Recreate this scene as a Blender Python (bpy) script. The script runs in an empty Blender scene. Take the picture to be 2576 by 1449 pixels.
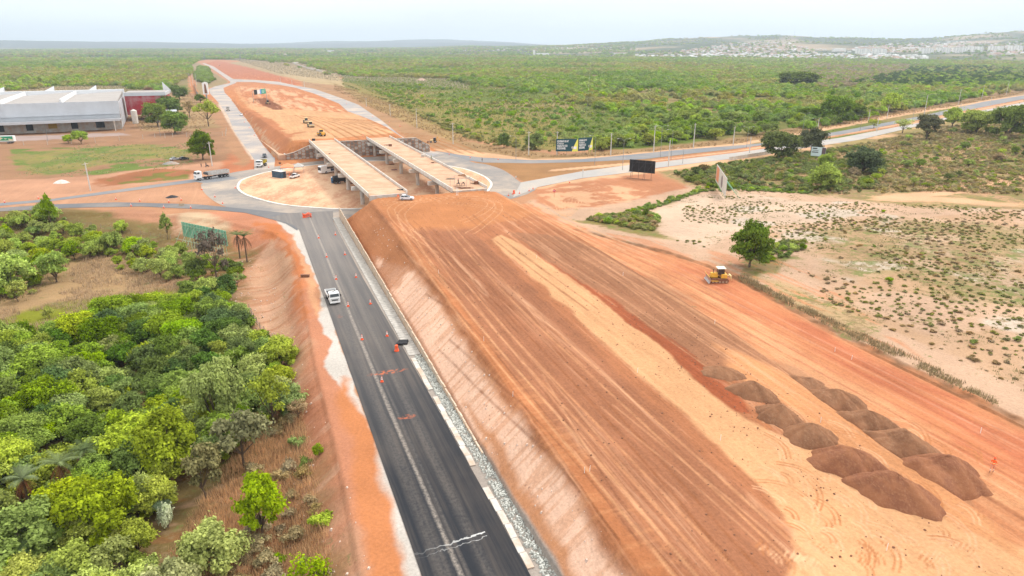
import bpy, math, random
import numpy as np
from mathutils import Vector, Matrix
random.seed(7); rng = np.random.default_rng(11)
SC = bpy.context.scene; COL = SC.collection
# ---------------------------------------------------------------- camera, sky, sun, exposure
F = 1717.0; PIT = math.atan((724.5-115)/F); CH = 50.0
S_, C_ = math.sin(PIT), math.cos(PIT)
cam = bpy.data.cameras.new('camera'); co = bpy.data.objects.new('camera', cam); COL.objects.link(co)
cam.sensor_width = 36; cam.lens = 36*F/2576; cam.clip_start = .5; cam.clip_end = 60000
co.location = (0, 0, CH); co.rotation_euler = (math.pi/2-PIT, 0, 0); SC.camera = co
SUN_EL, SUN_AZ = math.radians(50), math.radians(48)      # azimuth clockwise from +Y
w = bpy.data.worlds.new('World'); SC.world = w; w.use_nodes = True
nt = w.node_tree; nt.nodes.clear(); N = nt.nodes.new; L = nt.links.new
out = N('ShaderNodeOutputWorld'); bg = N('ShaderNodeBackground'); L(bg.outputs[0], out.inputs[0]); bg.inputs[1].default_value = .1
sky = N('ShaderNodeTexSky'); sky.sky_type = 'NISHITA'; sky.sun_disc = False
sky.sun_elevation = SUN_EL; sky.sun_rotation = SUN_AZ; sky.dust_density = 2
tc = N('ShaderNodeTexCoord'); sx = N('ShaderNodeSeparateXYZ'); L(tc.outputs['Generated'], sx.inputs[0])
# stratus deck: brighter towards the zenith as a real overcast is
mx = N('ShaderNodeMath'); mx.operation = 'MAXIMUM'; L(sx.outputs[2], mx.inputs[0]); mx.inputs[1].default_value = 0
rp = N('ShaderNodeValToRGB'); L(mx.outputs[0], rp.inputs[0])
e = rp.color_ramp.elements
e[0].position = 0; e[0].color = (.72, .845, .91, 1); e[1].position = 1; e[1].color = (1, 1, 1, 1)
for p_, c_ in ((.035, (.83, .915, .96, 1)), (.08, (.955, .97, .99, 1)), (.2, (.98, .985, .99, 1))):
    q = e.new(p_); q.color = c_
mp = N('ShaderNodeMapping'); mp.inputs['Scale'].default_value = (1.2, 1.2, 7); L(tc.outputs['Generated'], mp.inputs[0])
nz = N('ShaderNodeTexNoise'); nz.inputs['Scale'].default_value = 2.2; nz.inputs['Detail'].default_value = 5; L(mp.outputs[0], nz.inputs[0])
mr = N('ShaderNodeMapRange'); mr.inputs[1].default_value = .3; mr.inputs[2].default_value = .7; mr.inputs[3].default_value = .90; mr.inputs[4].default_value = 1.06
L(nz.outputs[0], mr.inputs[0])
ma = N('ShaderNodeMath'); ma.operation = 'MULTIPLY_ADD'; L(mx.outputs[0], ma.inputs[0]); ma.inputs[1].default_value = 7.5; ma.inputs[2].default_value = 10.0
mb = N('ShaderNodeMath'); mb.operation = 'MULTIPLY'; L(ma.outputs[0], mb.inputs[0]); L(mr.outputs[0], mb.inputs[1])
vm = N('ShaderNodeVectorMath'); vm.operation = 'SCALE'; L(rp.outputs[0], vm.inputs[0]); L(mb.outputs[0], vm.inputs['Scale'])
mi = N('ShaderNodeMix'); mi.data_type = 'RGBA'; mi.inputs[0].default_value = .975
L(sky.outputs[0], mi.inputs[6]); L(vm.outputs[0], mi.inputs[7]); L(mi.outputs[2], bg.inputs[0])
sl = bpy.data.lights.new('sun', 'SUN'); sl.energy = 2.3; sl.angle = math.radians(12); sl.color = (1, .96, .9)
so = bpy.data.objects.new('sun', sl); COL.objects.link(so)
sd = Vector((math.sin(SUN_AZ)*math.cos(SUN_EL), math.cos(SUN_AZ)*math.cos(SUN_EL), math.sin(SUN_EL)))
so.rotation_euler = sd.to_track_quat('Z', 'Y').to_euler()
SC.view_settings.view_transform = 'Standard'; SC.view_settings.look = 'None'; SC.view_settings.exposure = 0.30
SC.cycles.max_bounces = 5; SC.cycles.transparent_max_bounces = 6; SC.cycles.volume_bounces = 0
# ---------------------------------------------------------------- numbers: frames, noise, polygons
AZ = math.radians(-20.8); UX, UY = math.sin(AZ), math.cos(AZ)          # s: along the new road, t: to its right
def ST(s, t): return (s*UX+t*UY, s*UY-t*UX)
def to_st(x, y): return x*UX+y*UY, x*UY-y*UX
def at(px, py, z=0.):
    px = np.asarray(px, float); py = np.asarray(py, float)
    X = (px-1288)/F; v = (py-724.5)/F; k = (CH-z)/(S_+v*C_)
    return X*k, (C_-v*S_)*k
def pj(x, y, z):
    dz = z-CH; Z = y*C_-dz*S_; Z = np.where(Z < .1, .1, Z)
    return 1288+F*x/Z, 724.5-F*(y*S_+dz*C_)/Z
def smooth(a, b, v):
    q = np.clip((v-a)/(b-a), 0, 1); return q*q*(3-2*q)
def hsh(i, j, sd):
    n = (i.astype(np.int64)*374761393+j.astype(np.int64)*668265263+sd*974711) & 0xffffffff
    n = ((n ^ (n >> 13))*1274126177) & 0xffffffff
    return ((n ^ (n >> 16)) & 0xffff)/65535.
def vn(x, y, sd=0):
    i = np.floor(x); j = np.floor(y); fx = x-i; fy = y-j; fx = fx*fx*(3-2*fx); fy = fy*fy*(3-2*fy)
    i = i.astype(np.int64); j = j.astype(np.int64)
    a = hsh(i, j, sd); b = hsh(i+1, j, sd); c = hsh(i, j+1, sd); d = hsh(i+1, j+1, sd)
    return (a+(b-a)*fx)*(1-fy)+(c+(d-c)*fx)*fy
def fbm(x, y, sd=0, o=3):
    r = 0; a = .5; tot = 0
    for k in range(o):
        r = r+a*vn(x*2**k, y*2**k, sd+k*17); tot += a; a *= .5
    return r/tot
def sdp(X, Y, poly):                      # signed distance, + inside
    P = np.asarray(poly, float); n = len(P); d = np.full(X.shape, 1e18); ins = np.zeros(X.shape, bool)
    for i in range(n):
        a = P[i]; b = P[(i+1) % n]; e0, e1 = b-a; l2 = e0*e0+e1*e1+1e-12
        wx = X-a[0]; wy = Y-a[1]; h = np.clip((wx*e0+wy*e1)/l2, 0, 1)
        d = np.minimum(d, (wx-h*e0)**2+(wy-h*e1)**2)
        c = (a[1] > Y) != (b[1] > Y)
        if abs(e1) > 1e-9: ins ^= c & (X < e0*(Y-a[1])/e1+a[0])
    d = np.sqrt(d); return np.where(ins, d, -d)
def sdl(X, Y, line):                      # distance to a polyline
    P = np.asarray(line, float); d = np.full(X.shape, 1e18)
    for i in range(len(P)-1):
        a = P[i]; b = P[i+1]; e0, e1 = b-a; l2 = e0*e0+e1*e1+1e-12
        wx = X-a[0]; wy = Y-a[1]; h = np.clip((wx*e0+wy*e1)/l2, 0, 1)
        d = np.minimum(d, (wx-h*e0)**2+(wy-h*e1)**2)
    return np.sqrt(d)
def inpoly(X, Y, P):
    ins = np.zeros(np.shape(X), bool); n = len(P)
    for i in range(n):
        a = P[i]; b = P[(i+1) % n]
        if abs(b[1]-a[1]) < 1e-9: continue
        c = (a[1] > Y) != (b[1] > Y); ins ^= c & (X < (b[0]-a[0])*(Y-a[1])/(b[1]-a[1])+a[0])
    return ins
def U(pts, z=0.): return [tuple(float(q) for q in at(p[0], p[1], z)) for p in pts]
def crom(pts, n=6, closed=False):
    P = [np.array(p, float) for p in pts]; m = len(P); o = []
    rg = range(m) if closed else range(m-1)
    for i in rg:
        if closed: a, b, c, d = P[i-1], P[i], P[(i+1) % m], P[(i+2) % m]
        else: a, b, c, d = P[max(i-1, 0)], P[i], P[i+1], P[min(i+2, m-1)]
        for k in range(n):
            u = k/n; o.append(.5*((2*b)+(c-a)*u+(2*a-5*b+4*c-d)*u*u+(3*b-a-3*c+d)*u**3))
    if not closed: o.append(P[-1])
    return [tuple(q) for q in o]
# ---------------------------------------------------------------- the plan of the place (traced on the ground plane)
RING = U([(557,516),(522,493),(508,474),(512,459),(572,437),(643,425),(692,419),(767,408.7),(850,401),(921,395),(990,392),(1050,386),(1101,381),(1154,392),(1188,408),(1221,413),(1260,425),(1287,441),(1311,459),(1352,471),(1300,497),(1150,520),(900,546),(850,556),(745,556),(690,545),(617,533)])
ISLE = U([(766.6,521.8),(698.5,513.9),(645.6,500.7),(612.5,488.8),(596.7,475.5),(598,462.3),(609.9,451.7),(645.6,439.8),(678.7,431.9),(766.6,418),(850,410),(921,405.6),(990,405),(1060,408),(1137,418.8),(1174.4,426.1),(1207.5,438),(1228.6,449.9),(1239.2,463.2),(1233.9,475),(1222,484),(1150,502),(1000,520),(870,527)])
L_up = [(-400,560),(0,523),(141,514),(296,509),(494,514),(600,524),(760,540)]
L_lo = [(748,580),(720,563),(688,553),(617,535.4),(529,527.6),(353,519.5),(176,523),(0,532),(-400,570)]
LOWROAD = U(L_up+L_lo)
TIPROAD = U([(-400,535),(0,511),(134,500),(247,484),(494,450),(560,437),(600,450),(515,461),(494,457.8),(247,491),(134,505.4),(0,518),(-400,548)])
FARLEFT = U([(639,400),(615,366),(590,331),(573,290),(553,262),(529,236),(525,224),(542,217),(579,209),(579,205),(555.6,188),(525,167),(508,160),(513,158.5),(537,167),(561,183),(587,199),(640,201),(700,205.5),(748,216),(791,223.5),(853,245),(902,263.6),(961,303.7),(1007,340.8),(1059.6,371.6),(1104,386),(1080,398),(1040,372),(988.6,343.8),(945.4,325.3),(883.6,288.3),(852.8,260.5),(791,235.8),(741.7,220.4),(700,213),(640,206.5),(596,206),(592.6,209),(562,221),(565,233),(600.5,267.6),(621,294),(648,325),(672,355),(690,384),(692,400),(690,424),(640,428)])
HWUP = U([(1092,379),(1154,389),(1214,396.6),(1338,402.8),(1462,400.3),(1586,389.2),(1710,376.8),(1853,366),(1921,360),(2099.7,332.4),(2315.8,292.3),(2470,256.8),(2576,239.8),(2900,190),(2900,196),(2576,249),(2315.8,300),(2115,338.6),(1853,374),(1734.7,386.7),(1620.6,400.3),(1462,407.8),(1338,411),(1214,409),(1180,404)])
HWLO = U([(1311,459),(1462,431.3),(1581,415.2),(1648,409),(1853,384),(2115,346.3),(2310,309),(2576,256.8),(2900,200),(2900,207),(2576,263),(2408,294),(2161.4,352),(1853,398),(1650.4,422.7),(1586,433.8),(1462,448.7),(1352.8,471),(1290,497)])
MAINR = [ST(-40,10.8),ST(60,11.0),ST(130,10.9),ST(204,10.5),ST(216,7.5),ST(222,12),ST(222,22),ST(205.5,20.8),ST(150,20.6),ST(92,21.1),ST(60,21.2),ST(-40,20.9)]
ROADS = [RING, LOWROAD, TIPROAD, FARLEFT, HWUP, HWLO, MAINR]
VALLEY = U([(960,1900),(905,1449),(870,1250),(825,1050),(795,930),(772,800),(752,690),(725,612),(680,582),(560,556),(400,540),(200,535),(0,545),(-500,580),(-1500,700),(-3000,2500)])
# earthworks: near fill and far fill
NEARTOP = [ST(-60,28.2),ST(50,28.4),ST(110,30.4),ST(200,31.6),ST(203,34),ST(203,66),ST(199,70.5),ST(140,71.5),ST(85,70.8),ST(50,66),ST(-60,60)]
FARTOP = [ST(336.5,25),ST(345,19.5),ST(400,15),ST(500,8),ST(620,-2),ST(760,-12),ST(800,10),ST(780,50),ST(600,70),ST(470,74),ST(400,74),ST(339.5,71),ST(338,68)]
def topz(s): return 5.0+1.9*smooth(20, 190, s)
def hf(X, Y, detail=True):
    X = np.asarray(X, float); Y = np.asarray(Y, float); s, t = to_st(X, Y); r = np.hypot(X, Y)
    z = np.zeros(X.shape)-.03
    # gentle natural relief away from the works
    nat = smooth(350, 900, r); z = z+nat*(fbm(X/260, Y/260, 3)-.5)*7*smooth(110, 170, np.abs(t-45))
    z = z-7*smooth(900, 2200, r)*smooth(.1, .5, np.arctan2(X, Y))
    # far hills
    a = np.degrees(np.arctan2(X, Y))
    prof = np.interp(a, [-50,-25,-8,-3,4,9,13,18,22,26,30,34,37,45], [14,20,24,44,50,72,92,112,126,118,124,150,178,200])
    hn = fbm(X/900, Y/900, 5, 4); z = z+smooth(3000, 6500, r)*prof*(.55+.95*(hn-.15))*smooth(-60, -50, a)
    z = z+smooth(9000, 12500, r)*smooth(6, -8, a)*280*(fbm(X/5200+3, Y/5200, 9)-.12)
    # field and haul road on the right rise towards the camera
    base = 4.2*smooth(212, 112, s)*smooth(56, 70, t)
    base = base+smooth(95, 135, t)*(1-smooth(205, 260, s))*.8*(fbm(X/25, Y/25, 21)-.2)
    z = z+base
    # the valley with the thicket on the left
    near = (r < 520) & (t < 16)
    if near.any():
        xn = X[near]; yn = Y[near]; d = sdp(xn, yn, VALLEY); sn = s[near]
        wdt = 8+16*smooth(190, 240, sn)
        z[near] += -4.8*smooth(-.3, 1, d/wdt)*smooth(-.5,.5,d)+ .9*(fbm(xn/14, yn/14, 31)-.5)*smooth(6, 16, d)
    m = (s < 232) & (t > 15) & (t < 95) & (s > -80)
    if m.any():
        xm = X[m]; ym = Y[m]; sm = s[m]; tm = t[m]; d = sdp(xm, ym, NEARTOP)
        H = topz(sm)
        wall = np.interp(sm, [72,85,107,155,205], [0.1,.5,1.1,1.8,2.6])
        left = tm < 36
        sl = np.where(left, np.interp(sm, [40, 120, 200], [1.12, 1.1, 1.05]), 1.45)
        sl = np.where(sm > 202, 1.35, sl)
        ram = H+np.minimum(d, 0)/sl
        ram = np.where((tm < 23.6) & (sm < 211), -9, ram)
        # fill sits over whatever lies below
        bands = 0
        tl = 48.2-.02*(110-sm); inn = d > .3
        bands = np.where(inn, .16*smooth(.0, .8, tl-tm)+.16*smooth(0, .8, tm-(tl+4+ .8*np.sin(sm/9)+6*smooth(95, 45, sm)))*smooth(40,60,sm), 0)
        ram = ram+bands
        zz = np.maximum(z[m], ram)
        edge = smooth(-1.4, -.2, d)*smooth(1.2, 0, d)*(tm < 36); zz = zz+.28*edge*fbm(xm/3, ym/3, 5)*(sm < 202)
        z[m] = zz
    m = (s > 325) & (s < 860) & (t > -40) & (t < 100)
    if m.any():
        xm = X[m]; ym = Y[m]; sm = s[m]; d = sdp(xm, ym, FARTOP)
        H = np.interp(sm, [340, 420, 560, 700, 800], [7.3, 6.2, 3.2, 1.0, .2])
        ram = H+np.minimum(d, 0)/1.4
        ram = np.where(sm < 338.2, -9, ram)
        z[m] = np.maximum(z[m], ram)
    if detail:
        # ruts and rough ground
        k = (r < 260) & (t > 30) & (t < 92)
        if k.any():
            sk = s[k]; tk = t[k]
            z[k] += (.10*(vn(tk*1.4, sk*.03, 41)-.5)+.05*(vn(tk*3.7, sk*.08, 42)-.5))*smooth(30, 33, tk)
        k = (r < 340) & (t > 88) & (s < 225)
        if k.any(): z[k] += .25*(fbm(X[k]/3, Y[k]/3, 51)-.5)+.5*np.maximum(0, 1-np.abs(sdl(X[k], Y[k], BANK)-.8)/1.2)*fbm(X[k]/2, Y[k]/2, 8)
        k = (r < 260) & (t < 8)
        if k.any(): z[k] += (.4*(fbm(s[k]/1.4, t[k]/4, 61)-.5)+.6*(fbm(s[k]/4, t[k]/6, 62)-.5))*smooth(8, 3, t[k])
    return z
BANK = U([(1450,556),(1700,640),(1850,700),(1985,775),(2100,835),(2300,935),(2500,1030),(2700,1130)], 4.2)
def G(px, py, lift=0.):
    """the point of the ground seen at a place of the photograph"""
    v = (py-724.5)/F; zs = np.linspace(9, -7.5, 700)
    if S_+v*C_ < .03:
        k = np.geomspace(300, 14000, 3000); X = (px-1288)/F*k; Y = (C_-v*S_)*k; Z = CH-(S_+v*C_)*k
    else:
        X, Y = at(px, py, zs); Z = zs
    h = hf(X, Y); i = np.argmax(Z <= h) if (Z <= h).any() else len(Z)-1
    return Vector((float(X[i]), float(Y[i]), float(h[i])+lift))
# ---------------------------------------------------------------- materials
def new_mat(name):
    m = bpy.data.materials.new(name); m.use_nodes = True; nt = m.node_tree
    return m, nt, nt.nodes['Principled BSDF'], nt.nodes.new, nt.links.new
MATS = {}
def mat(name, col, rough=.7, metal=0., var=.12, scale=3., spec=.3, bump=0., dirt=None):
    """plain painted / concrete / cloth surface with noise in tone, optional dust"""
    if name in MATS: return MATS[name]
    m, nt, b, N, L = new_mat(name)
    tc = N('ShaderNodeTexCoord'); nz = N('ShaderNodeTexNoise'); nz.inputs['Scale'].default_value = scale; nz.inputs['Detail'].default_value = 5
    L(tc.outputs['Object'], nz.inputs[0])
    r = N('ShaderNodeMapRange'); r.inputs[1].default_value = .3; r.inputs[2].default_value = .7; r.inputs[3].default_value = 1-var; r.inputs[4].default_value = 1+var
    L(nz.outputs[0], r.inputs[0])
    v = N('ShaderNodeVectorMath'); v.operation = 'SCALE'; v.inputs[0].default_value = col; L(r.outputs[0], v.inputs['Scale'])
    last = v.outputs[0]
    if dirt:
        n2 = N('ShaderNodeTexNoise'); n2.inputs['Scale'].default_value = scale*.6; n2.inputs['Detail'].default_value = 6; n2.inputs['Roughness'].default_value = .65; L(tc.outputs['Object'], n2.inputs[0])
        r2 = N('ShaderNodeMapRange'); r2.inputs[1].default_value = .45; r2.inputs[2].default_value = .62; r2.inputs[4].default_value = dirt[1]; L(n2.outputs[0], r2.inputs[0])
        mi = N('ShaderNodeMix'); mi.data_type = 'RGBA'; L(r2.outputs[0], mi.inputs[0]); L(last, mi.inputs[6]); mi.inputs[7].default_value = (*dirt[0], 1); last = mi.outputs[2]
    L(last, b.inputs['Base Color']); b.inputs['Roughness'].default_value = rough; b.inputs['Metallic'].default_value = metal
    b.inputs['Specular IOR Level'].default_value = spec
    if bump:
        bp = N('ShaderNodeBump'); bp.inputs['Strength'].default_value = bump; bp.inputs['Distance'].default_value = .05; L(nz.outputs[0], bp.inputs['Height']); L(bp.outputs[0], b.inputs['Normal'])
    MATS[name] = m; return m
def st_coords(N, L, sc):
    g = N('ShaderNodeNewGeometry'); mp = N('ShaderNodeMapping'); mp.inputs['Rotation'].default_value = (0, 0, AZ)   # x -> t, y -> s
    L(g.outputs['Position'], mp.inputs[0]); m2 = N('ShaderNodeMapping'); m2.inputs['Scale'].default_value = sc; L(mp.outputs[0], m2.inputs[0]); return m2.outputs[0], mp.outputs[0]
def math_(N, L, op, a, b=None, c=None, clamp=False):
    n = N('ShaderNodeMath'); n.operation = op; n.use_clamp = clamp
    for i, q in enumerate((a, b, c)):
        if q is None: continue
        if isinstance(q, (int, float)): n.inputs[i].default_value = q
        else: L(q, n.inputs[i])
    return n.outputs[0]
def noise(N, L, vec, scale, detail=4, rough=.55, dist=0.):
    n = N('ShaderNodeTexNoise'); n.inputs['Scale'].default_value = scale; n.inputs['Detail'].default_value = detail; n.inputs['Roughness'].default_value = rough; n.inputs['Distortion'].default_value = dist
    if vec is not None: L(vec, n.inputs[0])
    return n.outputs[0]
def mrange(N, L, v, a, b, c=0., d=1.):
    n = N('ShaderNodeMapRange'); L(v, n.inputs[0])
    for i, q in enumerate((a, b, c, d)): n.inputs[i+1].default_value = q
    return n.outputs[0]
def mixc(N, L, f, a, b):
    n = N('ShaderNodeMix'); n.data_type = 'RGBA'
    if isinstance(f, (int, float)): n.inputs[0].default_value = f
    else: L(f, n.inputs[0])
    for i, q in ((6, a), (7, b)):
        if isinstance(q, tuple): n.inputs[i].default_value = (*q[:3], 1)
        else: L(q, n.inputs[i])
    return n.outputs[2]
def ground_mat():
    m, nt, b, N, L = new_mat('bare_earth')
    ca = N('ShaderNodeAttribute'); ca.attribute_name = 'Col'; ma = N('ShaderNodeAttribute'); ma.attribute_name = 'Msk'
    sp = N('ShaderNodeSeparateColor'); L(ma.outputs['Color'], sp.inputs[0])
    streak, st = st_coords(N, L, (.42, .022, .3)); streak2, _ = st_coords(N, L, (1.9, .10, .3))
    pos = N('ShaderNodeNewGeometry').outputs['Position']
    n1 = noise(N, L, streak, 1., 6, .65, .7); n2 = noise(N, L, streak2, 1., 5, .65, .5)
    ns = math_(N, L, 'ADD', n1, n2); sv = mrange(N, L, ns, .75, 1.25, -.20, .20)
    sv = math_(N, L, 'MULTIPLY', sv, sp.outputs[0])
    big = mrange(N, L, noise(N, L, pos, .06, 5, .6), .3, .7, -.16, .16)
    fine = mrange(N, L, noise(N, L, pos, 2.6, 6, .7), .3, .7, -.17, .17)
    tot = math_(N, L, 'ADD', math_(N, L, 'ADD', math_(N, L, 'ADD', big, fine), sv), 1.)
    v = N('ShaderNodeVectorMath'); v.operation = 'SCALE'; L(ca.outputs['Color'], v.inputs[0]); L(tot, v.inputs['Scale'])
    # scrape marks and clods, crisp and small
    scr, _ = st_coords(N, L, (1.6, .5, .6)); sn = noise(N, L, scr, 1.3, 7, .78, 1.6); crisp = math_(N, L, 'ADD', mrange(N, L, sn, .40, .47, -.16, 0), mrange(N, L, sn, .55, .63, 0, .12))
    crisp = math_(N, L, 'MULTIPLY', crisp, mrange(N, L, noise(N, L, pos, .16, 3, .5), .36, .6, .35, 1.15))
    tot = math_(N, L, 'ADD', tot, math_(N, L, 'MULTIPLY', crisp, math_(N, L, 'MAXIMUM', sp.outputs[0], math_(N, L, 'MULTIPLY', sp.outputs[2], .9))))
    v = N('ShaderNodeVectorMath'); v.operation = 'SCALE'; L(ca.outputs['Color'], v.inputs[0]); L(tot, v.inputs['Scale'])
    # streaks of another soil: pale dust on the high spots, darker clods
    pale = mixc(N, L, math_(N, L, 'MULTIPLY', mrange(N, L, n1, .56, .72, 0, .75), sp.outputs[0]), v.outputs[0], (.55, .32, .19))
    # clods / stones
    vo = N('ShaderNodeTexVoronoi'); vo.inputs['Scale'].default_value = .9; vo.inputs['Randomness'].default_value = 1; L(pos, vo.inputs[0])
    cl = math_(N, L, 'MULTIPLY', mrange(N, L, vo.outputs['Distance'], .18, .10), mrange(N, L, noise(N, L, pos, .12, 3), .48, .6))
    cl = math_(N, L, 'MULTIPLY', cl, sp.outputs[2])
    d1 = mixc(N, L, math_(N, L, 'MULTIPLY', cl, .75), pale, (.16, .07, .04))
    # dry tufts and low green in patches (G)
    tn = noise(N, L, pos, .6, 9, .8); tb = noise(N, L, pos, .11, 4, .6)
    tf = math_(N, L, 'ADD', tn, math_(N, L, 'MULTIPLY', tb, .38)); th = math_(N, L, 'MULTIPLY_ADD', sp.outputs[1], -.20, .875)
    tf = math_(N, L, 'SUBTRACT', tf, th); tf = mrange(N, L, tf, 0., .035)
    tcx = mixc(N, L, mrange(N, L, noise(N, L, pos, .35, 3), .45, .6), (.22, .15, .075), (.13, .15, .04))
    tf = math_(N, L, 'MULTIPLY', tf, mrange(N, L, sp.outputs[1], .02, .12))
    c = mixc(N, L, math_(N, L, 'MULTIPLY', tf, .85), d1, tcx)
    L(c, b.inputs['Base Color']); b.inputs['Roughness'].default_value = .95; b.inputs['Specular IOR Level'].default_value = .08
    bp = N('ShaderNodeBump'); bp.inputs['Strength'].default_value = .55; bp.inputs['Distance'].default_value = .25
    hh = math_(N, L, 'ADD', math_(N, L, 'MULTIPLY', noise(N, L, pos, 1.7, 6, .65), .8), math_(N, L, 'MULTIPLY', ns, math_(N, L, 'MULTIPLY', sp.outputs[0], .7)))
    L(hh, bp.inputs['Height']); L(bp.outputs[0], b.inputs['Normal'])
    return m
def asphalt_mat(name, near, far, dust, tracks=0., s0=90, s1=200, sc=(.5, .5, .3)):
    """worn asphalt: near/far tones along the road, dust in patches, pale wheel tracks"""
    m, nt, b, N, L = new_mat(name)
    streak, st = st_coords(N, L, (1.3, .03, .3) if tracks else sc); pos = N('ShaderNodeNewGeometry').outputs['Position']
    sp = N('ShaderNodeSeparateXYZ'); L(st, sp.inputs[0])
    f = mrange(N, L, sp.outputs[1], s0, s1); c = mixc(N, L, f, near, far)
    n1 = noise(N, L, streak, 1., 5, .6); fine = noise(N, L, pos, 6., 4, .7); big = noise(N, L, pos, .05, 5, .6)
    tone = math_(N, L, 'ADD', mrange(N, L, n1, .3, .7, .94 if tracks else .98, 1.07 if tracks else 1.02), mrange(N, L, fine, .3, .7, -.1, .1))
    v = N('ShaderNodeVectorMath'); v.operation = 'SCALE'; L(c, v.inputs[0]); L(tone, v.inputs['Scale']); c = v.outputs[0]
    df = math_(N, L, 'MULTIPLY', mrange(N, L, math_(N, L, 'ADD', math_(N, L, 'MULTIPLY', big, .4 if tracks else .85), math_(N, L, 'MULTIPLY', n1, .6 if tracks else .15)), .44, .64), dust[1]); c = mixc(N, L, df, c, dust[0])
    if tracks:
        for t0, wd, am in ((14.6, .22, .55), (13.2, .7, .10), (17.3, .5, .10), (15.4, .18, .12)):
            wob = math_(N, L, 'MULTIPLY_ADD', noise(N, L, streak, .5, 2), .9, -.45)
            dd = math_(N, L, 'ABSOLUTE', math_(N, L, 'SUBTRACT', math_(N, L, 'ADD', sp.outputs[0], wob), t0))
            k = math_(N, L, 'MULTIPLY', mrange(N, L, dd, wd*1.9, wd*.3), mrange(N, L, noise(N, L, pos, 2.2, 5, .7), .38, .6, .25, 1))
            c = mixc(N, L, math_(N, L, 'MULTIPLY', k, am*tracks), c, (.42, .36, .30))
        # red dust patches where the drains were dug
        for s1_, t1_, rs, rt, am in ((100.5, 16.6, .8, 3.0, .9), (85.5, 16.4, .7, 1.2, .9), (128, 12.5, 1, .6, .3)):
            a = math_(N, L, 'POWER', math_(N, L, 'DIVIDE', math_(N, L, 'SUBTRACT', sp.outputs[1], s1_), rs), 2.)
            q = math_(N, L, 'POWER', math_(N, L, 'DIVIDE', math_(N, L, 'SUBTRACT', sp.outputs[0], t1_), rt), 2.)
            k = mrange(N, L, math_(N, L, 'ADD', a, q), 1.4, .1); k = math_(N, L, 'MULTIPLY', k, mrange(N, L, noise(N, L, pos, 1.6, 4), .45, .6))
            c = mixc(N, L, math_(N, L, 'MULTIPLY', k, am), c, (.45, .12, .05))
        # two thin pale trickles across the road near the bottom of the picture
        wob = math_(N, L, 'MULTIPLY', noise(N, L, pos, .9, 3), 1.4)
        for s1_, w_, k0 in ((58.2, .07, .9), (57.4, .035, .6)):
            dd = math_(N, L, 'ABSOLUTE', math_(N, L, 'SUBTRACT', math_(N, L, 'SUBTRACT', sp.outputs[1], math_(N, L, 'MULTIPLY', sp.outputs[0], .08)), math_(N, L, 'ADD', wob, s1_-.9-1.3)))
            k = math_(N, L, 'MULTIPLY', mrange(N, L, dd, w_*2, w_*.6), mrange(N, L, sp.outputs[0], 12, 18.4, .1, 1)); k = math_(N, L, 'MULTIPLY', k, math_(N, L, 'LESS_THAN', sp.outputs[0], 19.))
            c = mixc(N, L, math_(N, L, 'MULTIPLY', k, k0), c, (.6, .6, .58))
    L(c, b.inputs['Base Color']); b.inputs['Roughness'].default_value = .8; b.inputs['Specular IOR Level'].default_value = .16
    bp = N('ShaderNodeBump'); bp.inputs['Strength'].default_value = .2; bp.inputs['Distance'].default_value = .02; L(fine, bp.inputs['Height']); L(bp.outputs[0], b.inputs['Normal'])
    return m
def leaf_mat():
    m, nt, b, N, L = new_mat('foliage'); oi = N('ShaderNodeObjectInfo'); at_ = N('ShaderNodeAttribute'); at_.attribute_name = 'lv'
    hs = N('ShaderNodeHueSaturation'); L(oi.outputs['Color'], hs.inputs['Color'])
    L(mrange(N, L, oi.outputs['Random'], 0, 1, .482, .502), hs.inputs['Hue'])
    L(mrange(N, L, math_(N, L, 'FRACT', math_(N, L, 'MULTIPLY', oi.outputs['Random'], 7.31)), 0, 1, .78, 1.12), hs.inputs['Saturation'])
    v = math_(N, L, 'MULTIPLY', mrange(N, L, at_.outputs['Fac'], 0, 1, .62, 1.75), mrange(N, L, math_(N, L, 'FRACT', math_(N, L, 'MULTIPLY', oi.outputs['Random'], 13.7)), 0, 1, .82, 1.2))
    L(v, hs.inputs['Value'])
    L(hs.outputs[0], b.inputs['Base Color']); b.inputs['Roughness'].default_value = .85; b.inputs['Specular IOR Level'].default_value = .04
    tr = N('ShaderNodeBsdfTranslucent'); L(hs.outputs[0], tr.inputs[0]); ms = N('ShaderNodeMixShader'); ms.inputs[0].default_value = .3
    L(b.outputs[0], ms.inputs[1]); L(tr.outputs[0], ms.inputs[2]); L(ms.outputs[0], nt.nodes['Material Output'].inputs[0])
    MATS['foliage'] = m; return m
# ---------------------------------------------------------------- scene-object helpers
def tag(o, label=None, cat=None, group=None, kind=None):
    if label: o['label'] = label
    if cat: o['category'] = cat
    if group: o['group'] = group
    if kind: o['kind'] = kind
    return o
def npmesh(name, V, Fc, m=None, smooth_=False, parent=None, attrs=None):
    """V (n,3), Fc (m,3|4) as one mesh object"""
    V = np.asarray(V, np.float32); Fc = np.asarray(Fc, np.int32); k = Fc.shape[1]
    me = bpy.data.meshes.new(name); me.vertices.add(len(V)); me.vertices.foreach_set('co', V.ravel())
    me.loops.add(Fc.size); me.loops.foreach_set('vertex_index', Fc.ravel()); me.polygons.add(len(Fc))
    me.polygons.foreach_set('loop_start', np.arange(0, Fc.size, k, dtype=np.int32)); me.polygons.foreach_set('loop_total', np.full(len(Fc), k, np.int32))
    if smooth_: me.polygons.foreach_set('use_smooth', np.ones(len(Fc), bool))
    me.update(calc_edges=True)
    for an, (ty, arr) in (attrs or {}).items():
        a = me.attributes.new(an, ty, 'POINT')
        a.data.foreach_set('color' if 'COLOR' in ty else 'value', np.asarray(arr, np.float32).ravel())
    if m: me.materials.append(m)
    o = bpy.data.objects.new(name, me); COL.objects.link(o)
    if parent: o.parent = parent
    return o
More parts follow.
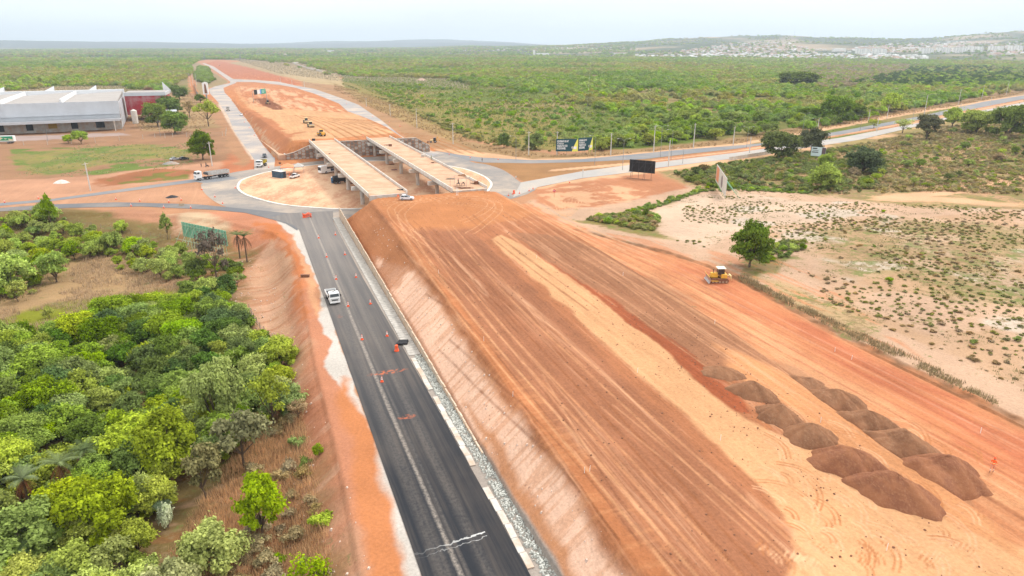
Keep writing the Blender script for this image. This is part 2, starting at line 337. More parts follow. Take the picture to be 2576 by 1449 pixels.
def thing(name, label, cat, loc=(0, 0, 0), rz=0., group=None):
    o = bpy.data.objects.new(name, None); COL.objects.link(o); o.location = loc; o.rotation_euler = (0, 0, rz); o.empty_display_size = .5
    return tag(o, label, cat, group)
def dup(root, loc, rz, label, group=None, scale=None):
    r = root.copy(); COL.objects.link(r); r.location = loc; r.rotation_euler = (0, 0, rz)
    if scale: r.scale = scale if hasattr(scale, '__len__') else (scale,)*3
    r['label'] = label
    if group: r['group'] = group
    for ch in root.children:
        c = ch.copy(); COL.objects.link(c); c.parent = r
        for g in ch.children:
            d = g.copy(); COL.objects.link(d); d.parent = c
    return r
class MB:
    def __init__(self): self.v = []; self.f = []; self.mi = []; self.cur = 0
    def add(self, vs, fs, M=None):
        n = len(self.v)
        for p in vs:
            p = Vector(p); self.v.append(tuple(M @ p) if M else tuple(p))
        for f in fs: self.f.append(tuple(n+i for i in f)); self.mi.append(self.cur)
        return self
    def box(self, c, d, rz=0, M=None, taper=(1, 1)):
        x, y, z = d[0]/2, d[1]/2, d[2]/2; a, b = taper
        vs = [(-x,-y,-z),(x,-y,-z),(x,y,-z),(-x,y,-z),(-x*a,-y*b,z),(x*a,-y*b,z),(x*a,y*b,z),(-x*a,y*b,z)]
        m = Matrix.Translation(c) @ Matrix.Rotation(rz, 4, 'Z')
        if M: m = M @ m
        return self.add(vs, [(3,2,1,0),(4,5,6,7),(0,1,5,4),(1,2,6,5),(2,3,7,6),(3,0,4,7)], m)
    def bar(self, a, b, r, n=6, r2=None):
        a = Vector(a); b = Vector(b); d = (b-a)
        if d.length < 1e-6: return self
        q = d.to_track_quat('Z', 'Y').to_matrix().to_4x4(); r2 = r if r2 is None else r2; l = d.length
        vs = [(r*math.cos(2*math.pi*i/n), r*math.sin(2*math.pi*i/n), 0) for i in range(n)]+[(r2*math.cos(2*math.pi*i/n), r2*math.sin(2*math.pi*i/n), l) for i in range(n)]
        fs = [(i, (i+1) % n, n+(i+1) % n, n+i) for i in range(n)]+[tuple(range(n-1, -1, -1)), tuple(range(n, 2*n))]
        return self.add(vs, fs, Matrix.Translation(a) @ q)
    def prism(self, pts, y0, y1, M=None):     # outline in x,z extruded along y
        n = len(pts); vs = [(p[0], y0, p[1]) for p in pts]+[(p[0], y1, p[1]) for p in pts]
        fs = [tuple(range(n)), tuple(range(2*n-1, n-1, -1))]+[(i, n+i, n+(i+1) % n, (i+1) % n) for i in range(n)]
        return self.add(vs, fs, M)
    def lathe(self, prof, n=12, M=None):
        vs = []; fs = []
        for r, z in prof: vs += [(r*math.cos(2*math.pi*i/n), r*math.sin(2*math.pi*i/n), z) for i in range(n)]
        for k in range(len(prof)-1):
            for i in range(n): fs.append((k*n+i, k*n+(i+1) % n, (k+1)*n+(i+1) % n, (k+1)*n+i))
        fs += [tuple(range(n-1, -1, -1)), tuple(range((len(prof)-1)*n, len(prof)*n))]
        return self.add(vs, fs, M)
    def build(self, name, mats, parent=None, bevel=0., smooth_=False, loc=None):
        me = bpy.data.meshes.new(name); me.from_pydata(self.v, [], self.f)
        for m in (mats if isinstance(mats, (list, tuple)) else [mats]): me.materials.append(m)
        me.polygons.foreach_set('material_index', self.mi)
        if smooth_: me.polygons.foreach_set('use_smooth', [True]*len(self.f))
        me.update(); o = bpy.data.objects.new(name, me); COL.objects.link(o)
        if parent: o.parent = parent
        if loc: o.location = loc
        if bevel:
            b = o.modifiers.new('bevel', 'BEVEL'); b.width = bevel; b.segments = 2; b.limit_method = 'ANGLE'
        return o
# ---------------------------------------------------------------- ground: one sheet out to the horizon
ys = np.concatenate([np.linspace(9000, 1750, 16)[:-1], np.linspace(1750, 1470, 40)[:-1], np.linspace(1470, 160, 860)])
v_ = (ys-724.5)/F; kk = CH/(S_+v_*C_); Yr = (C_-v_*S_)*kk
far = np.geomspace(Yr[-1], 15000, 190)[1:]; Yr = np.concatenate([Yr, far]); kr = Yr*C_+CH*S_
kr = np.concatenate([kk, far*C_+CH*S_])
xs = np.concatenate([np.linspace(-5200, -420, 60)[:-1], np.linspace(-420, 2996, 1320), np.linspace(2996, 7800, 60)[1:]])
XX = (xs[None, :]-1288)/F*kr[:, None]; YY = np.repeat(Yr[:, None], len(xs), 1)
shp = XX.shape; XX = XX.ravel(); YY = YY.ravel()
ZZ = hf(XX, YY); s_, t_ = to_st(XX, YY); rr = np.hypot(XX, YY)
# keep the ground just under every carriageway
rd = np.full(XX.shape, -1e9)
for P in ROADS:
    q = np.asarray(P); k = (XX > q[:, 0].min()-12) & (XX < q[:, 0].max()+12) & (YY > q[:, 1].min()-12) & (YY < q[:, 1].max()+12)
    rd[k] = np.maximum(rd[k], sdp(XX[k], YY[k], P))
fill = ((s_ < 214) & (t_ > 22.5) & (t_ < 100)) | ((s_ > 336) & (s_ < 840) & (sdp(XX, YY, FARTOP) > -9))
k = (rd > -8) & ~fill
ZZ[k] = np.where(rd[k] > -2, -.03, ZZ[k]*smooth(-1.5, -8, rd[k])-.03*(1-smooth(-1.5, -8, rd[k])))
k = (rd > -4) & fill & (ZZ < .6) ; ZZ[k] = np.minimum(ZZ[k], -.03)
# ---- soils: albedo per vertex
SOIL = .68
Cc = np.zeros((len(XX), 3)); Mk = np.zeros((len(XX), 3))
wx = XX+(fbm(XX/7, YY/7, 71)-.5)*7+(fbm(XX/1.6, YY/1.6, 72)-.5)*1.4; wy = YY+(fbm(XX/7, YY/7, 73)-.5)*7+(fbm(XX/1.6, YY/1.6, 74)-.5)*1.4
TAN = (.60,.385,.235); TANL = (.66,.45,.30); ORANGE = (.50,.245,.135); BROWN = (.33,.165,.095); DKBR = (.225,.10,.058); RED = (.47,.20,.125); PINK = (.50,.31,.215)
PALE = (.60,.475,.36); WHITE = (.60,.54,.455); DRY = (.30,.215,.12); GREEN = (.125,.175,.045); FLOOR = (.21,.16,.08); CRUSH = (.60,.58,.53); DIRTG = (.36,.24,.155)
gn = fbm(XX/90, YY/90, 81, 4)
g1 = np.array((.13,.17,.045)); g2 = np.array((.27,.22,.11))
Cc[:] = g1+(g2-g1)*smooth(.42, .62, gn)[:, None]
# far country: woods, clearings and red cuts
fc = fbm(XX/420, YY/260, 83, 4); kf = smooth(2600, 4200, rr)
Cc[:] = Cc*(1-kf[:, None])+kf[:, None]*(np.array((.085,.115,.055))+smooth(.50, .66, fc)[:, None]*np.array((.34,.22,.16)))
kq = smooth(8500, 10500, rr)[:, None]; Cc[:] = Cc*(1-kq)+kq*np.array((.06,.09,.07))
def zone(poly, col, msk, soft=.6, z=0., warp=1., px=True):
    P = U(poly, z) if px else poly
    q = np.asarray(P); m = 6+soft; k = np.nonzero((XX > q[:, 0].min()-m) & (XX < q[:, 0].max()+m) & (YY > q[:, 1].min()-m) & (YY < q[:, 1].max()+m))[0]
    if not len(k): return
    X = XX[k]+(wx[k]-XX[k])*warp; Y = YY[k]+(wy[k]-YY[k])*warp
    a = smooth(-soft, soft, sdp(X, Y, P))[:, None]
    Cc[k] = Cc[k]*(1-a)+np.array(col)*a; Mk[k] = Mk[k]*(1-a)+np.array(msk)*a
def dab(poly, col, amt, z=0., sc=5., lo=.45, hi=.6, seed=1, soft=1.5, along=False):     # broken patches inside a polygon
    P = U(poly, z); q = np.asarray(P); k = np.nonzero((XX > q[:, 0].min()) & (XX < q[:, 0].max()) & (YY > q[:, 1].min()) & (YY < q[:, 1].max()))[0]
    if not len(k): return
    a = smooth(0, soft, sdp(XX[k], YY[k], P))
    n = fbm(t_[k]/sc, s_[k]/(sc*9), seed, 4) if along else fbm(XX[k]/sc, YY[k]/sc, seed, 4)
    a = (a*smooth(lo, hi, n)*amt)[:, None]; Cc[k] = Cc[k]*(1-a)+np.array(col)*a
def stroke(pts, col, wd, amt=.8, z=0., gauge=0., n=8, dz=0., px=True):
    L0 = crom(U(pts, z) if px else pts, n)
    lines = [L0]
    if gauge:
        P = np.array(L0); d = np.gradient(P, axis=0); d /= np.linalg.norm(d, axis=1)[:, None]+1e-9; nn = np.stack([-d[:, 1], d[:, 0]], 1)
        lines = [P+nn*gauge/2, P-nn*gauge/2]
    for P in lines:
        q = np.asarray(P); k = np.nonzero((XX > q[:, 0].min()-2*wd) & (XX < q[:, 0].max()+2*wd) & (YY > q[:, 1].min()-2*wd) & (YY < q[:, 1].max()+2*wd))[0]
        if not len(k): continue
        d = sdl(XX[k], YY[k], q); a = smooth(wd, wd*.3, d)*amt*(.45+.75*vn(XX[k]*.7, YY[k]*.7, 5))
        a = np.clip(a, 0, 1)[:, None]; Cc[k] = Cc[k]*(1-a)+np.array(col)*a
        if dz: ZZ[k] += dz*a[:, 0]
M0 = (0, 0, 0)
# broad areas, far to near
zone([(-700,395),(560,300),(860,240),(1300,376),(1700,376),(3400,300),(3400,2600),(-1500,2600)], (.47,.28,.18), (0,.25,.3), 2)
zone([(465,158),(520,150),(560,150),(700,158),(860,188),(860,300),(1100,372),(1230,400),(1100,400),(700,420),(560,340),(480,240)], ORANGE, (.5,0,.3), 2)
zone([(560,160),(640,150),(760,160),(860,180),(840,215),(700,190)], (.42,.32,.185), (0,.6,0), 4)
zone([(640,165),(730,160),(840,175),(860,200),(870,225),(760,205)], (.47,.37,.22), (0,.35,0), 3)
zone([(545,152),(620,168),(700,190),(760,212),(740,214),(650,200),(580,196),(520,160)], (.47,.19,.105), (.8,0,.2), 2)
zone([(465,160),(505,160),(520,172),(575,205),(560,214),(520,222),(520,235),(500,240),(490,200)], (.40,.29,.19), (0,1.1,.2), 2)
zone([(760,206),(850,215),(960,262),(1060,318),(1150,350),(1230,372),(1380,384),(1240,396),(1100,378),(1000,330),(880,262),(760,218)], (.40,.26,.16), (0,.45,.4), 1.5)
zone([(860,205),(1000,225),(1160,260),(1400,300),(1420,380),(1180,350),(1040,300),(900,240)], (.26,.22,.09), (0,.5,0), 6)
zone([(830,205),(880,225),(980,262),(1060,300),(1160,345),(1150,362),(1040,316),(920,262)], (.36,.27,.14), (0,.3,0), 3)
zone([(1150,352),(1400,388),(1620,372),(1860,345),(2576,215),(2700,190),(2700,210),(2576,236),(1860,364),(1500,400),(1300,404),(1180,380)], (.34,.24,.14), (0,.45,0), 3)
zone([(1090,375),(1180,378),(1340,400),(1500,394),(1860,360),(2576,234),(2800,195),(2800,200),(2576,240),(1860,367),(1500,400),(1340,405),(1200,400)], TANL, (.0,.0,.2), .8, warp=.3)
# warehouse land on the left
zone([(-300,250),(300,236),(470,232),(510,240),(600,330),(650,405),(520,440),(250,480),(0,500),(-500,520)], (.34,.215,.14), (0,.45,.3), 4)
zone([(330,240),(470,236),(500,260),(560,320),(470,330),(360,330),(330,300)], (.37,.27,.16), (0,.4,0), 3)
zone([(30,385),(200,375),(360,362),(480,378),(470,395),(350,400),(230,420),(120,440),(50,425)], (.27,.245,.10), (0,.9,0), 3)
dab([(20,375),(490,360),(490,410),(250,440),(40,445)], (.13,.20,.055), .9, sc=9, seed=4)
zone([(0,342),(300,334),(330,340),(150,350),(0,358)], (.40,.33,.30), M0, 1)
zone([(-400,450),(0,452),(200,446),(420,420),(520,410),(660,400),(690,420),(570,437),(480,450),(240,484),(0,512),(-400,530)], PINK, (.2,.15,.3), 2)
zone([(240,450),(400,425),(490,428),(480,445),(360,458),(260,470)], (.33,.16,.095), (0,.5,.3), 1.5)
dab([(250,450),(480,425),(480,450),(300,465)], (.14,.17,.05), .8, sc=5, seed=14)
zone([(-400,520),(0,517),(250,490),(500,462),(525,495),(550,514),(300,506),(0,522),(-400,556)], (.50,.31,.21), (.3,.05,.4), 1.5)
zone([(560,440),(640,425),(690,415),(660,350),(600,310),(560,300),(590,370),(560,420)], (.45,.21,.13), (.2,.2,.4), 2)
zone([(500,235),(553,262),(640,400),(600,420),(560,330),(505,260)], (.40,.25,.16), (0,.4,.3), 1.5)
zone([(553,256),(592,318),(645,402),(634,402),(583,325),(548,262)], (.60,.50,.41), M0, .5, warp=.1)
# far fill
zone([(592,212),(700,220),(860,262),(960,330),(1000,345),(970,352),(890,360),(735,370),(720,360),(650,285),(605,245)], TAN, (.7,0,.15), 1.5, z=4)
zone([(600,212),(740,222),(850,262),(890,290),(820,285),(700,272),(630,262),(605,235)], (.49,.235,.135), (1.,0,.4), 3, z=2.5)
dab([(600,212),(740,222),(850,262),(890,290),(820,285),(700,272),(630,262)], TANL, .9, z=2.5, sc=4, seed=6, along=True)
zone([(635,242),(668,240),(705,262),(712,276),(690,276),(660,262)], DKBR, (.7,0,.2), 1, z=3, warp=.3)
zone([(690,316),(722,360),(770,352),(735,372),(715,392),(705,396),(670,352),(640,310),(610,270),(650,290)], (.45,.22,.13), (.2,.1,.5), 1.2, z=2)
zone([(640,318),(672,352),(700,395),(690,400),(672,362),(640,325),(618,292)], (.50,.34,.235), M0, .6)
# island right of the decks, splitter island
zone([(1187,408),(1338,411),(1462,408),(1600,401),(1853,375),(1853,384),(1648,409),(1462,431),(1318,457),(1287,440),(1260,425)], (.35,.215,.12), (0,.35,.2), .6, warp=.2)
zone([(1378,430),(1390,426),(1640,404),(1853,377),(2576,250),(2576,254),(1853,381),(1640,411),(1400,430)], TANL, M0, .25, warp=.1)
zone([(1640,400),(1853,376),(2320,300),(2576,249),(2576,257),(2320,309),(1853,384),(1640,409)], (.50,.27,.17), M0, .5, warp=.1)
zone([(1640,403.5),(1853,378.5),(2320,303),(2576,251.5),(2576,254.5),(2320,306),(1853,381.5),(1640,406)], TANL, M0, .3, warp=.05)
zone([(1352,472),(1462,449),(1586,434),(1650,423),(1853,398),(2161,352),(2420,294),(2440,297),(2170,360),(1853,408),(1650,432),(1480,460),(1360,482)], TANL, (0,.1,.2), .8, warp=.4)
# right-hand field
RF = [(1330,478),(1480,452),(1660,428),(1853,404),(2170,356),(2576,262),(3400,150),(3400,1600),(2576,1100),(2500,1032),(2300,935),(2100,835),(1985,775),(1850,700),(1700,640),(1520,590),(1450,556),(1350,510)]
zone(RF, (.55,.405,.30), (0,.5,.3), 2, z=3.8)
zone([(1330,478),(1480,455),(1660,432),(1750,450),(1700,480),(1600,505),(1500,520),(1420,530),(1350,510)], (.46,.24,.15), (.3,.05,.3), 2)
dab([(1330,478),(1500,460),(1640,480),(1600,510),(1420,535)], TANL, .8, sc=5, seed=9)
zone([(1660,432),(1860,404),(2170,358),(2576,270),(3000,170),(3000,560),(2576,560),(2300,545),(2060,500),(1900,470),(1760,475),(1700,460)], (.44,.32,.19), (0,1.1,0), 4)
dab([(1700,440),(1860,404),(2576,270),(2576,560),(2300,545),(1900,470)], (.20,.20,.07), .7, sc=14, lo=.46, hi=.6, seed=12)
dab([(1900,420),(2576,330),(2576,560),(2100,500)], (.56,.36,.24), .95, sc=16, lo=.52, hi=.64, seed=22)
zone([(1450,556),(1560,540),(1640,545),(1665,570),(1640,600),(1700,625),(1600,610)], (.24,.21,.085), (0,1.2,0), 1.5, z=1)
zone([(1560,545),(1660,515),(1800,460),(1900,468),(2060,500),(1900,478),(1770,480),(1640,530)], (.19,.22,.06), (0,1.,0), 1.5)
zone([(2030,570),(2300,556),(2600,590),(2620,780),(2400,770),(2200,720),(2080,670),(2010,620)], (.40,.31,.19), (0,1.1,0), 7, z=3, warp=2)
zone([(1900,700),(2080,740),(2200,830),(2150,840),(1980,760)], (.46,.35,.22), (0,.8,0), 3, z=4, warp=1.5)
zone([(1640,520),(1740,478),(1900,478),(2100,520),(2100,590),(1850,600),(1750,640),(1700,620),(1660,590)], (.62,.49,.38), (0,.45,.1), 3, z=2)
zone([(2230,500),(2330,495),(2576,445),(2800,400),(2800,430),(2576,470),(2350,515),(2600,545),(2500,548),(2300,525),(2150,515)], TANL, (0,.2,0), 2)
dab([(1700,480),(2100,520),(2576,560),(2576,1000),(1900,640)], WHITE, .8, sc=11, lo=.52, hi=.66, seed=15)
dab([(1860,600),(2576,560),(2576,1060),(1985,770)], (.47,.33,.22), .7, sc=13, lo=.47, hi=.62, seed=16)
zone([(1870,660),(1960,645),(2010,650),(1960,680),(1900,705),(1865,695)], (.19,.19,.075), (0,1,0), 1.5, z=4)
# haul road
HAUL = [(1262,492),(1330,487),(1400,520),(1450,556),(1580,610),(1700,645),(1850,703),(1985,778),(2100,838),(2300,940),(2576,1085),(3000,1300),(3000,1700),(2350,1180),(2130,1010),(1850,820),(1640,700),(1480,610)]
zone(HAUL, (.56,.29,.175), (.6,0,.1), .8, z=3.6)
zone([(1700,655),(1850,712),(1985,788),(2100,848),(2300,950),(2576,1100),(2900,1270),(2800,1330),(2300,1030),(2050,880),(1850,770)], RED, (.55,0,.1), 2, z=4.2)
zone([(1290,500),(1400,530),(1500,590),(1700,680),(1900,800),(2100,930),(2300,1060),(2576,1240),(2576,1290),(2250,1090),(2050,960),(1850,822),(1700,730),(1480,615)], (.62,.36,.22), (.8,0,.2), 1.2, z=4.5)
dab([(1990,640),(1860,640),(1500,560),(1330,487),(1262,492),(2576,1300),(2576,1085)], (.55,.27,.16), .6, z=4.2, sc=1.5, seed=17, along=True)
# near fill: top, bands, slope
NT = [(q[0], q[1]) for q in NEARTOP]
zone([ST(-60,22),ST(75,23.3),ST(212,23.3),ST(214,30),ST(214,72),ST(200,78),ST(150,76),ST(100,73),ST(50,67),ST(-60,62)], (.50,.255,.15), (.5,0,.4), .5, px=False, warp=.15)
zone([ST(-60,27.4),ST(50,27.6),ST(110,29.4),ST(200,30.4),ST(205,34),ST(204,68),ST(140,71),ST(85,70.2),ST(50,65),ST(-60,60)], (.385,.19,.115), (.8,0,.7), .6, px=False, warp=.25)
zone([ST(-60,31),ST(50,31),ST(120,33),ST(165,36),ST(168,49),ST(110,47.5),ST(50,44.5),ST(-60,44)], (.335,.17,.108), (.75,0,.8), .8, px=False, warp=.4)
zone([ST(-60,28.3),ST(50,28.5),ST(120,30.6),ST(200,31.6),ST(200,33.6),ST(120,32.4),ST(50,30.4),ST(-60,30)], (.42,.20,.115), (.3,0,.4), .4, px=False, warp=.2)
zone([ST(203,31),ST(204,68),ST(168,71),ST(160,50),ST(163,36),ST(180,32.5)], (.47,.235,.13), (.15,0,.3), 3, px=False)
zone([(1235,614),(1262,604),(1350,650),(1450,715),(1560,800),(1700,905),(1880,1050),(1990,1100),(2100,1150),(2400,1290),(2700,1420),(2900,1800),(1980,1800),(1965,1520),(2008,1400),(2010,1330),(1960,1260),(1800,1110),(1600,935),(1430,780)], (.63,.395,.240), (.35,0,.4), .5, z=5.5, warp=.25)
zone([(1320,632),(1450,695),(1600,790),(1760,900),(1860,985),(1900,1040),(1860,1035),(1700,905),(1560,800),(1450,715)], (.33,.125,.075), (.8,0,.3), .35, z=5.5, warp=.25)
zone([(1275,596),(1380,600),(1560,650),(1700,740),(1900,870),(2130,1010),(2230,1100),(2120,1100),(1900,985),(1760,900),(1560,770),(1380,665)], (.33,.18,.115), (.6,0,.9), .5, z=5.6, warp=.4)
zone([(1800,870),(2000,960),(2250,1120),(2500,1300),(2576,1400),(2400,1320),(2200,1190),(2000,1030),(1860,960)], (.56,.31,.18), (.5,0,.3), .8, z=5.2, warp=.4)
# slope of the fill: pale, scored by the bucket
zone([ST(-60,22),ST(60,23.4),ST(135,23.5),ST(165,24.5),ST(140,29.3),ST(110,29.0),ST(50,27.6),ST(-60,27.2)], (.86,.62,.48), (0,0,.8), .7, px=False, warp=.3)
zone([ST(-60,22.6),ST(70,23.6),ST(85,25),ST(60,25),ST(-60,24.4)], (.58,.33,.21), (0,0,.4), .5, px=False, warp=.3)
k = np.nonzero((t_ > 23) & (t_ < 32.5) & (s_ < 214) & (s_ > -10) & (ZZ > .3))[0]
sc1 = fbm(s_[k]*1.5, t_[k]*.18, 91, 4); a = (smooth(.5, .68, sc1)*.42)[:, None]; Cc[k] = Cc[k]*(1-a)+np.array((.54,.29,.17))*a
sc1 = fbm(s_[k]*.10, t_[k]*.3, 92, 3); a = (smooth(.5, .66, sc1)*.4*smooth(100, 30, s_[k])+smooth(.48, .6, fbm(s_[k]*.09, t_[k]*.25, 95, 3))*.75*smooth(110, 150, s_[k]))[:, None]; Cc[k] = Cc[k]*(1-a)+np.array((.45,.225,.13))*a
# shoulders left of the new road: pale crusher dust, orange bench, slope
zone([ST(-60,1),ST(60,2.5),ST(100,1.5),ST(150,-3),ST(195,-8),ST(226,-12),ST(232,-40),ST(232,6),ST(214,10),ST(205,10.6),ST(-60,10.8)], (.50,.262,.175), (.0,.05,.5), 1.0, px=False)
zone([(600,690),(640,640),(700,600),(745,640),(760,720),(740,800),(790,930),(760,1010),(700,900),(620,800)], (.54,.36,.25), (0,.2,.4), 2, z=-3)
zone([(390,545),(470,535),(560,543),(580,560),(560,600),(470,575)], (.56,.44,.31), (0,.15,.2), 2)
zone([(-400,560),(0,540),(200,527),(400,528),(470,560),(560,590),(400,600),(200,565),(0,560),(-400,600)], (.43,.25,.17), (0,.15,.3), 2)
zone([(640,560),(700,570),(740,600),(770,700),(780,800),(760,790),(745,700),(720,620),(660,590)], (.50,.22,.12), (0,0,.4), 1.)
zone([(800,1200),(860,1250),(930,1449),(1000,1700),(860,1700),(820,1449),(770,1280)], (.48,.29,.20), (0,.35,.6), 1.5, z=-2)
zone([(700,546),(760,562),(800,640),(830,760),(870,900),(920,1030),(980,1180),(1060,1449),(1120,1700),(1090,1700),(1008,1449),(935,1180),(880,1000),(850,960),(815,920),(838,860),(800,800),(815,740),(790,700),(765,640),(738,590),(690,560)], CRUSH, M0, .3, warp=.35)
zone([(870,950),(918,1040),(945,1180),(1012,1449),(1080,1700),(1000,1700),(930,1449),(880,1180),(850,1030)], (.52,.25,.14), (.0,0,.2), .8, warp=.5)
zone([(740,585),(765,640),(790,700),(812,780),(800,800),(775,720),(755,650)], (.60,.36,.23), M0, .5, warp=.5)
# strip between carriageway and wall
zone([ST(-60,20.6),ST(205,20.4),ST(214,23.4),ST(75,23.6),ST(60,23.9),ST(-60,23.9)], (.40,.37,.33), (0,0,.5), .25, px=False, warp=.08)
# the valley floor on the left
VF = [(-900,1900),(-900,640),(0,560),(60,548),(200,552),(330,575),(460,590),(560,600),(640,640),(600,700),(605,760),(640,830),(735,900),(750,1000),(790,1180),(830,1449),(850,1900)]
zone(VF, FLOOR, (0,.7,.2), 2.5, z=-4.2)
zone([(-500,700),(0,700),(200,640),(330,640),(470,690),(500,720),(400,740),(200,800),(0,850),(-500,900)], (.40,.29,.175), (0,.5,0), 4, z=-4.8)
zone([(0,800),(100,770),(300,745),(500,722),(500,735),(330,775),(200,810),(60,850),(0,860),(-300,900),(-300,840)], (.22,.24,.055), (0,.5,0), 2.5, z=-4.8)
zone([(530,1300),(700,1050),(745,1100),(790,1230),(830,1449),(840,1700),(500,1700)], (.38,.245,.15), (0,.5,.2), 3, z=-4.8)
k = np.nonzero((t_ > -25) & (t_ < 8) & (s_ < 235) & (s_ > 20) & (rr < 260) & (ZZ < -.2))[0]
for sc_, lo_, hi_, col_, am_ in ((1., .5, .68, (.38,.17,.10), .35), (.5, .56, .7, (.62,.42,.31), .45)):  # dark and pale streaks painted down the bank to stand in for soft relief shading
    q1 = fbm(s_[k]*.8*sc_, t_[k]*.14, 96+int(sc_*10), 4); am = (smooth(lo_, hi_, q1)*am_)[:, None]; Cc[k] = Cc[k]*(1-am)+np.array(col_)*am
# ---- wheel tracks and graded lines
stroke(BANK, (.20,.115,.07), 1.5, .85, px=False, n=3, dz=-.15)
for i in range(15):        # furrows left by the rollers on the far fill
    x0 = 742+i*15; stroke([(x0, 282+i*1.5), (x0+60+i*6, 318), (x0+110+i*11, 354)], (.36,.18,.09), 1.0, .9, z=6.2, dz=-.12)
for g in ([(1010,520),(1100,505),(1200,500),(1260,512)], [(1000,510),(1120,512),(1240,530),(1290,560)], [(1050,600),(1000,560),(985,530),(1010,512)],
          [(1120,640),(1040,590),(1010,545),(1040,515)], [(1180,590),(1225,560),(1255,530),(1240,510),(1180,505)], [(1160,560),(1210,540),(1235,515),(1190,500)],
          [(960,520),(1040,508),(1140,498),(1230,494)], [(950,512),(1060,503),(1180,493)]):
    stroke(g, (.62,.39,.25), .22, .75, z=6.6, gauge=2.0, dz=-.03)
for tt, cc in ((33.5,(.60,.36,.22)), (37.2,(.55,.31,.19)), (40,(.28,.13,.075)), (44.6,(.54,.31,.19))):
    stroke([ST(s, tt-.022*(160-s)+1.1*math.sin(s/27+tt*1.7)) for s in range(20, 170, 12)], cc, .28, .75, px=False, gauge=1.9, n=3, dz=-.03)
for tt, cc in ((53,(.27,.13,.08)), (57,(.50,.27,.17)), (62,(.27,.13,.08)), (66.5,(.56,.33,.21))):
    stroke([ST(s, tt+.4*math.sin(s/17+tt)) for s in range(100, 180, 12)], cc, .3, .7, px=False, gauge=1.9, n=3, dz=-.03)
for tt, cc in ((74,(.64,.37,.24)), (76.5,(.40,.16,.10)), (79,(.56,.28,.18)), (81.5,(.38,.155,.10)), (84,(.58,.33,.23))):
    stroke([ST(s, tt+.6*math.sin(s/31+tt)) for s in range(20, 200, 15)], cc, .35, .6, px=False, gauge=2.1, n=3, dz=-.02)
stroke([ST(s, 71.2-.0*s-.03*max(0, 85-s)) for s in range(20, 200, 12)], (.30,.14,.085), .5, .8, px=False, n=2, dz=-.12)
stroke([ST(s, 69.8-.03*max(0, 85-s)) for s in range(20, 200, 12)], (.62,.38,.24), .5, .6, px=False, n=2, dz=.1)
for q in range(9): stroke([(1395+q*9, 500-(q % 3)*3), (1400+q*7, 520), (1412+q*3, 545)], (.66,.43,.28), .25, .8, z=.6)
for g in ([(1330,500),(1400,545),(1480,600),(1560,650)], [(1360,500),(1430,550),(1510,600),(1640,665)], [(1290,495),(1350,540),(1440,600)]):
    stroke(g, (.66,.42,.27), .5, .8, z=1.5, gauge=2.2)
for g in ([(640,480),(620,460),(640,448),(680,440)], [(650,495),(700,505),(770,512),(850,512)], [(640,470),(680,485),(760,490),(860,480)]):
    stroke(g, TANL, .5, .7, z=0, gauge=2)
for g in ([(1450,490),(1530,480),(1600,492),(1540,505),(1440,512)], [(1420,500),(1500,470),(1590,468)], [(1380,485),(1500,492),(1560,515)]):
    stroke(g, (.64,.42,.28), .3, .7, z=.3, gauge=2)
gt = np.random.default_rng(321)
for i in range(26):      # wandering tyre tracks on the brown layers
    t0 = gt.uniform(31.5, 46) if i % 3 else gt.uniform(52, 68); s0 = gt.uniform(25, 120); ln_ = gt.uniform(30, 75); am_ = gt.uniform(-3.5, 3.5); col = ((.60,.37,.24), (.22,.105,.065), (.56,.33,.21))[i % 3]
    stroke([ST(s0+ln_*q/7, t0-.02*(160-s0)*(t0 < 50)+am_*(q/7)**2+.25*math.sin(q+i)) for q in range(8)], col, .2, .6, px=False, gauge=1.8 if i % 2 else 0, n=3, dz=-.02)
# the arcs scraped around the piles at the right
for i in range(90):
    cx, cy = 2180+rng.uniform(-320, 210), 1310+rng.uniform(-230, 150); a0 = rng.uniform(-.4, .6); R = rng.uniform(40, 150)
    stroke([(cx+R*math.cos(a0+q*.35), cy-R*.6*math.sin(a0+q*.35)) for q in range(4)], (.45,.22,.12) if i % 2 else (.72,.47,.31), .17, .75, z=5.1, gauge=.5, n=4)
Mk[:, 2] = np.clip(Mk[:, 2], 0, 1); Cc *= SOIL*np.array((1.02,.975,.97))
lum = Cc.mean(1, keepdims=True); kr_ = smooth(1500, 700, rr)[:, None]; Cc = np.clip(lum+(Cc-lum)*(1+.26*kr_), .01, 1)
R_, Cn = shp; idx = np.arange(R_*Cn).reshape(R_, Cn)
FF = np.stack([idx[:-1, :-1].ravel(), idx[:-1, 1:].ravel(), idx[1:, 1:].ravel(), idx[1:, :-1].ravel()], 1)
one = np.ones((len(XX), 1))
ground = npmesh('ground', np.stack([XX, YY, ZZ], 1), FF, ground_mat(), True, None, {'Col': ('FLOAT_COLOR', np.hstack([Cc, one])), 'Msk': ('FLOAT_COLOR', np.hstack([Mk, one]))})
tag(ground, kind='structure')
# ---------------------------------------------------------------- carriageways
def sheet(name, poly, z, m, kind='structure', thick=0.):
    from mathutils.geometry import tessellate_polygon
    P = poly; n = len(P); tr = tessellate_polygon([[Vector((p[0], p[1], 0)) for p in P]])
    b = MB(); vs = [(p[0], p[1], z) for p in P]; fs = []
    for f in tr:
        a, c, d = (Vector(vs[i]) for i in f); fs.append(f if (c-a).cross(d-a).z > 0 else f[::-1])
    if thick:
        vs += [(p[0], p[1], z-thick) for p in P]; fs += [(i, (i+1) % n, n+(i+1) % n, n+i) for i in range(n)]
    b.add(vs, fs); o = b.build(name, m); return tag(o, kind=kind)
DUST = (.46,.35,.25)
A_ring = asphalt_mat('dusty_asphalt', (.215,.19,.17), (.215,.195,.18), ((.46,.36,.27), .75))
A_dark = asphalt_mat('new_asphalt', (.019,.021,.026), (.16,.145,.135), (DUST, .10), 1., 70, 185)
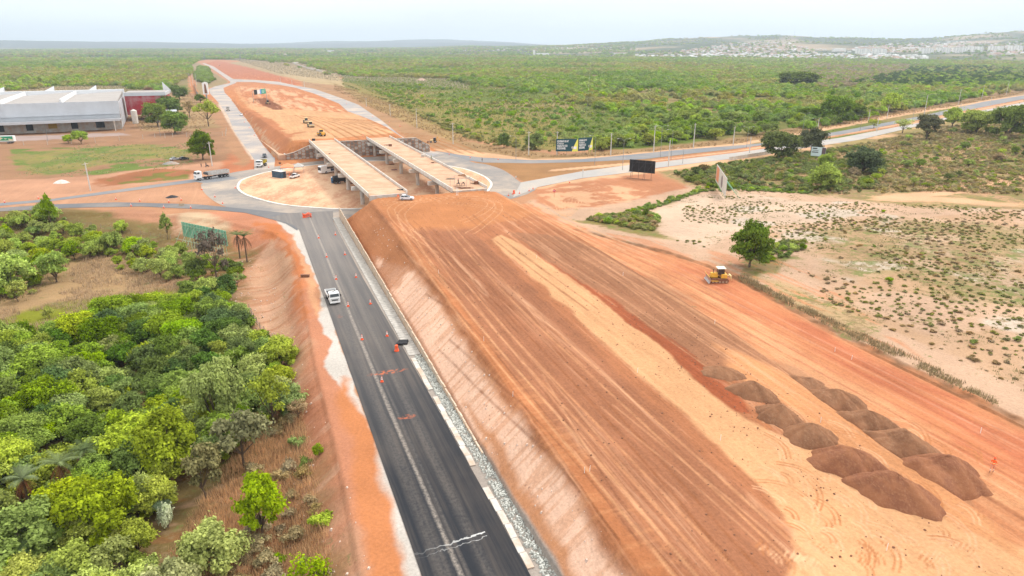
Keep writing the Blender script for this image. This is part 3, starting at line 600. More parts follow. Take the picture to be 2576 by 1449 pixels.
A_blue = asphalt_mat('grey_asphalt', (.17,.175,.185), (.17,.175,.185), (DUST, .25))
A_left = asphalt_mat('left_asphalt', (.13,.13,.135), (.13,.13,.135), (DUST, .25))
def cl(P, n=3): return crom(P, n, True)
sheet('roundabout_road', cl(RING), .015, A_ring)
sheet('side_road', TIPROAD, .025, A_blue)
sheet('far_road', FARLEFT, .03, asphalt_mat('far_asphalt', (.27,.255,.25), (.27,.255,.25), ((.55,.42,.31), .7)))
sheet('highway_carriageway', HWUP, .035, A_blue); sheet('highway_carriageway', HWLO, .04, asphalt_mat('worn_asphalt', (.33,.31,.29), (.33,.31,.29), ((.5,.4,.3), .5)))
sheet('approach_road', LOWROAD, .045, A_left)
MR2 = [ST(-40,10.8),ST(60,11.0),ST(130,10.9),ST(200,10.5),ST(207,9.2),ST(213,6.5),ST(219,3),ST(223,9),ST(221,22.5),ST(205.5,20.8),ST(150,20.6),ST(92,21.1),ST(60,21.2),ST(-40,20.9)]
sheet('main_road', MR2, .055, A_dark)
# ---------------------------------------------------------------- common paints
CONC = mat('concrete', (.50,.48,.44), .85, var=.14, scale=.6, spec=.15, dirt=((.46,.30,.19), .7))
CONCP = mat('pale_concrete', (.62,.60,.55), .85, var=.1, scale=.8, spec=.15, dirt=((.50,.34,.23), .5))
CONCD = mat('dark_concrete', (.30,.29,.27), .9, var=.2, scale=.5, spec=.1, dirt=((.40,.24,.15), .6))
DECKM = mat('dusty_deck', (.47,.285,.185), .95, var=.14, scale=.3, spec=.05, dirt=((.56,.38,.265), .8))
WHITEP = mat('white_paint', (.78,.78,.77), .35, var=.03, spec=.5); DWHITE = mat('dusty_white', (.66,.63,.58), .5, var=.08, dirt=((.5,.38,.27), .5))
BLACK = mat('black_rubber', (.02,.02,.02), .8, var=.2); DARKG = mat('dark_steel', (.05,.05,.055), .5, .3, var=.15); GLASS = mat('dark_glass', (.02,.026,.03), .12, var=.05, spec=.7)
GREYM = mat('grey_steel', (.28,.29,.30), .45, .5, var=.1); SILVER = mat('silver_paint', (.50,.51,.53), .3, .4, var=.04); NAVY = mat('charcoal_paint', (.04,.045,.055), .3, .2, var=.05)
YEL = mat('machine_yellow', (.72,.38,.03), .45, var=.08, dirt=((.5,.3,.17), .35)); YELP = mat('faded_yellow', (.78,.62,.30), .5, var=.08, dirt=((.6,.45,.3), .5)); ORG = mat('safety_orange', (.85,.11,.03), .5, var=.08)
ORGC = mat('orange_canvas', (.70,.26,.13), .8, var=.08); BLUE = mat('container_blue', (.03,.09,.15), .55, var=.15, dirt=((.25,.17,.12), .35)); BLUE2 = mat('toilet_blue', (.03,.16,.32), .5, var=.1)
GRN = mat('painted_green', (.17,.42,.28), .6, var=.1, dirt=((.25,.3,.2), .3)); WOOD = mat('weathered_wood', (.32,.25,.18), .9, var=.2, scale=6); POLEM = mat('pole_concrete', (.56,.53,.49), .85, var=.08)
BLKP = mat('black_panel', (.012,.012,.013), .6, var=.3, scale=.8); RIM = mat('wheel_rim', (.35,.35,.36), .4, .6, var=.1); LAMPW = mat('head_lamp', (.7,.7,.68), .2, spec=.8, var=.02); LAMPR = mat('tail_lamp', (.4,.02,.02), .3, var=.05)
TARP = mat('black_tarp', (.03,.03,.033), .7, var=.3); RUST = mat('rusty_steel', (.20,.09,.05), .85, var=.3, scale=4); REDW = mat('red_cladding', (.33,.015,.025), .5, var=.15, scale=.3, dirt=((.38,.25,.25), .6))
CLAD = mat('white_cladding', (.50,.52,.55), .45, var=.05, scale=.2, dirt=((.42,.43,.45), .5)); ROOFT = mat('tan_roof', (.33,.30,.275), .7, var=.06, scale=.15, dirt=((.28,.25,.23), .5)); ROOFW = mat('white_roof', (.66,.66,.66), .5, var=.04)
BRICK = mat('red_brick', (.33,.19,.14), .9, var=.15, scale=2)
# ---------------------------------------------------------------- viaduct decks
def bent(root, s, t0, t1, ax, z0=0):
    tc_ = (t0+t1)/2; a = ST(s, tc_)
    b = MB(); hw = (t1-t0)/2+.9
    b.box((a[0], a[1], 5.55), (2*hw, 1.5, 1.25), ax); b.build('pier_cap', CONCP, root, bevel=.05)
    for k in (-3.6, 3.6):
        p = ST(s, tc_+k); q = MB(); q.lathe([(.72, -.4), (.70, 5.0)], 20, Matrix.Translation((p[0], p[1], 0))); q.build('column', CONC, root, smooth_=False)
def deck(label, s0, s1, ta, tb, wdt, ssk):
    """ta: left edge at s0, tb: left edge at s1"""
    root = thing('viaduct_deck', label, 'viaduct', (0, 0, 0)); n = 24; prof = []
    ax = math.atan2(*reversed([ST(s1, tb)[i]-ST(s0, ta)[i] for i in (0, 1)]))-math.pi/2
    def P(u, w): s = s0+(s1-s0)*u+ssk*w*(1 if u > .5 else 1); t = ta+(tb-ta)*u+w; return ST(s, t)
    def slab(name, w0, w1, z0, z1, m, u0=0., u1=1., segs=1):
        b = MB()
        for i in range(segs):
            ua = u0+(u1-u0)*i/segs; ub = u0+(u1-u0)*(i+1)/segs-(.0006 if segs > 1 else 0)
            c = [P(ua, w0), P(ua, w1), P(ub, w1), P(ub, w0)]
            b.add([(q[0], q[1], z0) for q in c]+[(q[0], q[1], z1) for q in c], [(3,2,1,0),(4,5,6,7),(0,1,5,4),(1,2,6,5),(2,3,7,6),(3,0,4,7)])
        return b.build(name, m, root)
    slab('slab', .004, wdt-.004, 7.28, 7.56, DECKM)
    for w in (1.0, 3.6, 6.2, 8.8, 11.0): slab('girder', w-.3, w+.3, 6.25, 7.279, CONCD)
    for w in (0., wdt-.28):
        slab('barrier', w, w+.28, 7.0, 8.32, CONCP, segs=45)
    slab('end_beam', .3, wdt-.3, 6.05, 7.55, CONC, -.004, 0.002); slab('end_beam', .3, wdt-.3, 6.1, 7.5, CONC, .996, 1.001)
    for s in (333.5, 306.6, 280, 253.5, 227.5):
        u = (s-s0)/(s1-s0); t = ta+(tb-ta)*u; bent(root, s, t, t+wdt, ax)
    for u in (.19, .39, .585, .78): slab('expansion_joint', .3, wdt-.3, 7.561, 7.566, mat('joint_dust', (.62,.50,.38), .95), u, u+.0012)
    return root, P
dk1, P1 = deck('left viaduct deck covered in tan dust, a white hatchback parked at its near end', 204.3, 339.5, 31.5, 26.4, 12.1, .06)
dk2, P2 = deck('right viaduct deck with the canopy frame and rubble at its near end', 202.6, 341, 57.1, 53.6, 11.6, .03)
# abutment of hexagonal concrete panels
def hex_mat():
    m, nt, b, N, L = new_mat('hexagonal_panels'); tc = N('ShaderNodeTexCoord'); sp = N('ShaderNodeSeparateXYZ'); L(tc.outputs['Object'], sp.inputs[0])
    vo = N('ShaderNodeTexVoronoi'); vo.feature = 'DISTANCE_TO_EDGE'; vo.inputs['Randomness'].default_value = .0; vo.inputs['Scale'].default_value = 1.
    x = math_(N, L, 'DIVIDE', sp.outputs[0], 1.75); z = math_(N, L, 'DIVIDE', sp.outputs[2], 1.5)
    # offset every other column to make hexagons
    fl = math_(N, L, 'FLOOR', x); od = math_(N, L, 'MULTIPLY', math_(N, L, 'MODULO', math_(N, L, 'ABSOLUTE', fl), 2.), .5)
    zz = math_(N, L, 'ADD', z, od); fx = math_(N, L, 'SUBTRACT', math_(N, L, 'FRACT', x), .5); fz = math_(N, L, 'SUBTRACT', math_(N, L, 'FRACT', zz), .5)
    ax_ = math_(N, L, 'ABSOLUTE', fx); az_ = math_(N, L, 'ABSOLUTE', fz)
    d = math_(N, L, 'MAXIMUM', az_, math_(N, L, 'ADD', math_(N, L, 'MULTIPLY', ax_, .86), math_(N, L, 'MULTIPLY', az_, .42)))
    j = mrange(N, L, d, .40, .455)
    cb = N('ShaderNodeCombineXYZ'); L(fl, cb.inputs[0]); L(math_(N, L, 'FLOOR', zz), cb.inputs[2]); wn = N('ShaderNodeTexWhiteNoise'); L(cb.outputs[0], wn.inputs[0])
    c0 = mixc(N, L, mrange(N, L, wn.outputs[0], .55, .8), (.42,.40,.36), (.16,.135,.115)); c0 = mixc(N, L, mrange(N, L, noise(N, L, tc.outputs['Object'], 1.1, 5, .7), .45, .65, 0, .5), c0, (.33,.2,.13))
    L(mixc(N, L, j, c0, (.33,.17,.10)), b.inputs['Base Color']); b.inputs['Roughness'].default_value = .9
    bp = N('ShaderNodeBump'); bp.invert = True; bp.inputs['Strength'].default_value = .6; bp.inputs['Distance'].default_value = .1; L(j, bp.inputs['Height']); L(bp.outputs[0], b.inputs['Normal']); return m
HEX = hex_mat()
def hexwall(label, pa, pb, prof):
    a = Vector((*ST(*pa), 0)); b_ = Vector((*ST(*pb), 0)); d = b_-a; ln = d.length
    r = thing('abutment_wall', label, 'abutment', a, math.atan2(d.y, d.x)); m = MB()
    pts = [(0, -.3)]+[(u*ln, z) for u, z in prof]+[(ln, -.3)]
    m.prism(pts, 0, .35); m.build('panel_face', HEX, r); m = MB(); m.prism([(p[0], p[1]-.05) for p in pts], .355, 3.2); m.build('backfill', DECKM, r)
    q = MB(); pr = [(u*ln, z) for u, z in prof]
    for (x0, z0), (x1, z1) in zip(pr[:-1], pr[1:]): q.add([(x0,-.1,z0+.003),(x1,-.1,z1+.003),(x1,.45,z1+.003),(x0,.45,z0+.003),(x0,-.1,z0+.22),(x1,-.1,z1+.22),(x1,.45,z1+.22),(x0,.45,z0+.22)], [(3,2,1,0),(4,5,6,7),(0,1,5,4),(1,2,6,5),(2,3,7,6),(3,0,4,7)])
    q.build('coping', CONC, r); return r
hexwall('long abutment wall of hexagonal concrete panels under the far ends of the decks', (335.6, 15.3), (336.8, 84), [(0, 2.3), (.05, 3.0), (.16, 6.0), (.2, 7.1), (.9, 7.1), (1, 3.)])
hexwall('low wing wall of concrete panels beside the dark pickup', (335.6, 15.25), (408, 9.5), [(0, 2.3), (.3, 2.0), (1, .7)])
# retaining wall on the left of the near fill
rw = thing('retaining_wall', 'low concrete panel retaining wall at the foot of the near embankment', 'retaining wall', (*ST(212, 23.5), 0)); S0 = Vector((*ST(212, 23.5), 0))
pan = MB()
for i in range(93):
    s = 212-1.5*i; h = float(np.interp(s, [72, 85, 107, 155, 205, 212], [.12, .6, 1.2, 1.95, 2.85, 2.9]))+.25*rng.random(); a = ST(s, 23.5); c = ST(s-.75, 23.5)
    pan.box((c[0]-S0.x, c[1]-S0.y, h/2-.2), (.22, 1.46, h+.4), -AZ)
pan.build('wall_panels', mat('wall_concrete', (.52,.42,.32), .9, var=.25, scale=1.1, dirt=((.5,.32,.2), .8)), rw)
cp = MB()
for i in range(104):
    c = ST(211-1.02*i, 22.2+.06*rng.random()); cp.box((c[0], c[1], .03), (2.0, .93, .10), -AZ+rng.uniform(-.12, .12))
tag(cp.build('drain_blocks', mat('grey_blocks', (.40,.37,.33), .9, var=.22, scale=1.3)), 'long strip of grey drain blocks between the new road and the retaining wall', 'drain')
cp2 = MB()
for i in range(42):
    if i in (5, 14, 15, 22, 28, 29, 33): continue
    c = ST(103-2.4*i, 21.55+.14*rng.random()); cp2.box((c[0], c[1], .06), (.75, 2.34, .13), -AZ+rng.uniform(-.05, .05))
tag(cp2.build('kerb_slabs', CONC), 'near row of broken pale drain slabs with red earth showing between them', 'kerb')
# grey rubble in the drain: one countless heap
st_ = MB()
for i in range(2600):
    s = rng.uniform(30, 105); tt = 22.1+1.3*rng.random() if s > 75 else 22.3+1.6*rng.random(); c = ST(s, tt); r = rng.uniform(.08, .28)
    st_.box((c[0], c[1], r*.35), (r*1.6, r, r), rng.uniform(0, 6), taper=(.6, .6))
tag(st_.build('rubble', mat('grey_rubble', (.42,.42,.38), .95, var=.3, scale=1.5)), 'grey crushed stone filling the drain beside the road', 'gravel', kind='stuff')
# kerb of the roundabout island and the island itself
isl = crom(ISLE, 5, True); iv = np.array(isl); cen = iv.mean(0)
def inset(P, d):
    P = np.array(P); n = np.roll(P, -1, 0)-np.roll(P, 1, 0); n = np.stack([-n[:, 1], n[:, 0]], 1); n /= np.linalg.norm(n, axis=1)[:, None]+1e-9
    A = .5*np.sum(P[:, 0]*np.roll(P[:, 1], -1)-np.roll(P[:, 0], -1)*P[:, 1]); return [tuple(q) for q in P+n*d*(1 if A > 0 else -1)]
k = MB(); o1 = isl; o2 = inset(isl, .9); n = len(isl)
k.add([(p[0], p[1], .0) for p in o1]+[(p[0], p[1], .19) for p in o1]+[(p[0], p[1], .19) for p in o2]+[(p[0], p[1], 0) for p in o2], [(i, (i+1) % n, n+(i+1) % n, n+i) for i in range(n)]+[(n+i, n+(i+1) % n, 2*n+(i+1) % n, 2*n+i) for i in range(n)]+[(2*n+i, 2*n+(i+1) % n, 3*n+(i+1) % n, 3*n+i) for i in range(n)])
tag(k.build('island_kerb', CONCP), 'pale kerb ringing the dirt island under the viaduct', 'kerb')
def soil_mat(name, c1, c2, c3, sc=.25):
    m, nt, b, N, L = new_mat(name); pos = N('ShaderNodeNewGeometry').outputs['Position']
    mp = N('ShaderNodeMapping'); mp.inputs['Scale'].default_value = (1, .45, 1); mp.inputs['Rotation'].default_value = (0, 0, .5); L(pos, mp.inputs[0])
    a = mrange(N, L, noise(N, L, mp.outputs[0], sc*.35, 6, .62), .42, .58); c = mixc(N, L, a, c1, c2); a2 = mrange(N, L, noise(N, L, mp.outputs[0], sc*3, 6, .7), .5, .68, 0, .8); c = mixc(N, L, a2, c, c3)
    L(c, b.inputs['Base Color']); b.inputs['Roughness'].default_value = .95; b.inputs['Specular IOR Level'].default_value = .08
    bp = N('ShaderNodeBump'); bp.inputs['Strength'].default_value = .5; bp.inputs['Distance'].default_value = .2; L(noise(N, L, pos, 1.5, 6, .7), bp.inputs['Height']); L(bp.outputs[0], b.inputs['Normal']); return m
sheet('island_ground', inset(isl, .85), .12, soil_mat('island_soil', (.58,.37,.23), (.45,.225,.13), (.62,.43,.28), .4))
# ---------------------------------------------------------------- loose heaps of soil on the fill
def heap(label, name, cx, cy, z, rx, ry, h, rz, m, seed, grp=None, cat='dirt mound', tail=0.):
    n = 56; vs = []; fs = []; NR = 20; rs = np.linspace(0, 1, NR+1)
    for i, r in enumerate(rs):
        for j in range(n):
            a = 2*math.pi*j/n; wob = 1+.12*math.sin(2*a+seed)+.07*math.sin(5*a+seed*2)+.05*math.sin(11*a+seed)
            x = r*rx*wob*math.cos(a); y = r*ry*wob*math.sin(a)
            x += tail*rx*r*r*(1 if math.cos(a) > 0 else .2)*max(0, math.cos(a))
            hh = h*(1-r**1.45)*(1+.15*r*math.sin(a*3+seed))+(.16*(float(fbm(np.array([x*.9+seed*9]), np.array([y*.9]), 7)[0])-.5)*h+.10*(rng.random()-.5))*(1-r**6)*(1 if r < 1 else 0)
            c, s = math.cos(rz), math.sin(rz); X = cx+x*c-y*s; Y = cy+x*s+y*c
            vs.append((x, y, hh, X, Y))
    gz = hf(np.array([v[3] for v in vs]), np.array([v[4] for v in vs]))
    V = [(v[0], v[1], v[2]+max(-.6, min(.8, g-z))-(.08 if i >= NR*n else 0)) for i, (v, g) in enumerate(zip(vs, gz))]
    for i in range(NR):
        for j in range(n): fs.append((i*n+j, (i+1)*n+j, (i+1)*n+(j+1) % n, i*n+(j+1) % n))
    o = npmesh(name, V, fs, m, True); o.location = (cx, cy, z); o.rotation_euler = (0, 0, rz); return tag(o, label, cat, grp)
PILE = soil_mat('pile_soil', (.26,.125,.066), (.205,.10,.055), (.30,.175,.10), 1.6); PILER = soil_mat('red_pile_soil', (.27,.115,.058), (.215,.09,.05), (.32,.16,.085), 1.6)
piles = [((1822,935),38,'faint flattened soil mound, farthest of the left row of heaps',0),((1898,985),42,'brown soil mound second from the far end of the left row',0),((1965,1045),44,'brown soil mound third from the far end of the left row',0),
 ((2045,1095),48,'grey-brown soil mound in the middle of the left row beside a white stake',0),((2145,1165),62,'reddish soil mound, last but one at the near end of the left row',1),((2255,1235),68,'dark red soil mound standing nearest of the left row',1),
 ((2035,965),40,'flattened soil mound, farthest of the right row of heaps',0),((2110,1010),48,'brown soil mound second from the far end of the right row',0),((2190,1065),50,'brown soil mound third in the right row of heaps',0),
 ((2275,1120),58,'broad brown soil mound last but one of the right row',0),((2378,1190),68,'dark soil mound nearest of the right row by the worker in orange',1)]
for i, ((px, py), wpx, lb, rd_) in enumerate(piles):
    g = G(px-.1*wpx, py+wpx*.14); sc = F/(math.hypot(g.x, g.y)+20)
    heap(lb, 'soil_mound', g.x, g.y, g.z, wpx*1.22/sc, wpx*.86/sc, wpx*(.42 if i in (0,6) else .68)/sc, -.62, PILER if rd_ else PILE, i*1.7, 'heaps of soil tipped in two rows on the fill')
# small heaps
for (px, py), (rx, ry, h), m, lb in (((155,460),(3.2,2,1.2),CONCP,'white sand heap beside the dirt track left of the pole'),((430,413),(3.6,2,1.3),CONCD,'grey gravel heap near the silver car'),((433,497),(2.2,1.1,.8),TARP,'small black heap of asphalt between the two left roads'),
   ((1060,203),(9,5,3.5),None,'pinkish excavated soil heap beside the far utility poles')):
    g = G(px, py); heap(lb, 'material_heap', g.x, g.y, g.z, rx, ry, h, .3, m or soil_mat('pink_heap', (.45,.31,.25), (.4,.27,.2), (.5,.36,.28)), px, None, 'heap')
# ---------------------------------------------------------------- road things
def cone_mesh(lab):
    r = thing('traffic_cone', lab, 'traffic cone')
    b = MB(); b.box((0, 0, .05), (.46, .46, .10)); b.build('base', ORG, r)
    b = MB(); b.lathe([(.19, .1), (.04, 1.02)], 12); b.build('cone', ORG, r)
    b = MB(); b.lathe([(.148, .42), (.118, .62)], 12); b.build('reflective_band', WHITEP, r); b = MB(); b.lathe([(.098, .74), (.077, .88)], 12); b.build('reflective_band', WHITEP, r)
    return r
cones = [(802,600,'third-lane cone at the far end of the new road'),(844,592,'cone at the road edge nearest the start of the retaining wall'),(822,648,'cone on the pale wheel tracks left of centre at the far end'),(868,642,'cone by the drain slabs at the far end of the new road'),
 (846,704,'cone a truck length behind the white flatbed truck'),(896,699,'cone at the right road edge level with the rear of the flatbed truck'),(876,772,'cone on the asphalt just right of the flatbed truck front'),(932,766,'cone by the drain slabs level with the flatbed truck front'),
 (911,856,'cone on the asphalt below the red dust patch'),(974,847,'cone with soil spilt round it at the road edge'),(961,962,'cone standing alone nearest to the camera on the dark asphalt')]
c0 = None
for i, (px, py, lb) in enumerate(cones):
    p = G(px, py); p.z = .06
    lb = 'orange-white '+lb
    if c0 is None: c0 = cone_mesh(lb); c0.location = p; c0['group'] = 'traffic cones on the new road'
    else: dup(c0, p, rng.uniform(0, 1.5), lb, 'traffic cones on the new road')
def CN(l, desc, grp):
    for i, (px, py) in enumerate(l):
        p = G(px, py); p.z = max(p.z, .05); dup(c0, p, rng.uniform(0, 1.5), 'orange traffic cone '+desc[i], grp)
CN([(592,474),(508,478),(560,512),(541,497),(676,422)], ['against the kerb at the left tip of the roundabout island','on the outer left edge of the roundabout','where the lower side road joins the roundabout','on dirt just outside the roundabout curve','between the white dump truck and the roundabout'], 'cones around the roundabout')
CN([(456,504),(425,509),(480,524),(412,523),(330,519),(352,507),(292,503),(97,500),(12,510)], ['beside the black asphalt heap','left of the black asphalt heap','by the fallen board at the lower side road','two cones left of the fallen board','at the lower side road below the tall pole','on the strip between side roads, rightmost of three','on the strip between side roads, middle of three','near the lone tree on the left','at the far left of the side roads'], 'cones along the side roads on the left')
CN([(1307,487),(1331,481),(1341,476),(1433,460),(1279,493),(1290,489)], ['beside the largest marker drum at the highway fork','first of the row toward the no entry sign','second of the row toward the no entry sign','last of the row by the highway edge','leftmost at the edge of the platform and highway','second from the left at the edge of the platform and highway'], 'cones at the highway fork')
CN([(1130,389),(1183,397),(1253,402)], ['on the right road before the highway','on the dusty edge of the upper carriageway','on the verge of the upper carriageway'], 'cones beside the upper carriageway')
CN([(980,308),(937,294),(1005,318),(1008,318),(872,262),(615,308),(627,322),(640,341),(612,296),(592,208)], ['on the right road beside the far fill','behind the one by the far fill','left of a pair on the right road','right of a pair on the right road','farthest on the right road','on the left far road, farthest of three','on the left far road, middle of three','on the left far road, nearest of three','beside the white car','at the bend of the far road'], 'cones on the far roads')
CN([(1000,881)], ['short and thick, next to the open pipe pit'], 'traffic cones on the new road')
# barricade and drum
def marker_drum(px, py, lb, sc=1.):
    p = G(px, py); p.z = max(p.z, .06); r = thing('marker_drum', lb, 'traffic drum', p); r.scale = (sc,)*3
    b = MB(); b.lathe([(.42, 0), (.42, .12), (.32, .14), (.27, 1.05), (.15, 1.12)], 14); b.build('barrel', ORG, r); b = MB(); b.lathe([(.305, .42), (.292, .60)], 14); b.lathe([(.288, .72), (.278, .88)], 14); b.build('reflective_band', WHITEP, r)
marker_drum(766,548,'orange marker drum beside the fallen mesh at the junction'); marker_drum(1293,487,'tall orange drum at the edge of the highway fork',1.1); marker_drum(998,884,'large orange and white drum at the pipe pit by the drain',1.); marker_drum(815,431,'orange drum on the road under the left deck')
p = G(772,548); r = thing('barrier_mesh', 'crumpled orange plastic mesh on trestles at the road junction', 'safety mesh', (p.x, p.y, .06)); b = MB()
for i in range(9):
    for j in range(4):
        x = i*.3-1.2; z = j*.35; f = lambda u, w: (u, .5*math.sin(u*2.1)+.2*math.sin(w*5+u), w+.15*math.sin(u*4)); b.add([f(x, z), f(x+.27, z), f(x+.27, z+.3), f(x, z+.3)], [(0,1,2,3)])
o = b.build('mesh_sheet', ORG, r); md = o.modifiers.new('thick', 'SOLIDIFY'); md.thickness = .03
b = MB(); b.bar((-1, .3, 0), (-1, .3, 1.3), .04); b.bar((1, -.3, 0), (1, -.3, 1.4), .04); b.build('post', WOOD, r)
# white survey stakes
sk = None
stk = [(1217,858),(1470,1190),(1483,1186),(1095,690),(1104,688),(1280,1000),(1290,998),(1350,650),(1603,938),(1812,1108),(2064,1063),(1567,694),(1588,700),(2100,885),(2117,893),(2142,905),(2235,958),(2466,1090),(1975,885),(1740,880),(1798,815),(2230,1385)]
dsc = ['on the edge of the slope below the retaining wall bend','left of a pair low on the platform edge','right of a pair low on the platform edge','left of a pair on the upper platform edge','right of a pair on the upper platform edge','left of a pair halfway along the platform edge','right of a pair halfway along the platform edge','near the far start of the tan strip','on the left border of the tan strip midway','on the left border of the tan strip near the first heaps','between the tan strip and the third left heap','first on the ridge beside the haul road','second on the ridge beside the haul road','first beside the right row of heaps','second beside the right row of heaps','third beside the right row of heaps','on the ridge past the second heap','on the ridge by the worker','beyond the right row of heaps','above the left row of heaps','in the brown band before the heaps','alone on the tan ground at the bottom right']
for q_, ((px, py), d) in enumerate(zip(stk, dsc)):
    if q_ in (3, 5, 12, 14, 16, 18, 19): continue
    p = G(px, py); lb = 'thin white survey stake '+d
    if sk is None:
        b = MB(); b.box((0, 0, .4), (.05, .05, .8), taper=(.8, .8)); sk = tag(b.build('survey_stake', WHITEP), lb, 'survey stake', 'survey stakes on the fill'); sk.location = p
    else: o = sk.copy(); COL.objects.link(o); o.location = p; o.rotation_euler = (rng.uniform(-.08, .08), rng.uniform(-.08, .08), 0); o['label'] = lb
# signs
def post_sign(px, py, lb, h, fn, cat='road sign', pm=GREYM, rz=0.):
    p = G(px, py); r = thing('road_sign', lb, cat, p, rz); b = MB(); b.bar((0, 0, -.2), (0, 0, h), .05); b.build('post', pm, r); fn(r, h); return r
def noentry(r, h):
    b = MB(); b.lathe([(.5, 0), (.5, .04)], 28, Matrix.Translation((0, -.06, h-.3)) @ Matrix.Rotation(math.pi/2, 4, 'X')); b.build('disc', mat('sign_red', (.55,.01,.03), .4), r)
    b = MB(); b.box((0, -.105, h-.3), (.7, .01, .17)); b.build('bar_mark', WHITEP, r)
post_sign(1394, 497, 'round red no entry sign with a white bar beside the dirt track', 2.7, noentry, pm=RUST)
def works(r, h): b = MB(); b.box((0, -.06, h-.4), (1.0, .04, .8)); b.build('board', RUST, r); b = MB(); b.box((0, -.085, h-.4), (.8, .01, .12)); b.build('lettering_band', TARP, r)
post_sign(706, 427, 'dark orange works sign seen beside the blue container', 3.2, works)
post_sign(656, 432, 'small orange works sign in front of the wing wall corner', 1.4, works) if False else None
def chev(r, h): b = MB(); b.box((0, -.06, h-.35), (.6, .04, .6)); b.build('board', DWHITE, r)
post_sign(1298, 450+0, 'thin white marker post on the splitter island verge', 1.2, chev)
post_sign(1466, 448, 'thin sign on a slim pole at the lower highway edge', 3.4, chev)
b = MB(); g = G(457, 519); r = thing('fallen_board', 'dark wooden board leaning on a trestle by the lower side road', 'sign board', g, .3); b.box((0, 0, .45), (1.7, .06, .9), M=Matrix.Rotation(-.5, 4, 'X')); b.build('board', WOOD, r); b = MB(); b.bar((.5, .9, 0), (.5, .1, 1), .04); b.bar((-.5, .9, 0), (-.5, .1, 1), .04); b.build('strut', WOOD, r)
g = G(768, 697); b = MB(); b.box((0, 0, .28), (1.9, .5, .5)); b.box((0, 0, .56), (2.1, .7, .06)); o = tag(b.build('steel_trough', RUST), 'rusty steel box lying on the pale shoulder left of the road', 'steel box'); o.location = g
g = G(1012, 866); b = MB()
for i in range(3): b.bar((-.9+.1*i, i*.55-.5, .25), (1.0, i*.55-.4, .3), .24, 12)
o = tag(b.build('drain_pipes', TARP), 'three black drain pipes lying in the pit beside the drain', 'pipes'); o.location = (g.x, g.y, .05)
# gantry sign across the far road
pa = G(638, 258); pb = G(672, 254); pa.z = max(pa.z-1, 0); mid = (pa+pb)/2; r = thing('gantry_sign', 'overhead road sign gantry with black, white and green panels beyond the viaduct', 'gantry sign', pa, math.atan2((pb-pa).y, (pb-pa).x)); ln = (pb-pa).length; H_ = 11.2
b = MB(); b.bar((0, 0, -1), (0, 0, H_-1.5), .18); b.build('post', GREYM, r); b = MB(); b.bar((ln, 0, -1), (ln, 0, H_-1.5), .18); b.build('post', GREYM, r)
q = .5*ln/34
for x0, x1, m, nm in ((.1,.32,BLKP,'black_panel'),(.32,.52,WHITEP,'white_panel'),(.53,.62,mat('sign_blue', (.15,.3,.65), .5),'blue_panel'),(.62,.95,mat('sign_green', (.0,.30,.18), .5),'green_panel')):
    b = MB(); b.box(((x0+x1)/2*ln*1.0, -.25, H_-1.4), ((x1-x0)*ln-.04, .12, 4.4 if nm != 'white_panel' else 3.4)); pn = b.build(nm, m, r)
    if nm == 'green_panel':
        b = MB()
        for i in range(3): b.box((.785*ln-.3*i, -.32, H_-.3-1.1*i), (ln*(.22-.03*i), .02, .3))
        b.build('lettering', WHITEP, pn)
b = MB(); b.bar((0, 0, H_-1.6), (ln, 0, H_-1.6), .12); b.bar((0, 0, H_-.4), (ln, 0, H_-.4), .10); b.build('beam', GREYM, r)
# ---------------------------------------------------------------- vehicles (x forward)
def wheel(r, x, y, rad, w, name='wheel'):
    m = Matrix.Translation((x, y, rad)) @ Matrix.Rotation(math.pi/2, 4, 'X')
    root = bpy.data.objects.new(name, None) if False else None
    b = MB(); b.lathe([(rad*.62, -w/2), (rad*.95, -w/2), (rad, -w*.35), (rad, w*.35), (rad*.95, w/2), (rad*.62, w/2)], 16, m); t = b.build(name, BLACK, r)
    b = MB(); b.lathe([(rad*.6, -w/2-.01), (rad*.6, w/2+.01)], 12, m); b.build('rim', RIM, t)
def prism_w(mb, pts, y0, y1, ins=0.):      # side outline with the upper points drawn in
    n = len(pts); zt = max(p[1] for p in pts); zb = min(p[1] for p in pts); f = lambda z: ins*(z-zb)/(zt-zb+1e-6)
    mb.add([(p[0], y0+f(p[1]), p[1]) for p in pts]+[(p[0], y1-f(p[1]), p[1]) for p in pts], [tuple(range(n)), tuple(range(2*n-1, n-1, -1))]+[(i, n+i, n+(i+1) % n, (i+1) % n) for i in range(n)])
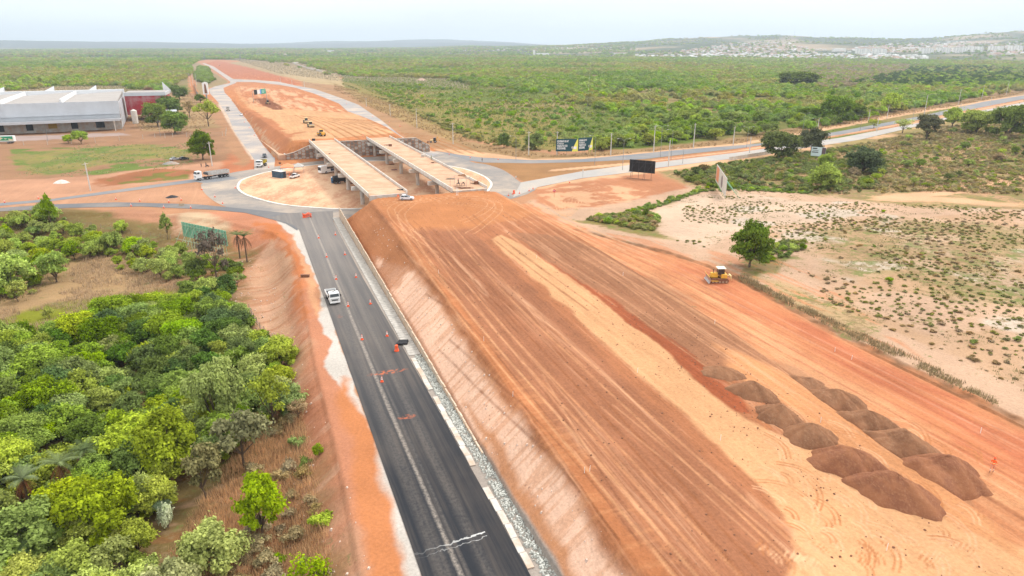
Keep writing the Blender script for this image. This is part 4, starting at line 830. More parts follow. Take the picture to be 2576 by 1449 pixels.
def car(label, px, py, yaw, paint, kind='hatch', grp=None, z=None, p=None):
    p = p or G(px, py); p = Vector(p)
    if z is not None: p.z = z
    nm = {'hatch': 'hatchback_car', 'sedan': 'sedan_car', 'pickup': 'pickup_truck', 'suv': 'suv_car', 'van': 'van'}[kind]
    r = thing(nm, label, {'pickup': 'pickup truck', 'van': 'van'}.get(kind, 'car'), p, yaw, grp)
    D = {'hatch': (4.1, 1.72, [(-2.0,.35),(-2.05,.75),(-1.95,1.0),(.9,1.0),(1.75,.88),(2.05,.65),(2.05,.32)], [(-1.9,1.0),(-1.45,1.48),(-.1,1.52),(.95,1.0)]),
         'sedan': (4.5, 1.72, [(-2.2,.35),(-2.25,.8),(-2.1,.98),(-1.4,1.02),(1.0,.98),(1.95,.85),(2.25,.6),(2.2,.32)], [(-1.55,1.0),(-1.0,1.43),(.1,1.45),(.95,1.0)]),
         'suv': (4.5, 1.85, [(-2.15,.4),(-2.2,.9),(-2.1,1.12),(1.05,1.12),(2.0,1.0),(2.25,.75),(2.2,.38)], [(-2.05,1.12),(-1.8,1.68),(.1,1.72),(1.0,1.12)]),
         'pickup': (5.2, 1.85, [(-2.6,.5),(-2.6,1.12),(-.7,1.12),(1.3,1.12),(2.3,1.0),(2.55,.75),(2.5,.45)], [(-.75,1.12),(-.6,1.72),(.55,1.75),(1.35,1.12)]),
         'van': (5.0, 1.95, [(-2.4,.4),(-2.45,1.2),(2.0,1.2),(2.4,1.0),(2.45,.4)], [(-2.4,1.2),(-2.3,2.2),(1.0,2.2),(1.9,1.2)])}[kind]
    wd = D[1]/2; b = MB(); prism_w(b, D[2], -wd, wd, .05)
    b.build('body', paint, r, bevel=.07)
    b = MB(); g = D[3]; prism_w(b, g, -wd+.1, wd-.1, .14); b.build('windows', GLASS, r)
    b = MB(); x0, x1, zt = g[1][0], g[2][0], g[1][1]; b.box(((x0+x1)/2, 0, zt+.0), (x1-x0-.02, 2*wd-.42, .07)); b.build('roof', paint, r, bevel=.03)
    b = MB()
    for sy in (-1, 1):
        for u in ((.02, .98) if kind != 'pickup' else (.02, .5, .98)):
            xa = g[0][0]+(g[3][0]-g[0][0])*u; xb = x0+(x1-x0)*u; b.bar((xa, sy*(wd-.1), g[0][1]), (xb, sy*(wd-.24), zt), .045, 5)
        b.bar(((g[0][0]+g[3][0])/2-.1, sy*(wd-.09), g[0][1]), ((x0+x1)/2-.1, sy*(wd-.23), zt), .04, 5)
    b.build('pillars', paint, r)
    if kind == 'pickup':
        b = MB(); b.box((-1.65, 0, 1.10), (1.7, 1.5, .06)); b.build('load_bed', TARP if paint != WHITEP else DARKG, r)
    R = .33 if kind in ('hatch', 'sedan') else .38; L_ = D[0]/2
    for sx in (-.62, .64):
        for sy in (-1, 1): wheel(r, sx*L_, sy*(wd-.1), R, .22)
    fx = D[2][-2][0]; bx = D[2][1][0]
    for sy in (-1, 1):
        b = MB(); b.box((fx-.08, sy*(wd-.3), D[2][-2][1]+.02), (.22, .36, .15)); b.build('headlight', LAMPW, r)
        b = MB(); b.box((bx+.02, sy*(wd-.2), D[2][1][1]+.02), (.1, .22, .26)); b.build('tail_light', LAMPR, r)
        b = MB(); b.box((g[3][0]-.2, sy*(wd+.08), 1.05), (.12, .18, .13)); b.build('wing_mirror', paint, r)
    return r
def yaw_of(a, b, z=0):  # heading from picture point a to picture point b
    p, q = at(*a, z), at(*b, z); return math.atan2(q[1]-p[1], q[0]-p[0])
RY = math.atan2(UY, UX)        # heading along +s
def cab(r, x0, ln, wd, h, z0, paint, visor=True):
    """flat-nosed truck cab, front at x0+ln"""
    b = MB(); prism_w(b, [(x0, z0), (x0, z0+h), (x0+ln*.8, z0+h), (x0+ln*.93, z0+h*.62), (x0+ln, z0+h*.42), (x0+ln, z0)], -wd/2, wd/2, .05); c = b.build('cab', paint, r, bevel=.08)
    b = MB(); b.add([(x0+ln*.945+.02, -wd/2+.14, z0+h*.60), (x0+ln*.945+.02, wd/2-.14, z0+h*.60), (x0+ln*.83+.02, wd/2-.2, z0+h*.93), (x0+ln*.83+.02, -wd/2+.2, z0+h*.93)], [(0,1,2,3)])
    w_ = b.build('windscreen', GLASS, r); md = w_.modifiers.new('thick', 'SOLIDIFY'); md.thickness = .05; md.offset = 1
    for sy in (-1, 1):
        b = MB(); b.box((x0+ln*.58, sy*(wd/2-.01), z0+h*.76), (ln*.42, .05, h*.26)); b.build('side_window', GLASS, r)
        b = MB(); b.box((x0+ln*.93, sy*(wd/2+.18), z0+h*.72), (.12, .16, .4)); b.bar((x0+ln*.9, sy*wd/2, z0+h*.85), (x0+ln*.93, sy*(wd/2+.18), z0+h*.8), .02, 4); b.build('wing_mirror', BLACK, r)
        b = MB(); b.box((x0+ln+.01, sy*(wd/2-.3), z0+.22), (.06, .36, .2)); b.build('headlight', LAMPW, r)
    b = MB(); b.box((x0+ln+.02, 0, z0+h*.33), (.05, wd*.8, .07)); b.box((x0+ln+.02, 0, z0+h*.2), (.05, wd*.6, .2)); b.build('grille', DARKG, r)
    b = MB(); b.box((x0+ln-.02, 0, z0-.1), (.3, wd*.98, .26)); b.build('bumper', paint, r, bevel=.04)
    return c
def chassis(r, x0, x1, z=.75):
    b = MB()
    for sy in (-.4, .4): b.box(((x0+x1)/2, sy, z), (x1-x0, .12, .25))
    b.box(((x0+x1)/2, .8, z-.05), (.9, .5, .5)); b.build('chassis', DARKG, r)
def tub(name, r, x0, x1, wd, z0, h, m, ribs=0, floor=None, open_=True):
    b = MB(); cx = (x0+x1)/2; lx = x1-x0
    b.box((cx, 0, z0+.05), (lx, wd, .1)); b.box((cx, wd/2-.04, z0+h/2+.05), (lx, .08, h)); b.box((cx, -wd/2+.04, z0+h/2+.05), (lx, .08, h)); b.box((x0+.04, 0, z0+h/2+.05), (.08, wd-.17, h)); b.box((x1-.04, 0, z0+h/2+.1), (.08, wd-.17, h+.1))
    o = b.build(name, m, r)
    if ribs:
        b = MB()
        for i in range(ribs):
            x = x0+lx*(i+.5)/ribs
            for sy in (-1, 1): b.box((x, sy*(wd/2+.04), z0+h/2), (.1, .08, h))
        b.build('ribs', m, o)
    return o
# the white flatbed on the new road
p = G(838, 757); p.z = .06; r = thing('flatbed_truck', 'white flatbed truck with a water tank on its bed driving on the new asphalt', 'truck', p, RY+math.pi+.05)
cab(r, .9, 1.9, 2.1, 1.75, .65, WHITEP); chassis(r, -3.2, 1.2); tub('load_bed', r, -3.3, .6, 2.2, 1.0, .5, WHITEP)
b = MB(); b.box((-1.35, 0, 1.13), (3.6, 2.0, .05)); b.build('bed_floor', DARKG, r); b = MB(); b.box((-.45, -.1, 1.55), (1.3, 1.3, .8), taper=(.8, .85)); b.build('water_tank', DWHITE, r, bevel=.1)
b = MB()
for y in (-.95, .95): b.bar((.72, y, 1.2), (.72, y, 2.5), .04)
b.bar((.72, -.95, 2.5), (.72, .95, 2.5), .05); b.bar((.72, -.95, 2.2), (.72, .95, 2.2), .04); b.build('head_rack', DARKG, r)
b = MB(); b.box((1.4, 0, 2.42), (.3, .5, .05)); b.build('roof_hatch', DARKG, r)
for x in (1.9, -1.7):
    for sy in (-1, 1): wheel(r, x, sy*.92, .42, .28 if x > 0 else .45)
# the tipper semi-trailer on the side road
yw = yaw_of((565, 444), (500, 453)); p = G(533, 449.5); p.z = .06; r = thing('tipper_semi_trailer', 'long white semi truck with an open ribbed grey tipper trailer at the roundabout exit', 'truck', p, yw)
cab(r, 4.2, 2.3, 2.45, 2.6, .95, WHITEP); chassis(r, -1.5, 4.8, .9); tub('tipper_body', r, -7.0, 1.6, 2.5, 1.5, 1.35, mat('galvanised', (.58,.57,.55), .5, .2, var=.1, dirt=((.5,.36,.25), .5)), 16)
b = MB(); b.box((-2.7, 0, 2.45), (8.2, 2.2, .1)); b.build('load', TARP, r)
b = MB(); b.box((2.3, 0, 2.4), (.9, 2.2, .9), taper=(.7, .8)); b.build('front_ram_housing', DARKG, r); chassis(r, -6.8, -1, 1.0)
for x in (5.2, 2.3, 1.0, -3.6, -4.9, -6.2):
    for sy in (-1, 1): wheel(r, x, sy*1.0, .52, .32 if x > 5 else .5)
# dump truck white cab, yellow body
yw = yaw_of((668, 408), (652, 415)); p = G(659, 419); p.z = .06; r = thing('dump_truck', 'white-cabbed dump truck with a yellow body entering the roundabout beside the dark pickup', 'truck', p, yw)
cab(r, 1.6, 2.0, 2.4, 2.1, .95, WHITEP); chassis(r, -3.4, 2.2, .9); tub('dump_body', r, -3.4, 1.2, 2.4, 1.4, 1.2, mat('yellow_body', (.50,.38,.03), .6, var=.2, dirt=((.05,.04,.03), .8)), 5)
b = MB(); b.box((-1.1, 0, 2.3), (4.2, 2.1, .4), taper=(.8, .7)); b.build('load', TARP, r)
for x in (2.6, -1.2, -2.5):
    for sy in (-1, 1): wheel(r, x, sy*1.0, .5, .3 if x > 2 else .5)
car('dark grey pickup with a white front bumper just behind the yellow dump truck', 666, 396, yaw_of((664,380),(668,400)), NAVY, 'pickup', z=.06)
yw = yaw_of((566, 258), (577, 280)); p = G(574, 279); p.z = .06; r = thing('dump_truck', 'white-fronted dark tipper truck coming down the far left road', 'truck', p, yw)
cab(r, 1.6, 2.0, 2.4, 2.1, .95, DWHITE); chassis(r, -3.4, 2.2, .9); tub('dump_body', r, -3.6, 1.2, 2.4, 1.4, 1.5, TARP)
for x in (2.6, -1.2, -2.5):
    for sy in (-1, 1): wheel(r, x, sy*1.0, .5, .4)
car('white car standing across the sandy patch of the far left road', 607, 290, yaw_of((602,283),(613,290)), WHITEP, 'sedan', z=.06)
car('silver-white hatchback parked on red earth at the near end of the left deck', 1024, 503, yaw_of((1010,502),(1040,502), 6.7), mat('pearl_white', (.68,.68,.70), .3, .1, var=.03), 'hatch')
car('white pickup with a raised bed cover parked at the blue container', 742, 448, yaw_of((733,449),(752,443)), WHITEP, 'pickup', z=.13)
car('white sedan parked beyond the right deck on the right road verge', 1073, 371, yaw_of((1078,373),(1064,367)), WHITEP, 'sedan', z=.06)
car('black sedan parked tail to tail with the white sedan on the right road', 1064, 367, yaw_of((1064,367),(1052,362)), NAVY, 'sedan', z=.06)
car('white car driving along the upper highway carriageway at the right', 2271, 305, yaw_of((2230,312),(2290,301)), WHITEP, 'suv', z=.06)
car('silver sedan standing in the field by the grey gravel heap', 440, 403, yaw_of((420,404),(450,400)), SILVER, 'sedan')
car('dark burnt-looking car among weeds right of the silver sedan', 463, 402, yaw_of((455,402),(475,399)), NAVY, 'hatch')
# bus below the left deck
p = G(836, 434); p.z = .13; r = thing('passenger_bus', 'white bus with dark blue flanks parked under the left deck', 'bus', p, yaw_of((870,430),(823,437)))
b = MB(); prism_w(b, [(-6,.45),(-6,3.1),(-5.7,3.25),(5.6,3.25),(5.9,2.9),(6,.45)], -1.25, 1.25, .08); b.build('body', WHITEP, r, bevel=.08)
b = MB(); b.box((-1.2, -1.2, 2.3), (8.5, .1, .9)); b.box((-1.2, 1.2, 2.3), (8.5, .1, .9)); b.build('side_windows', GLASS, r); b = MB(); b.box((5.97, 0, 2.1), (.1, 2.1, 1.3)); b.build('windscreen', GLASS, r)
b = MB(); b.box((-2.2, -1.26, 1.3), (7.2, .06, 1.0)); b.box((-2.2, 1.26, 1.3), (7.2, .06, 1.0)); b.build('blue_panel', mat('bus_navy', (.02,.04,.10), .4), r)
for sy in (-1, 1): b = MB(); b.box((6.0, sy*.9, .85), (.08, .4, .25)); b.build('headlight', LAMPW, r)
for x in (3.6, -3.4):
    for sy in (-1, 1): wheel(r, x, sy*1.12, .5, .3)
# blue toilet, tanker, blue container, canopies
p = G(838, 461); r = thing('portable_toilet', 'blue portable toilet with a pale roof under the left deck', 'portable toilet', (p.x, p.y, .13), .3)
b = MB(); b.box((0, 0, 1.1), (1.3, 1.3, 2.2)); b.build('cabin', BLUE2, r, bevel=.04); b = MB(); b.box((0, 0, 2.28), (1.4, 1.4, .2), taper=(.6, .6)); b.build('roof', WHITEP, r); b = MB(); b.box((-.0, -.67, 1.05), (.8, .06, 1.8)); b.build('door', mat('toilet_door', (.05,.2,.4), .5), r)
p = G(857, 462); r = thing('tank_trailer', 'black cylindrical tank trailer with dark wheels under the left deck', 'tanker', (p.x, p.y, .13), yaw_of((835,462),(880,457)))
b = MB(); b.lathe([(.3,-3.0),(.95,-2.8),(1.05,-2.5),(1.05,2.5),(.95,2.8),(.3,3.0)], 18, Matrix.Translation((0,0,2.1)) @ Matrix.Rotation(math.pi/2, 4, 'Y')); b.build('tank', TARP, r); chassis(r, -3.4, 3.2, .9)
for x in (-2.2, -.9, 2.2):
    for sy in (-1, 1): wheel(r, x, sy*1.0, .5, .3)
p = G(703, 447); r = thing('shipping_container', 'blue steel container with a pale dusty roof on the roundabout island', 'container', (p.x, p.y, .13), yaw_of((679,444),(720,451)))
b = MB()
for i in range(24): b.box((-3+.25*i+.125, 0, 1.28), (.125, 2.4, 2.5)); b.box((-3+.25*i, 0, 1.28), (.126, 2.32, 2.48))
b.build('corrugated_walls', BLUE, r); b = MB(); b.box((0, 0, 2.6), (6.1, 2.5, .1)); b.build('roof', DWHITE, r); b = MB(); b.box((3.06, .3, 1.25), (.08, .9, 2.2)); b.build('door', DARKG, r)
def canopy(px, py, lb, m, w=6, h=3.0, z=.13):
    p = G(px, py); r = thing('canopy_tent', lb, 'canopy', (p.x, p.y, z), .2); b = MB()
    for sx in (-1, 1):
        for sy in (-1, 1): b.bar((sx*w/2*.95, sy*w/2*.95, 0), (sx*w/2*.95, sy*w/2*.95, h), .05)
    b.build('legs_frame', GREYM, r); b = MB(); n = 4; a = [(-w/2,-w/2,h-.25),(w/2,-w/2,h-.25),(w/2,w/2,h-.25),(-w/2,w/2,h-.25),(-w/2,-w/2,h),(w/2,-w/2,h),(w/2,w/2,h),(-w/2,w/2,h),(0,0,h+1.4)]
    b.add(a, [(0,1,5,4),(1,2,6,5),(2,3,7,6),(3,0,4,7),(4,5,8),(5,6,8),(6,7,8),(7,4,8)]); o = b.build('canvas_roof', m, r); md = o.modifiers.new('thick', 'SOLIDIFY'); md.thickness = .03; return r
canopy(725, 438, 'orange canopy tent behind the blue container', ORGC, 5.2); canopy(752, 435, 'grey canopy tent beside the orange one', mat('grey_canvas', (.42,.40,.37), .8), 4.2, 2.7)
p = G(728, 446); b = MB(); b.box((0, 0, .75), (3.2, 1.2, .08)); [b.bar((x, y, 0), (x, y, .75), .05) for x in (-1.4, 1.4) for y in (-.45, .45)]; b.box((.5, .1, 1.0), (.8, .6, .4)); o = tag(b.build('site_table', RUST), 'rough site table covered with tools under the orange canopy', 'table'); o.location = (p.x, p.y, .13)
# concrete mixer truck / white van at the right deck end
p = G(1010, 353); r = thing('mixer_truck', 'white concrete mixer truck half hidden behind the far end of the right deck', 'mixer truck', (p.x, p.y, .06), yaw_of((1000,345),(1018,352)))
cab(r, 1.8, 1.9, 2.4, 2.0, .9, WHITEP); chassis(r, -3.5, 2.2, .9); b = MB(); b.lathe([(.4,-2.6),(1.0,-1.9),(1.3,-.4),(1.15,.9),(.6,1.7)], 18, Matrix.Translation((-1.2,0,2.3)) @ Matrix.Rotation(1.35, 4, 'Y')); b.build('drum', DWHITE, r, smooth_=True)
for x in (2.6, -1.4, -2.7):
    for sy in (-1, 1): wheel(r, x, sy*1.0, .5, .4)
# bulldozer
def tracks(r, ln, rad, gap, w=.55):
    for sy in (-1, 1):
        pts = [(math.cos(a)*rad-ln/2, rad+math.sin(a)*rad) for a in np.linspace(math.pi/2, 3*math.pi/2, 8)]+[(math.cos(a)*rad+ln/2, rad+math.sin(a)*rad) for a in np.linspace(-math.pi/2, math.pi/2, 8)]
        b = MB(); b.prism(pts, sy*gap-w/2, sy*gap+w/2); t = b.build('track', RUST, r); b = MB()
        for x in np.linspace(-ln/2, ln/2, 5): b.lathe([(rad*.45, -w/2-.04), (rad*.45, w/2+.04)], 12, Matrix.Translation((x, sy*gap, rad*.6)) @ Matrix.Rotation(math.pi/2, 4, 'X'))
        b.build('road_wheels', mat('dusty_iron', (.38,.26,.17), .85, var=.2), t)
p = G(1806, 708); r = thing('bulldozer', 'yellow bulldozer with a wide steel blade and ripper on the red haul road', 'bulldozer', p, yaw_of((1825,702),(1783,702), 4)); r.scale = (1.02,)*3
tracks(r, 2.7, .48, .95, .56)
b = MB(); b.box((.95, 0, 1.45), (1.5, 1.0, .95), taper=(.9, .85)); b.build('bonnet', YEL, r, bevel=.08); b = MB(); b.box((-.9, 0, 1.35), (1.2, 1.9, .85)); b.build('rear_body', YEL, r, bevel=.08)
b = MB(); b.box((-.35, 0, 2.25), (1.35, 1.35, 1.25), taper=(.9, .9)); c = b.build('cab', GLASS, r, bevel=.05); b = MB(); b.box((-.35, 0, 2.96), (1.75, 1.75, .14), taper=(.85, .85)); b.build('cab_roof', mat('cream', (.80,.72,.55), .5, var=.04), c, bevel=.04)
b = MB(); n = 7
for i in range(n):
    z0, z1 = i/n*1.35+.12, (i+1)/n*1.35+.12; x0 = 2.25-.32*math.sin(math.pi*i/n)+.1; x1 = 2.25-.32*math.sin(math.pi*(i+1)/n)+.1
    b.add([(x0,-1.85,z0),(x0,1.85,z0),(x1,1.85,z1),(x1,-1.85,z1),(x0-.08,-1.85,z0),(x0-.08,1.85,z0),(x1-.08,1.85,z1),(x1-.08,-1.85,z1)], [(0,1,2,3),(7,6,5,4),(0,3,7,4),(1,5,6,2),(0,4,5,1),(3,2,6,7)])
bl = b.build('blade', mat('blade_steel', (.42,.41,.40), .4, .6, var=.12, dirt=((.35,.12,.06), .5)), r); b = MB(); b.box((2.28, 0, 1.5), (.08, 3.7, .08)); b.build('blade_edge', YEL, bl)
b = MB(); [b.bar((.3, s*1.3, .5), (2.0, s*1.3, .55), .09) for s in (-1, 1)]; b.bar((1.5, .3, 1.5), (2.1, .3, 1.0), .05); b.bar((1.5, -.3, 1.5), (2.1, -.3, 1.0), .05); b.build('push_arms', YEL, r)
b = MB(); b.bar((1.2, .3, 1.9), (1.2, .3, 2.75), .07); b.build('exhaust', DARKG, r); b = MB(); b.bar((-1.5, 0, 1.3), (-2.2, 0, 1.25), .12); b.box((-2.3, 0, 1.3), (.3, 1.3, .3)); [b.bar((-2.4, y, 1.3), (-2.6, y, .35), .08, r2=.03) for y in (-.5, 0, .5)]; b.build('ripper', YELP, r)
# rollers
def roller(px, py, yaw, lb, m, grp='soil rollers on the far fill'):
    p = G(px, py); r = thing('soil_roller', lb, 'road roller', p, yaw, grp); r.scale = (1.25,)*3
    b = MB(); b.lathe([(.75, -1.05), (.75, 1.05)], 22, Matrix.Translation((1.6, 0, .75)) @ Matrix.Rotation(math.pi/2, 4, 'X')); b.build('drum', mat('drum_steel', (.30,.22,.16), .6, .4, var=.1), r)
    b = MB(); b.box((1.6, 1.12, .85), (1.3, .12, .35)); b.box((1.6, -1.12, .85), (1.3, .12, .35)); b.box((.75, 0, .95), (.3, 2.3, .4)); b.box((2.45, 0, .95), (.2, 2.3, .35)); b.build('drum_frame', m, r)
    b = MB(); b.box((-1.45, 0, 1.2), (1.9, 1.5, .95), taper=(.85, .9)); b.build('engine_cover', m, r, bevel=.08); b = MB(); b.box((.0, 0, 1.75), (1.2, 1.3, 1.45), taper=(.9, .9)); b.build('cab', GLASS, r, bevel=.05)
    b = MB(); b.box((0, 0, 2.55), (1.45, 1.6, .12)); b.build('cab_roof', m, r, bevel=.03)
    for sy in (-1, 1): wheel(r, -1.5, sy*.8, .72, .5)
dn = yaw_of((782,290),(800,350), 6)
roller(771, 310, dn+.25, 'beige roller farthest up the furrows on the far fill', YELP); roller(782, 320, dn+.25, 'beige roller right behind and beside the farthest one', YELP); roller(809, 342, dn+math.pi+.3, 'yellow roller nearest to the viaduct, its engine towards the camera', YEL)
p = G(674, 262); r = thing('grader', 'dark-cabbed yellow grader at the end of the dark soil patch under the sign gantry', 'grader', p, yaw_of((668,257),(684,265), 3)); r.scale = (1.15,)*3
b = MB(); b.box((-2.2, 0, 1.35), (2.6, 1.3, .9)); b.build('engine_cover', YELP, r, bevel=.06); b = MB(); b.box((-.3, 0, 2.1), (1.4, 1.6, 1.7)); b.build('cab', GLASS, r, bevel=.05); b = MB(); b.bar((.4, 0, 1.4), (3.6, 0, 1.3), .16); b.box((3.7, 0, 1.1), (.3, 1.9, .25)); b.build('front_frame', YELP, r)
b = MB(); b.box((1.2, 0, .45), (.12, 3.3, .6), .5); b.build('blade', RUST, r)
for x in (-3.0, -1.6, 3.6):
    for sy in (-1, 1): wheel(r, x, sy*1.05, .65, .4)
# backhoe
p = G(1091, 359); r = thing('backhoe_loader', 'dark backhoe loader with raised arm on the verge beyond the right road', 'backhoe', p, yaw_of((1096,358),(1080,358)))
b = MB(); b.box((.9, 0, 1.25), (1.7, .9, .8)); b.build('bonnet', YELP, r, bevel=.05); b = MB(); b.box((-.6, 0, 1.8), (1.5, 1.5, 1.8), taper=(.9, .9)); b.build('cab', GLASS, r, bevel=.05)
b = MB(); [b.bar((1.4, y, 1.1), (2.9, y, .5), .1) for y in (-.6, .6)]; b.box((3.2, 0, .5), (.6, 2.1, .7), taper=(1, 1)); b.build('front_bucket', RUST, r); b = MB(); b.bar((-1.4, 0, 1.0), (-2.2, 0, 3.3), .16); b.bar((-2.2, 0, 3.3), (-3.2, 0, 1.6), .13); b.box((-3.2, 0, 1.3), (.5, .6, .6)); b.build('rear_arm', YEL, r)
for x, rd_ in ((1.5, .5), (-.9, .75)):
    for sy in (-1, 1): wheel(r, x, sy*.9, rd_, .4)
p = G(548, 163); car('dusty white truck at the far end of the earthworks', 552, 166, 1.9, DWHITE, 'van')
# box truck at the left edge
p = G(10, 361); yw = yaw_of((0, 361), (42, 360)); r = thing('box_truck', 'white box truck with green and yellow side, behind the fence at the left edge', 'truck', p, yw)
b = MB(); b.box((0, 0, 2.6), (11.5, 2.5, 2.9)); bx = b.build('cargo_box', WHITEP, r, bevel=.04)
b = MB(); b.box((2.1, -1.265, 2.7), (6.6, .03, 2.3)); b.build('side_panel', mat('panel_cream', (.62,.58,.40), .5), bx)
b = MB(); b.add([(5.35,-1.29,3.95),(5.35,-1.29,2.3),(3.2,-1.29,2.7),(.4,-1.29,3.1),(-1,-1.29,3.95)], [(0,4,3,2,1)]); b.add([(-1,-1.285,2.0),(1,-1.285,3.1),(1.6,-1.285,2.2),(3,-1.285,2.9),(3.4,-1.285,1.7),(-1,-1.285,1.7)], [(0,5,4,3,2,1)]); b.build('painted_shapes', mat('panel_green', (.02,.28,.14), .5), bx)
chassis(r, -5.5, 5.5, .9)
for x in (-4.2, 2.6, 3.9):
    for sy in (-1, 1): wheel(r, x, sy*1.0, .5, .35)
# ---------------------------------------------------------------- people
SKIN = mat('skin', (.30,.17,.11), .6, var=.05); HIVIS = mat('hi_vis_orange', (.95,.13,.02), .7, var=.05); HIV2 = mat('hi_vis_band', (.75,.8,.35), .5); PANTS = mat('pale_trousers', (.62,.30,.20), .8); DARKC = mat('dark_cloth', (.05,.05,.06), .85); GREENC = mat('green_cloth', (.16,.2,.08), .85)
def person(label, loc, rz, top=HIVIS, low=PANTS, hat=ORG, pose='stand', sc=1.):
    r = thing('person', label, 'person', loc, rz); r.scale = (sc,)*3
    V = []; E_ = []; R = []
    def add(p, rad, par=None): V.append(p); R.append(rad); (E_.append((par, len(V)-1)) if par is not None else None); return len(V)-1
    ph = .88; st_ = .16 if pose == 'walk' else .05
    pel = add((0, 0, ph), .135); wst = add((0, 0, 1.04), .12, pel); ch = add((0, .0, 1.26), .15, wst); up = add((0, 0, 1.4), .12, ch); nk = add((0, .01, 1.49), .055, up); hd = add((0, .03, 1.58), .09, nk); h2 = add((0, .035, 1.66), .095, hd); add((0, .02, 1.74), .055, h2)
    add((0, .125, 1.60), .018, hd)
    for s in (-1, 1):
        hp = add((s*.1, 0, .84), .105, pel); kn = add((s*.115, s*st_*.6+.02, .47), .068, hp); an = add((s*.12, s*st_, .09), .045, kn); add((s*.13, s*st_+.15, .035), .04, an)
        sh = add((s*.19, 0, 1.39), .07, up)
        if pose == 'work': el = add((s*.27, .12, 1.15), .048, sh); wr = add((s*.15, .36, 1.12), .034, el); dv = (0, .06, 0)
        else: el = add((s*.26, -.02, 1.11), .048, sh); wr = add((s*.27, .08, .87), .034, el); dv = (0, .015, -.06)
        w0 = V[wr]; pm = add((w0[0]+dv[0]*1.1, w0[1]+dv[1]*1.1, w0[2]+dv[2]*1.1), .03, wr)
        for f, (o, ln) in enumerate(((-.03, .045), (-.01, .055), (.01, .052), (.028, .042))):
            b0 = V[pm]; k1 = add((b0[0]+.004, b0[1]+o*.9+dv[1]*.6, b0[2]+dv[2]*.6), .009, pm); add((b0[0]-s*.012, b0[1]+o+dv[1]*.6, b0[2]+dv[2]*(.6+ln*14)), .008, k1)
        b0 = V[pm]; k1 = add((b0[0]-s*.03, b0[1]+.035, b0[2]), .010, pm); add((b0[0]-s*.035, b0[1]+.05, b0[2]-.03), .009, k1)
    me = bpy.data.meshes.new('body'); me.from_pydata(V, E_, []); o = bpy.data.objects.new('body', me); COL.objects.link(o); o.parent = r
    md = o.modifiers.new('skin', 'SKIN'); md.use_smooth_shade = True
    for i, sv in enumerate(me.skin_vertices[0].data): sv.radius = (R[i], R[i]); sv.use_root = (i == 0)
    ss = o.modifiers.new('sub', 'SUBSURF'); ss.levels = 1; ss.render_levels = 1
    # cloth colours by height: one continuous body surface
    m = bpy.data.materials.get('clothes_'+top.name+low.name)
    if not m:
        m, nt, bs, N, L = new_mat('clothes_'+top.name+low.name); tc = N('ShaderNodeTexCoord'); sp = N('ShaderNodeSeparateXYZ'); L(tc.outputs['Object'], sp.inputs[0]); z = sp.outputs[2]
        colr = {HIVIS.name: (.95,.13,.02), PANTS.name: (.66,.30,.20), DARKC.name: (.04,.04,.05), GREENC.name: (.16,.2,.08)}
        lt = lambda v: math_(N, L, 'GREATER_THAN', z, v)
        c = mixc(N, L, lt(.10), (.03,.025,.02), colr[low.name]); c = mixc(N, L, lt(.95), c, colr[top.name])
        bnd = math_(N, L, 'MULTIPLY', lt(1.05), math_(N, L, 'LESS_THAN', z, 1.13))
        c = mixc(N, L, bnd, c, (.75,.8,.35)) if top is HIVIS else c
        c = mixc(N, L, math_(N, L, 'MULTIPLY', lt(.22), math_(N, L, 'LESS_THAN', z, .34)), c, (.8,.8,.75)) if top is HIVIS else c
        c = mixc(N, L, lt(1.485), c, (.30,.17,.11)); L(c, bs.inputs['Base Color']); bs.inputs['Roughness'].default_value = .8
    me.materials.append(m)
    b = MB(); b.lathe([(.16, 1.70), (.155, 1.715), (.115, 1.72), (.11, 1.78), (.07, 1.84), (.01, 1.86)], 14, Matrix.Translation((0, .02, 0))); b.build('hard_hat', hat, r, smooth_=True)
    b = MB(); [b.box((s*.035, .118, 1.655), (.022, .012, .012)) for s in (-1, 1)]; b.box((0, .12, 1.55), (.045, .01, .008)); b.build('face_features', DARKC, r)
    return r
person('person in orange hi-vis suit and orange hood walking beside the nearest soil mound', G(2494, 1187), 2.4, pose='walk', sc=1.06)
person('person in orange hi-vis clothing standing left of the white hatchback on the platform', G(1002, 504), 0.4, sc=1.05)
dkz = lambda px, py: (*[float(q) for q in at(px, py, 7.56)], 7.565)
person('person in green clothing on the right deck near its outer barrier', dkz(1085.5, 402), 1., GREENC, GREENC, YEL, 'work')
person('person in dark clothing sitting area side of the canopy frame on the right deck', dkz(1153, 463), 0.3, DARKC, DARKC, ORG, 'work')
person('person in orange standing at the abutment corner between the two decks', dkz(914, 346), 2., HIVIS, PANTS, WHITEP, 'work')
person('person in dark clothing on the right road next to the mixer truck', (*[float(q) for q in at(1028.5, 360)], .06), 1., DARKC, DARKC, DARKC, 'stand')
person('person in dark clothing standing on the upper carriageway under a lamp post', (*[float(q) for q in at(1213, 407)], .06), 1., DARKC, DARKC, DARKC, 'stand')
person('person in dark clothing with folded arms by the earth bank behind the semi truck', G(507, 421), 3., DARKC, DARKC, DARKC, 'work'); person('person in blue-black clothing on a motorbike spot by the foot of the tall pole', G(519, 419), 3.6, DARKC, DARKC, DARKC, 'walk')
person('person in orange hi-vis bent at the back of the white pickup', (*[float(q) for q in at(729.5, 450)], .13), 1., HIVIS, PANTS, ORG, 'work')
person('person in orange by the hole beside the white car on the far left road', G(617, 289), 1., HIVIS, PANTS, ORG, 'work')
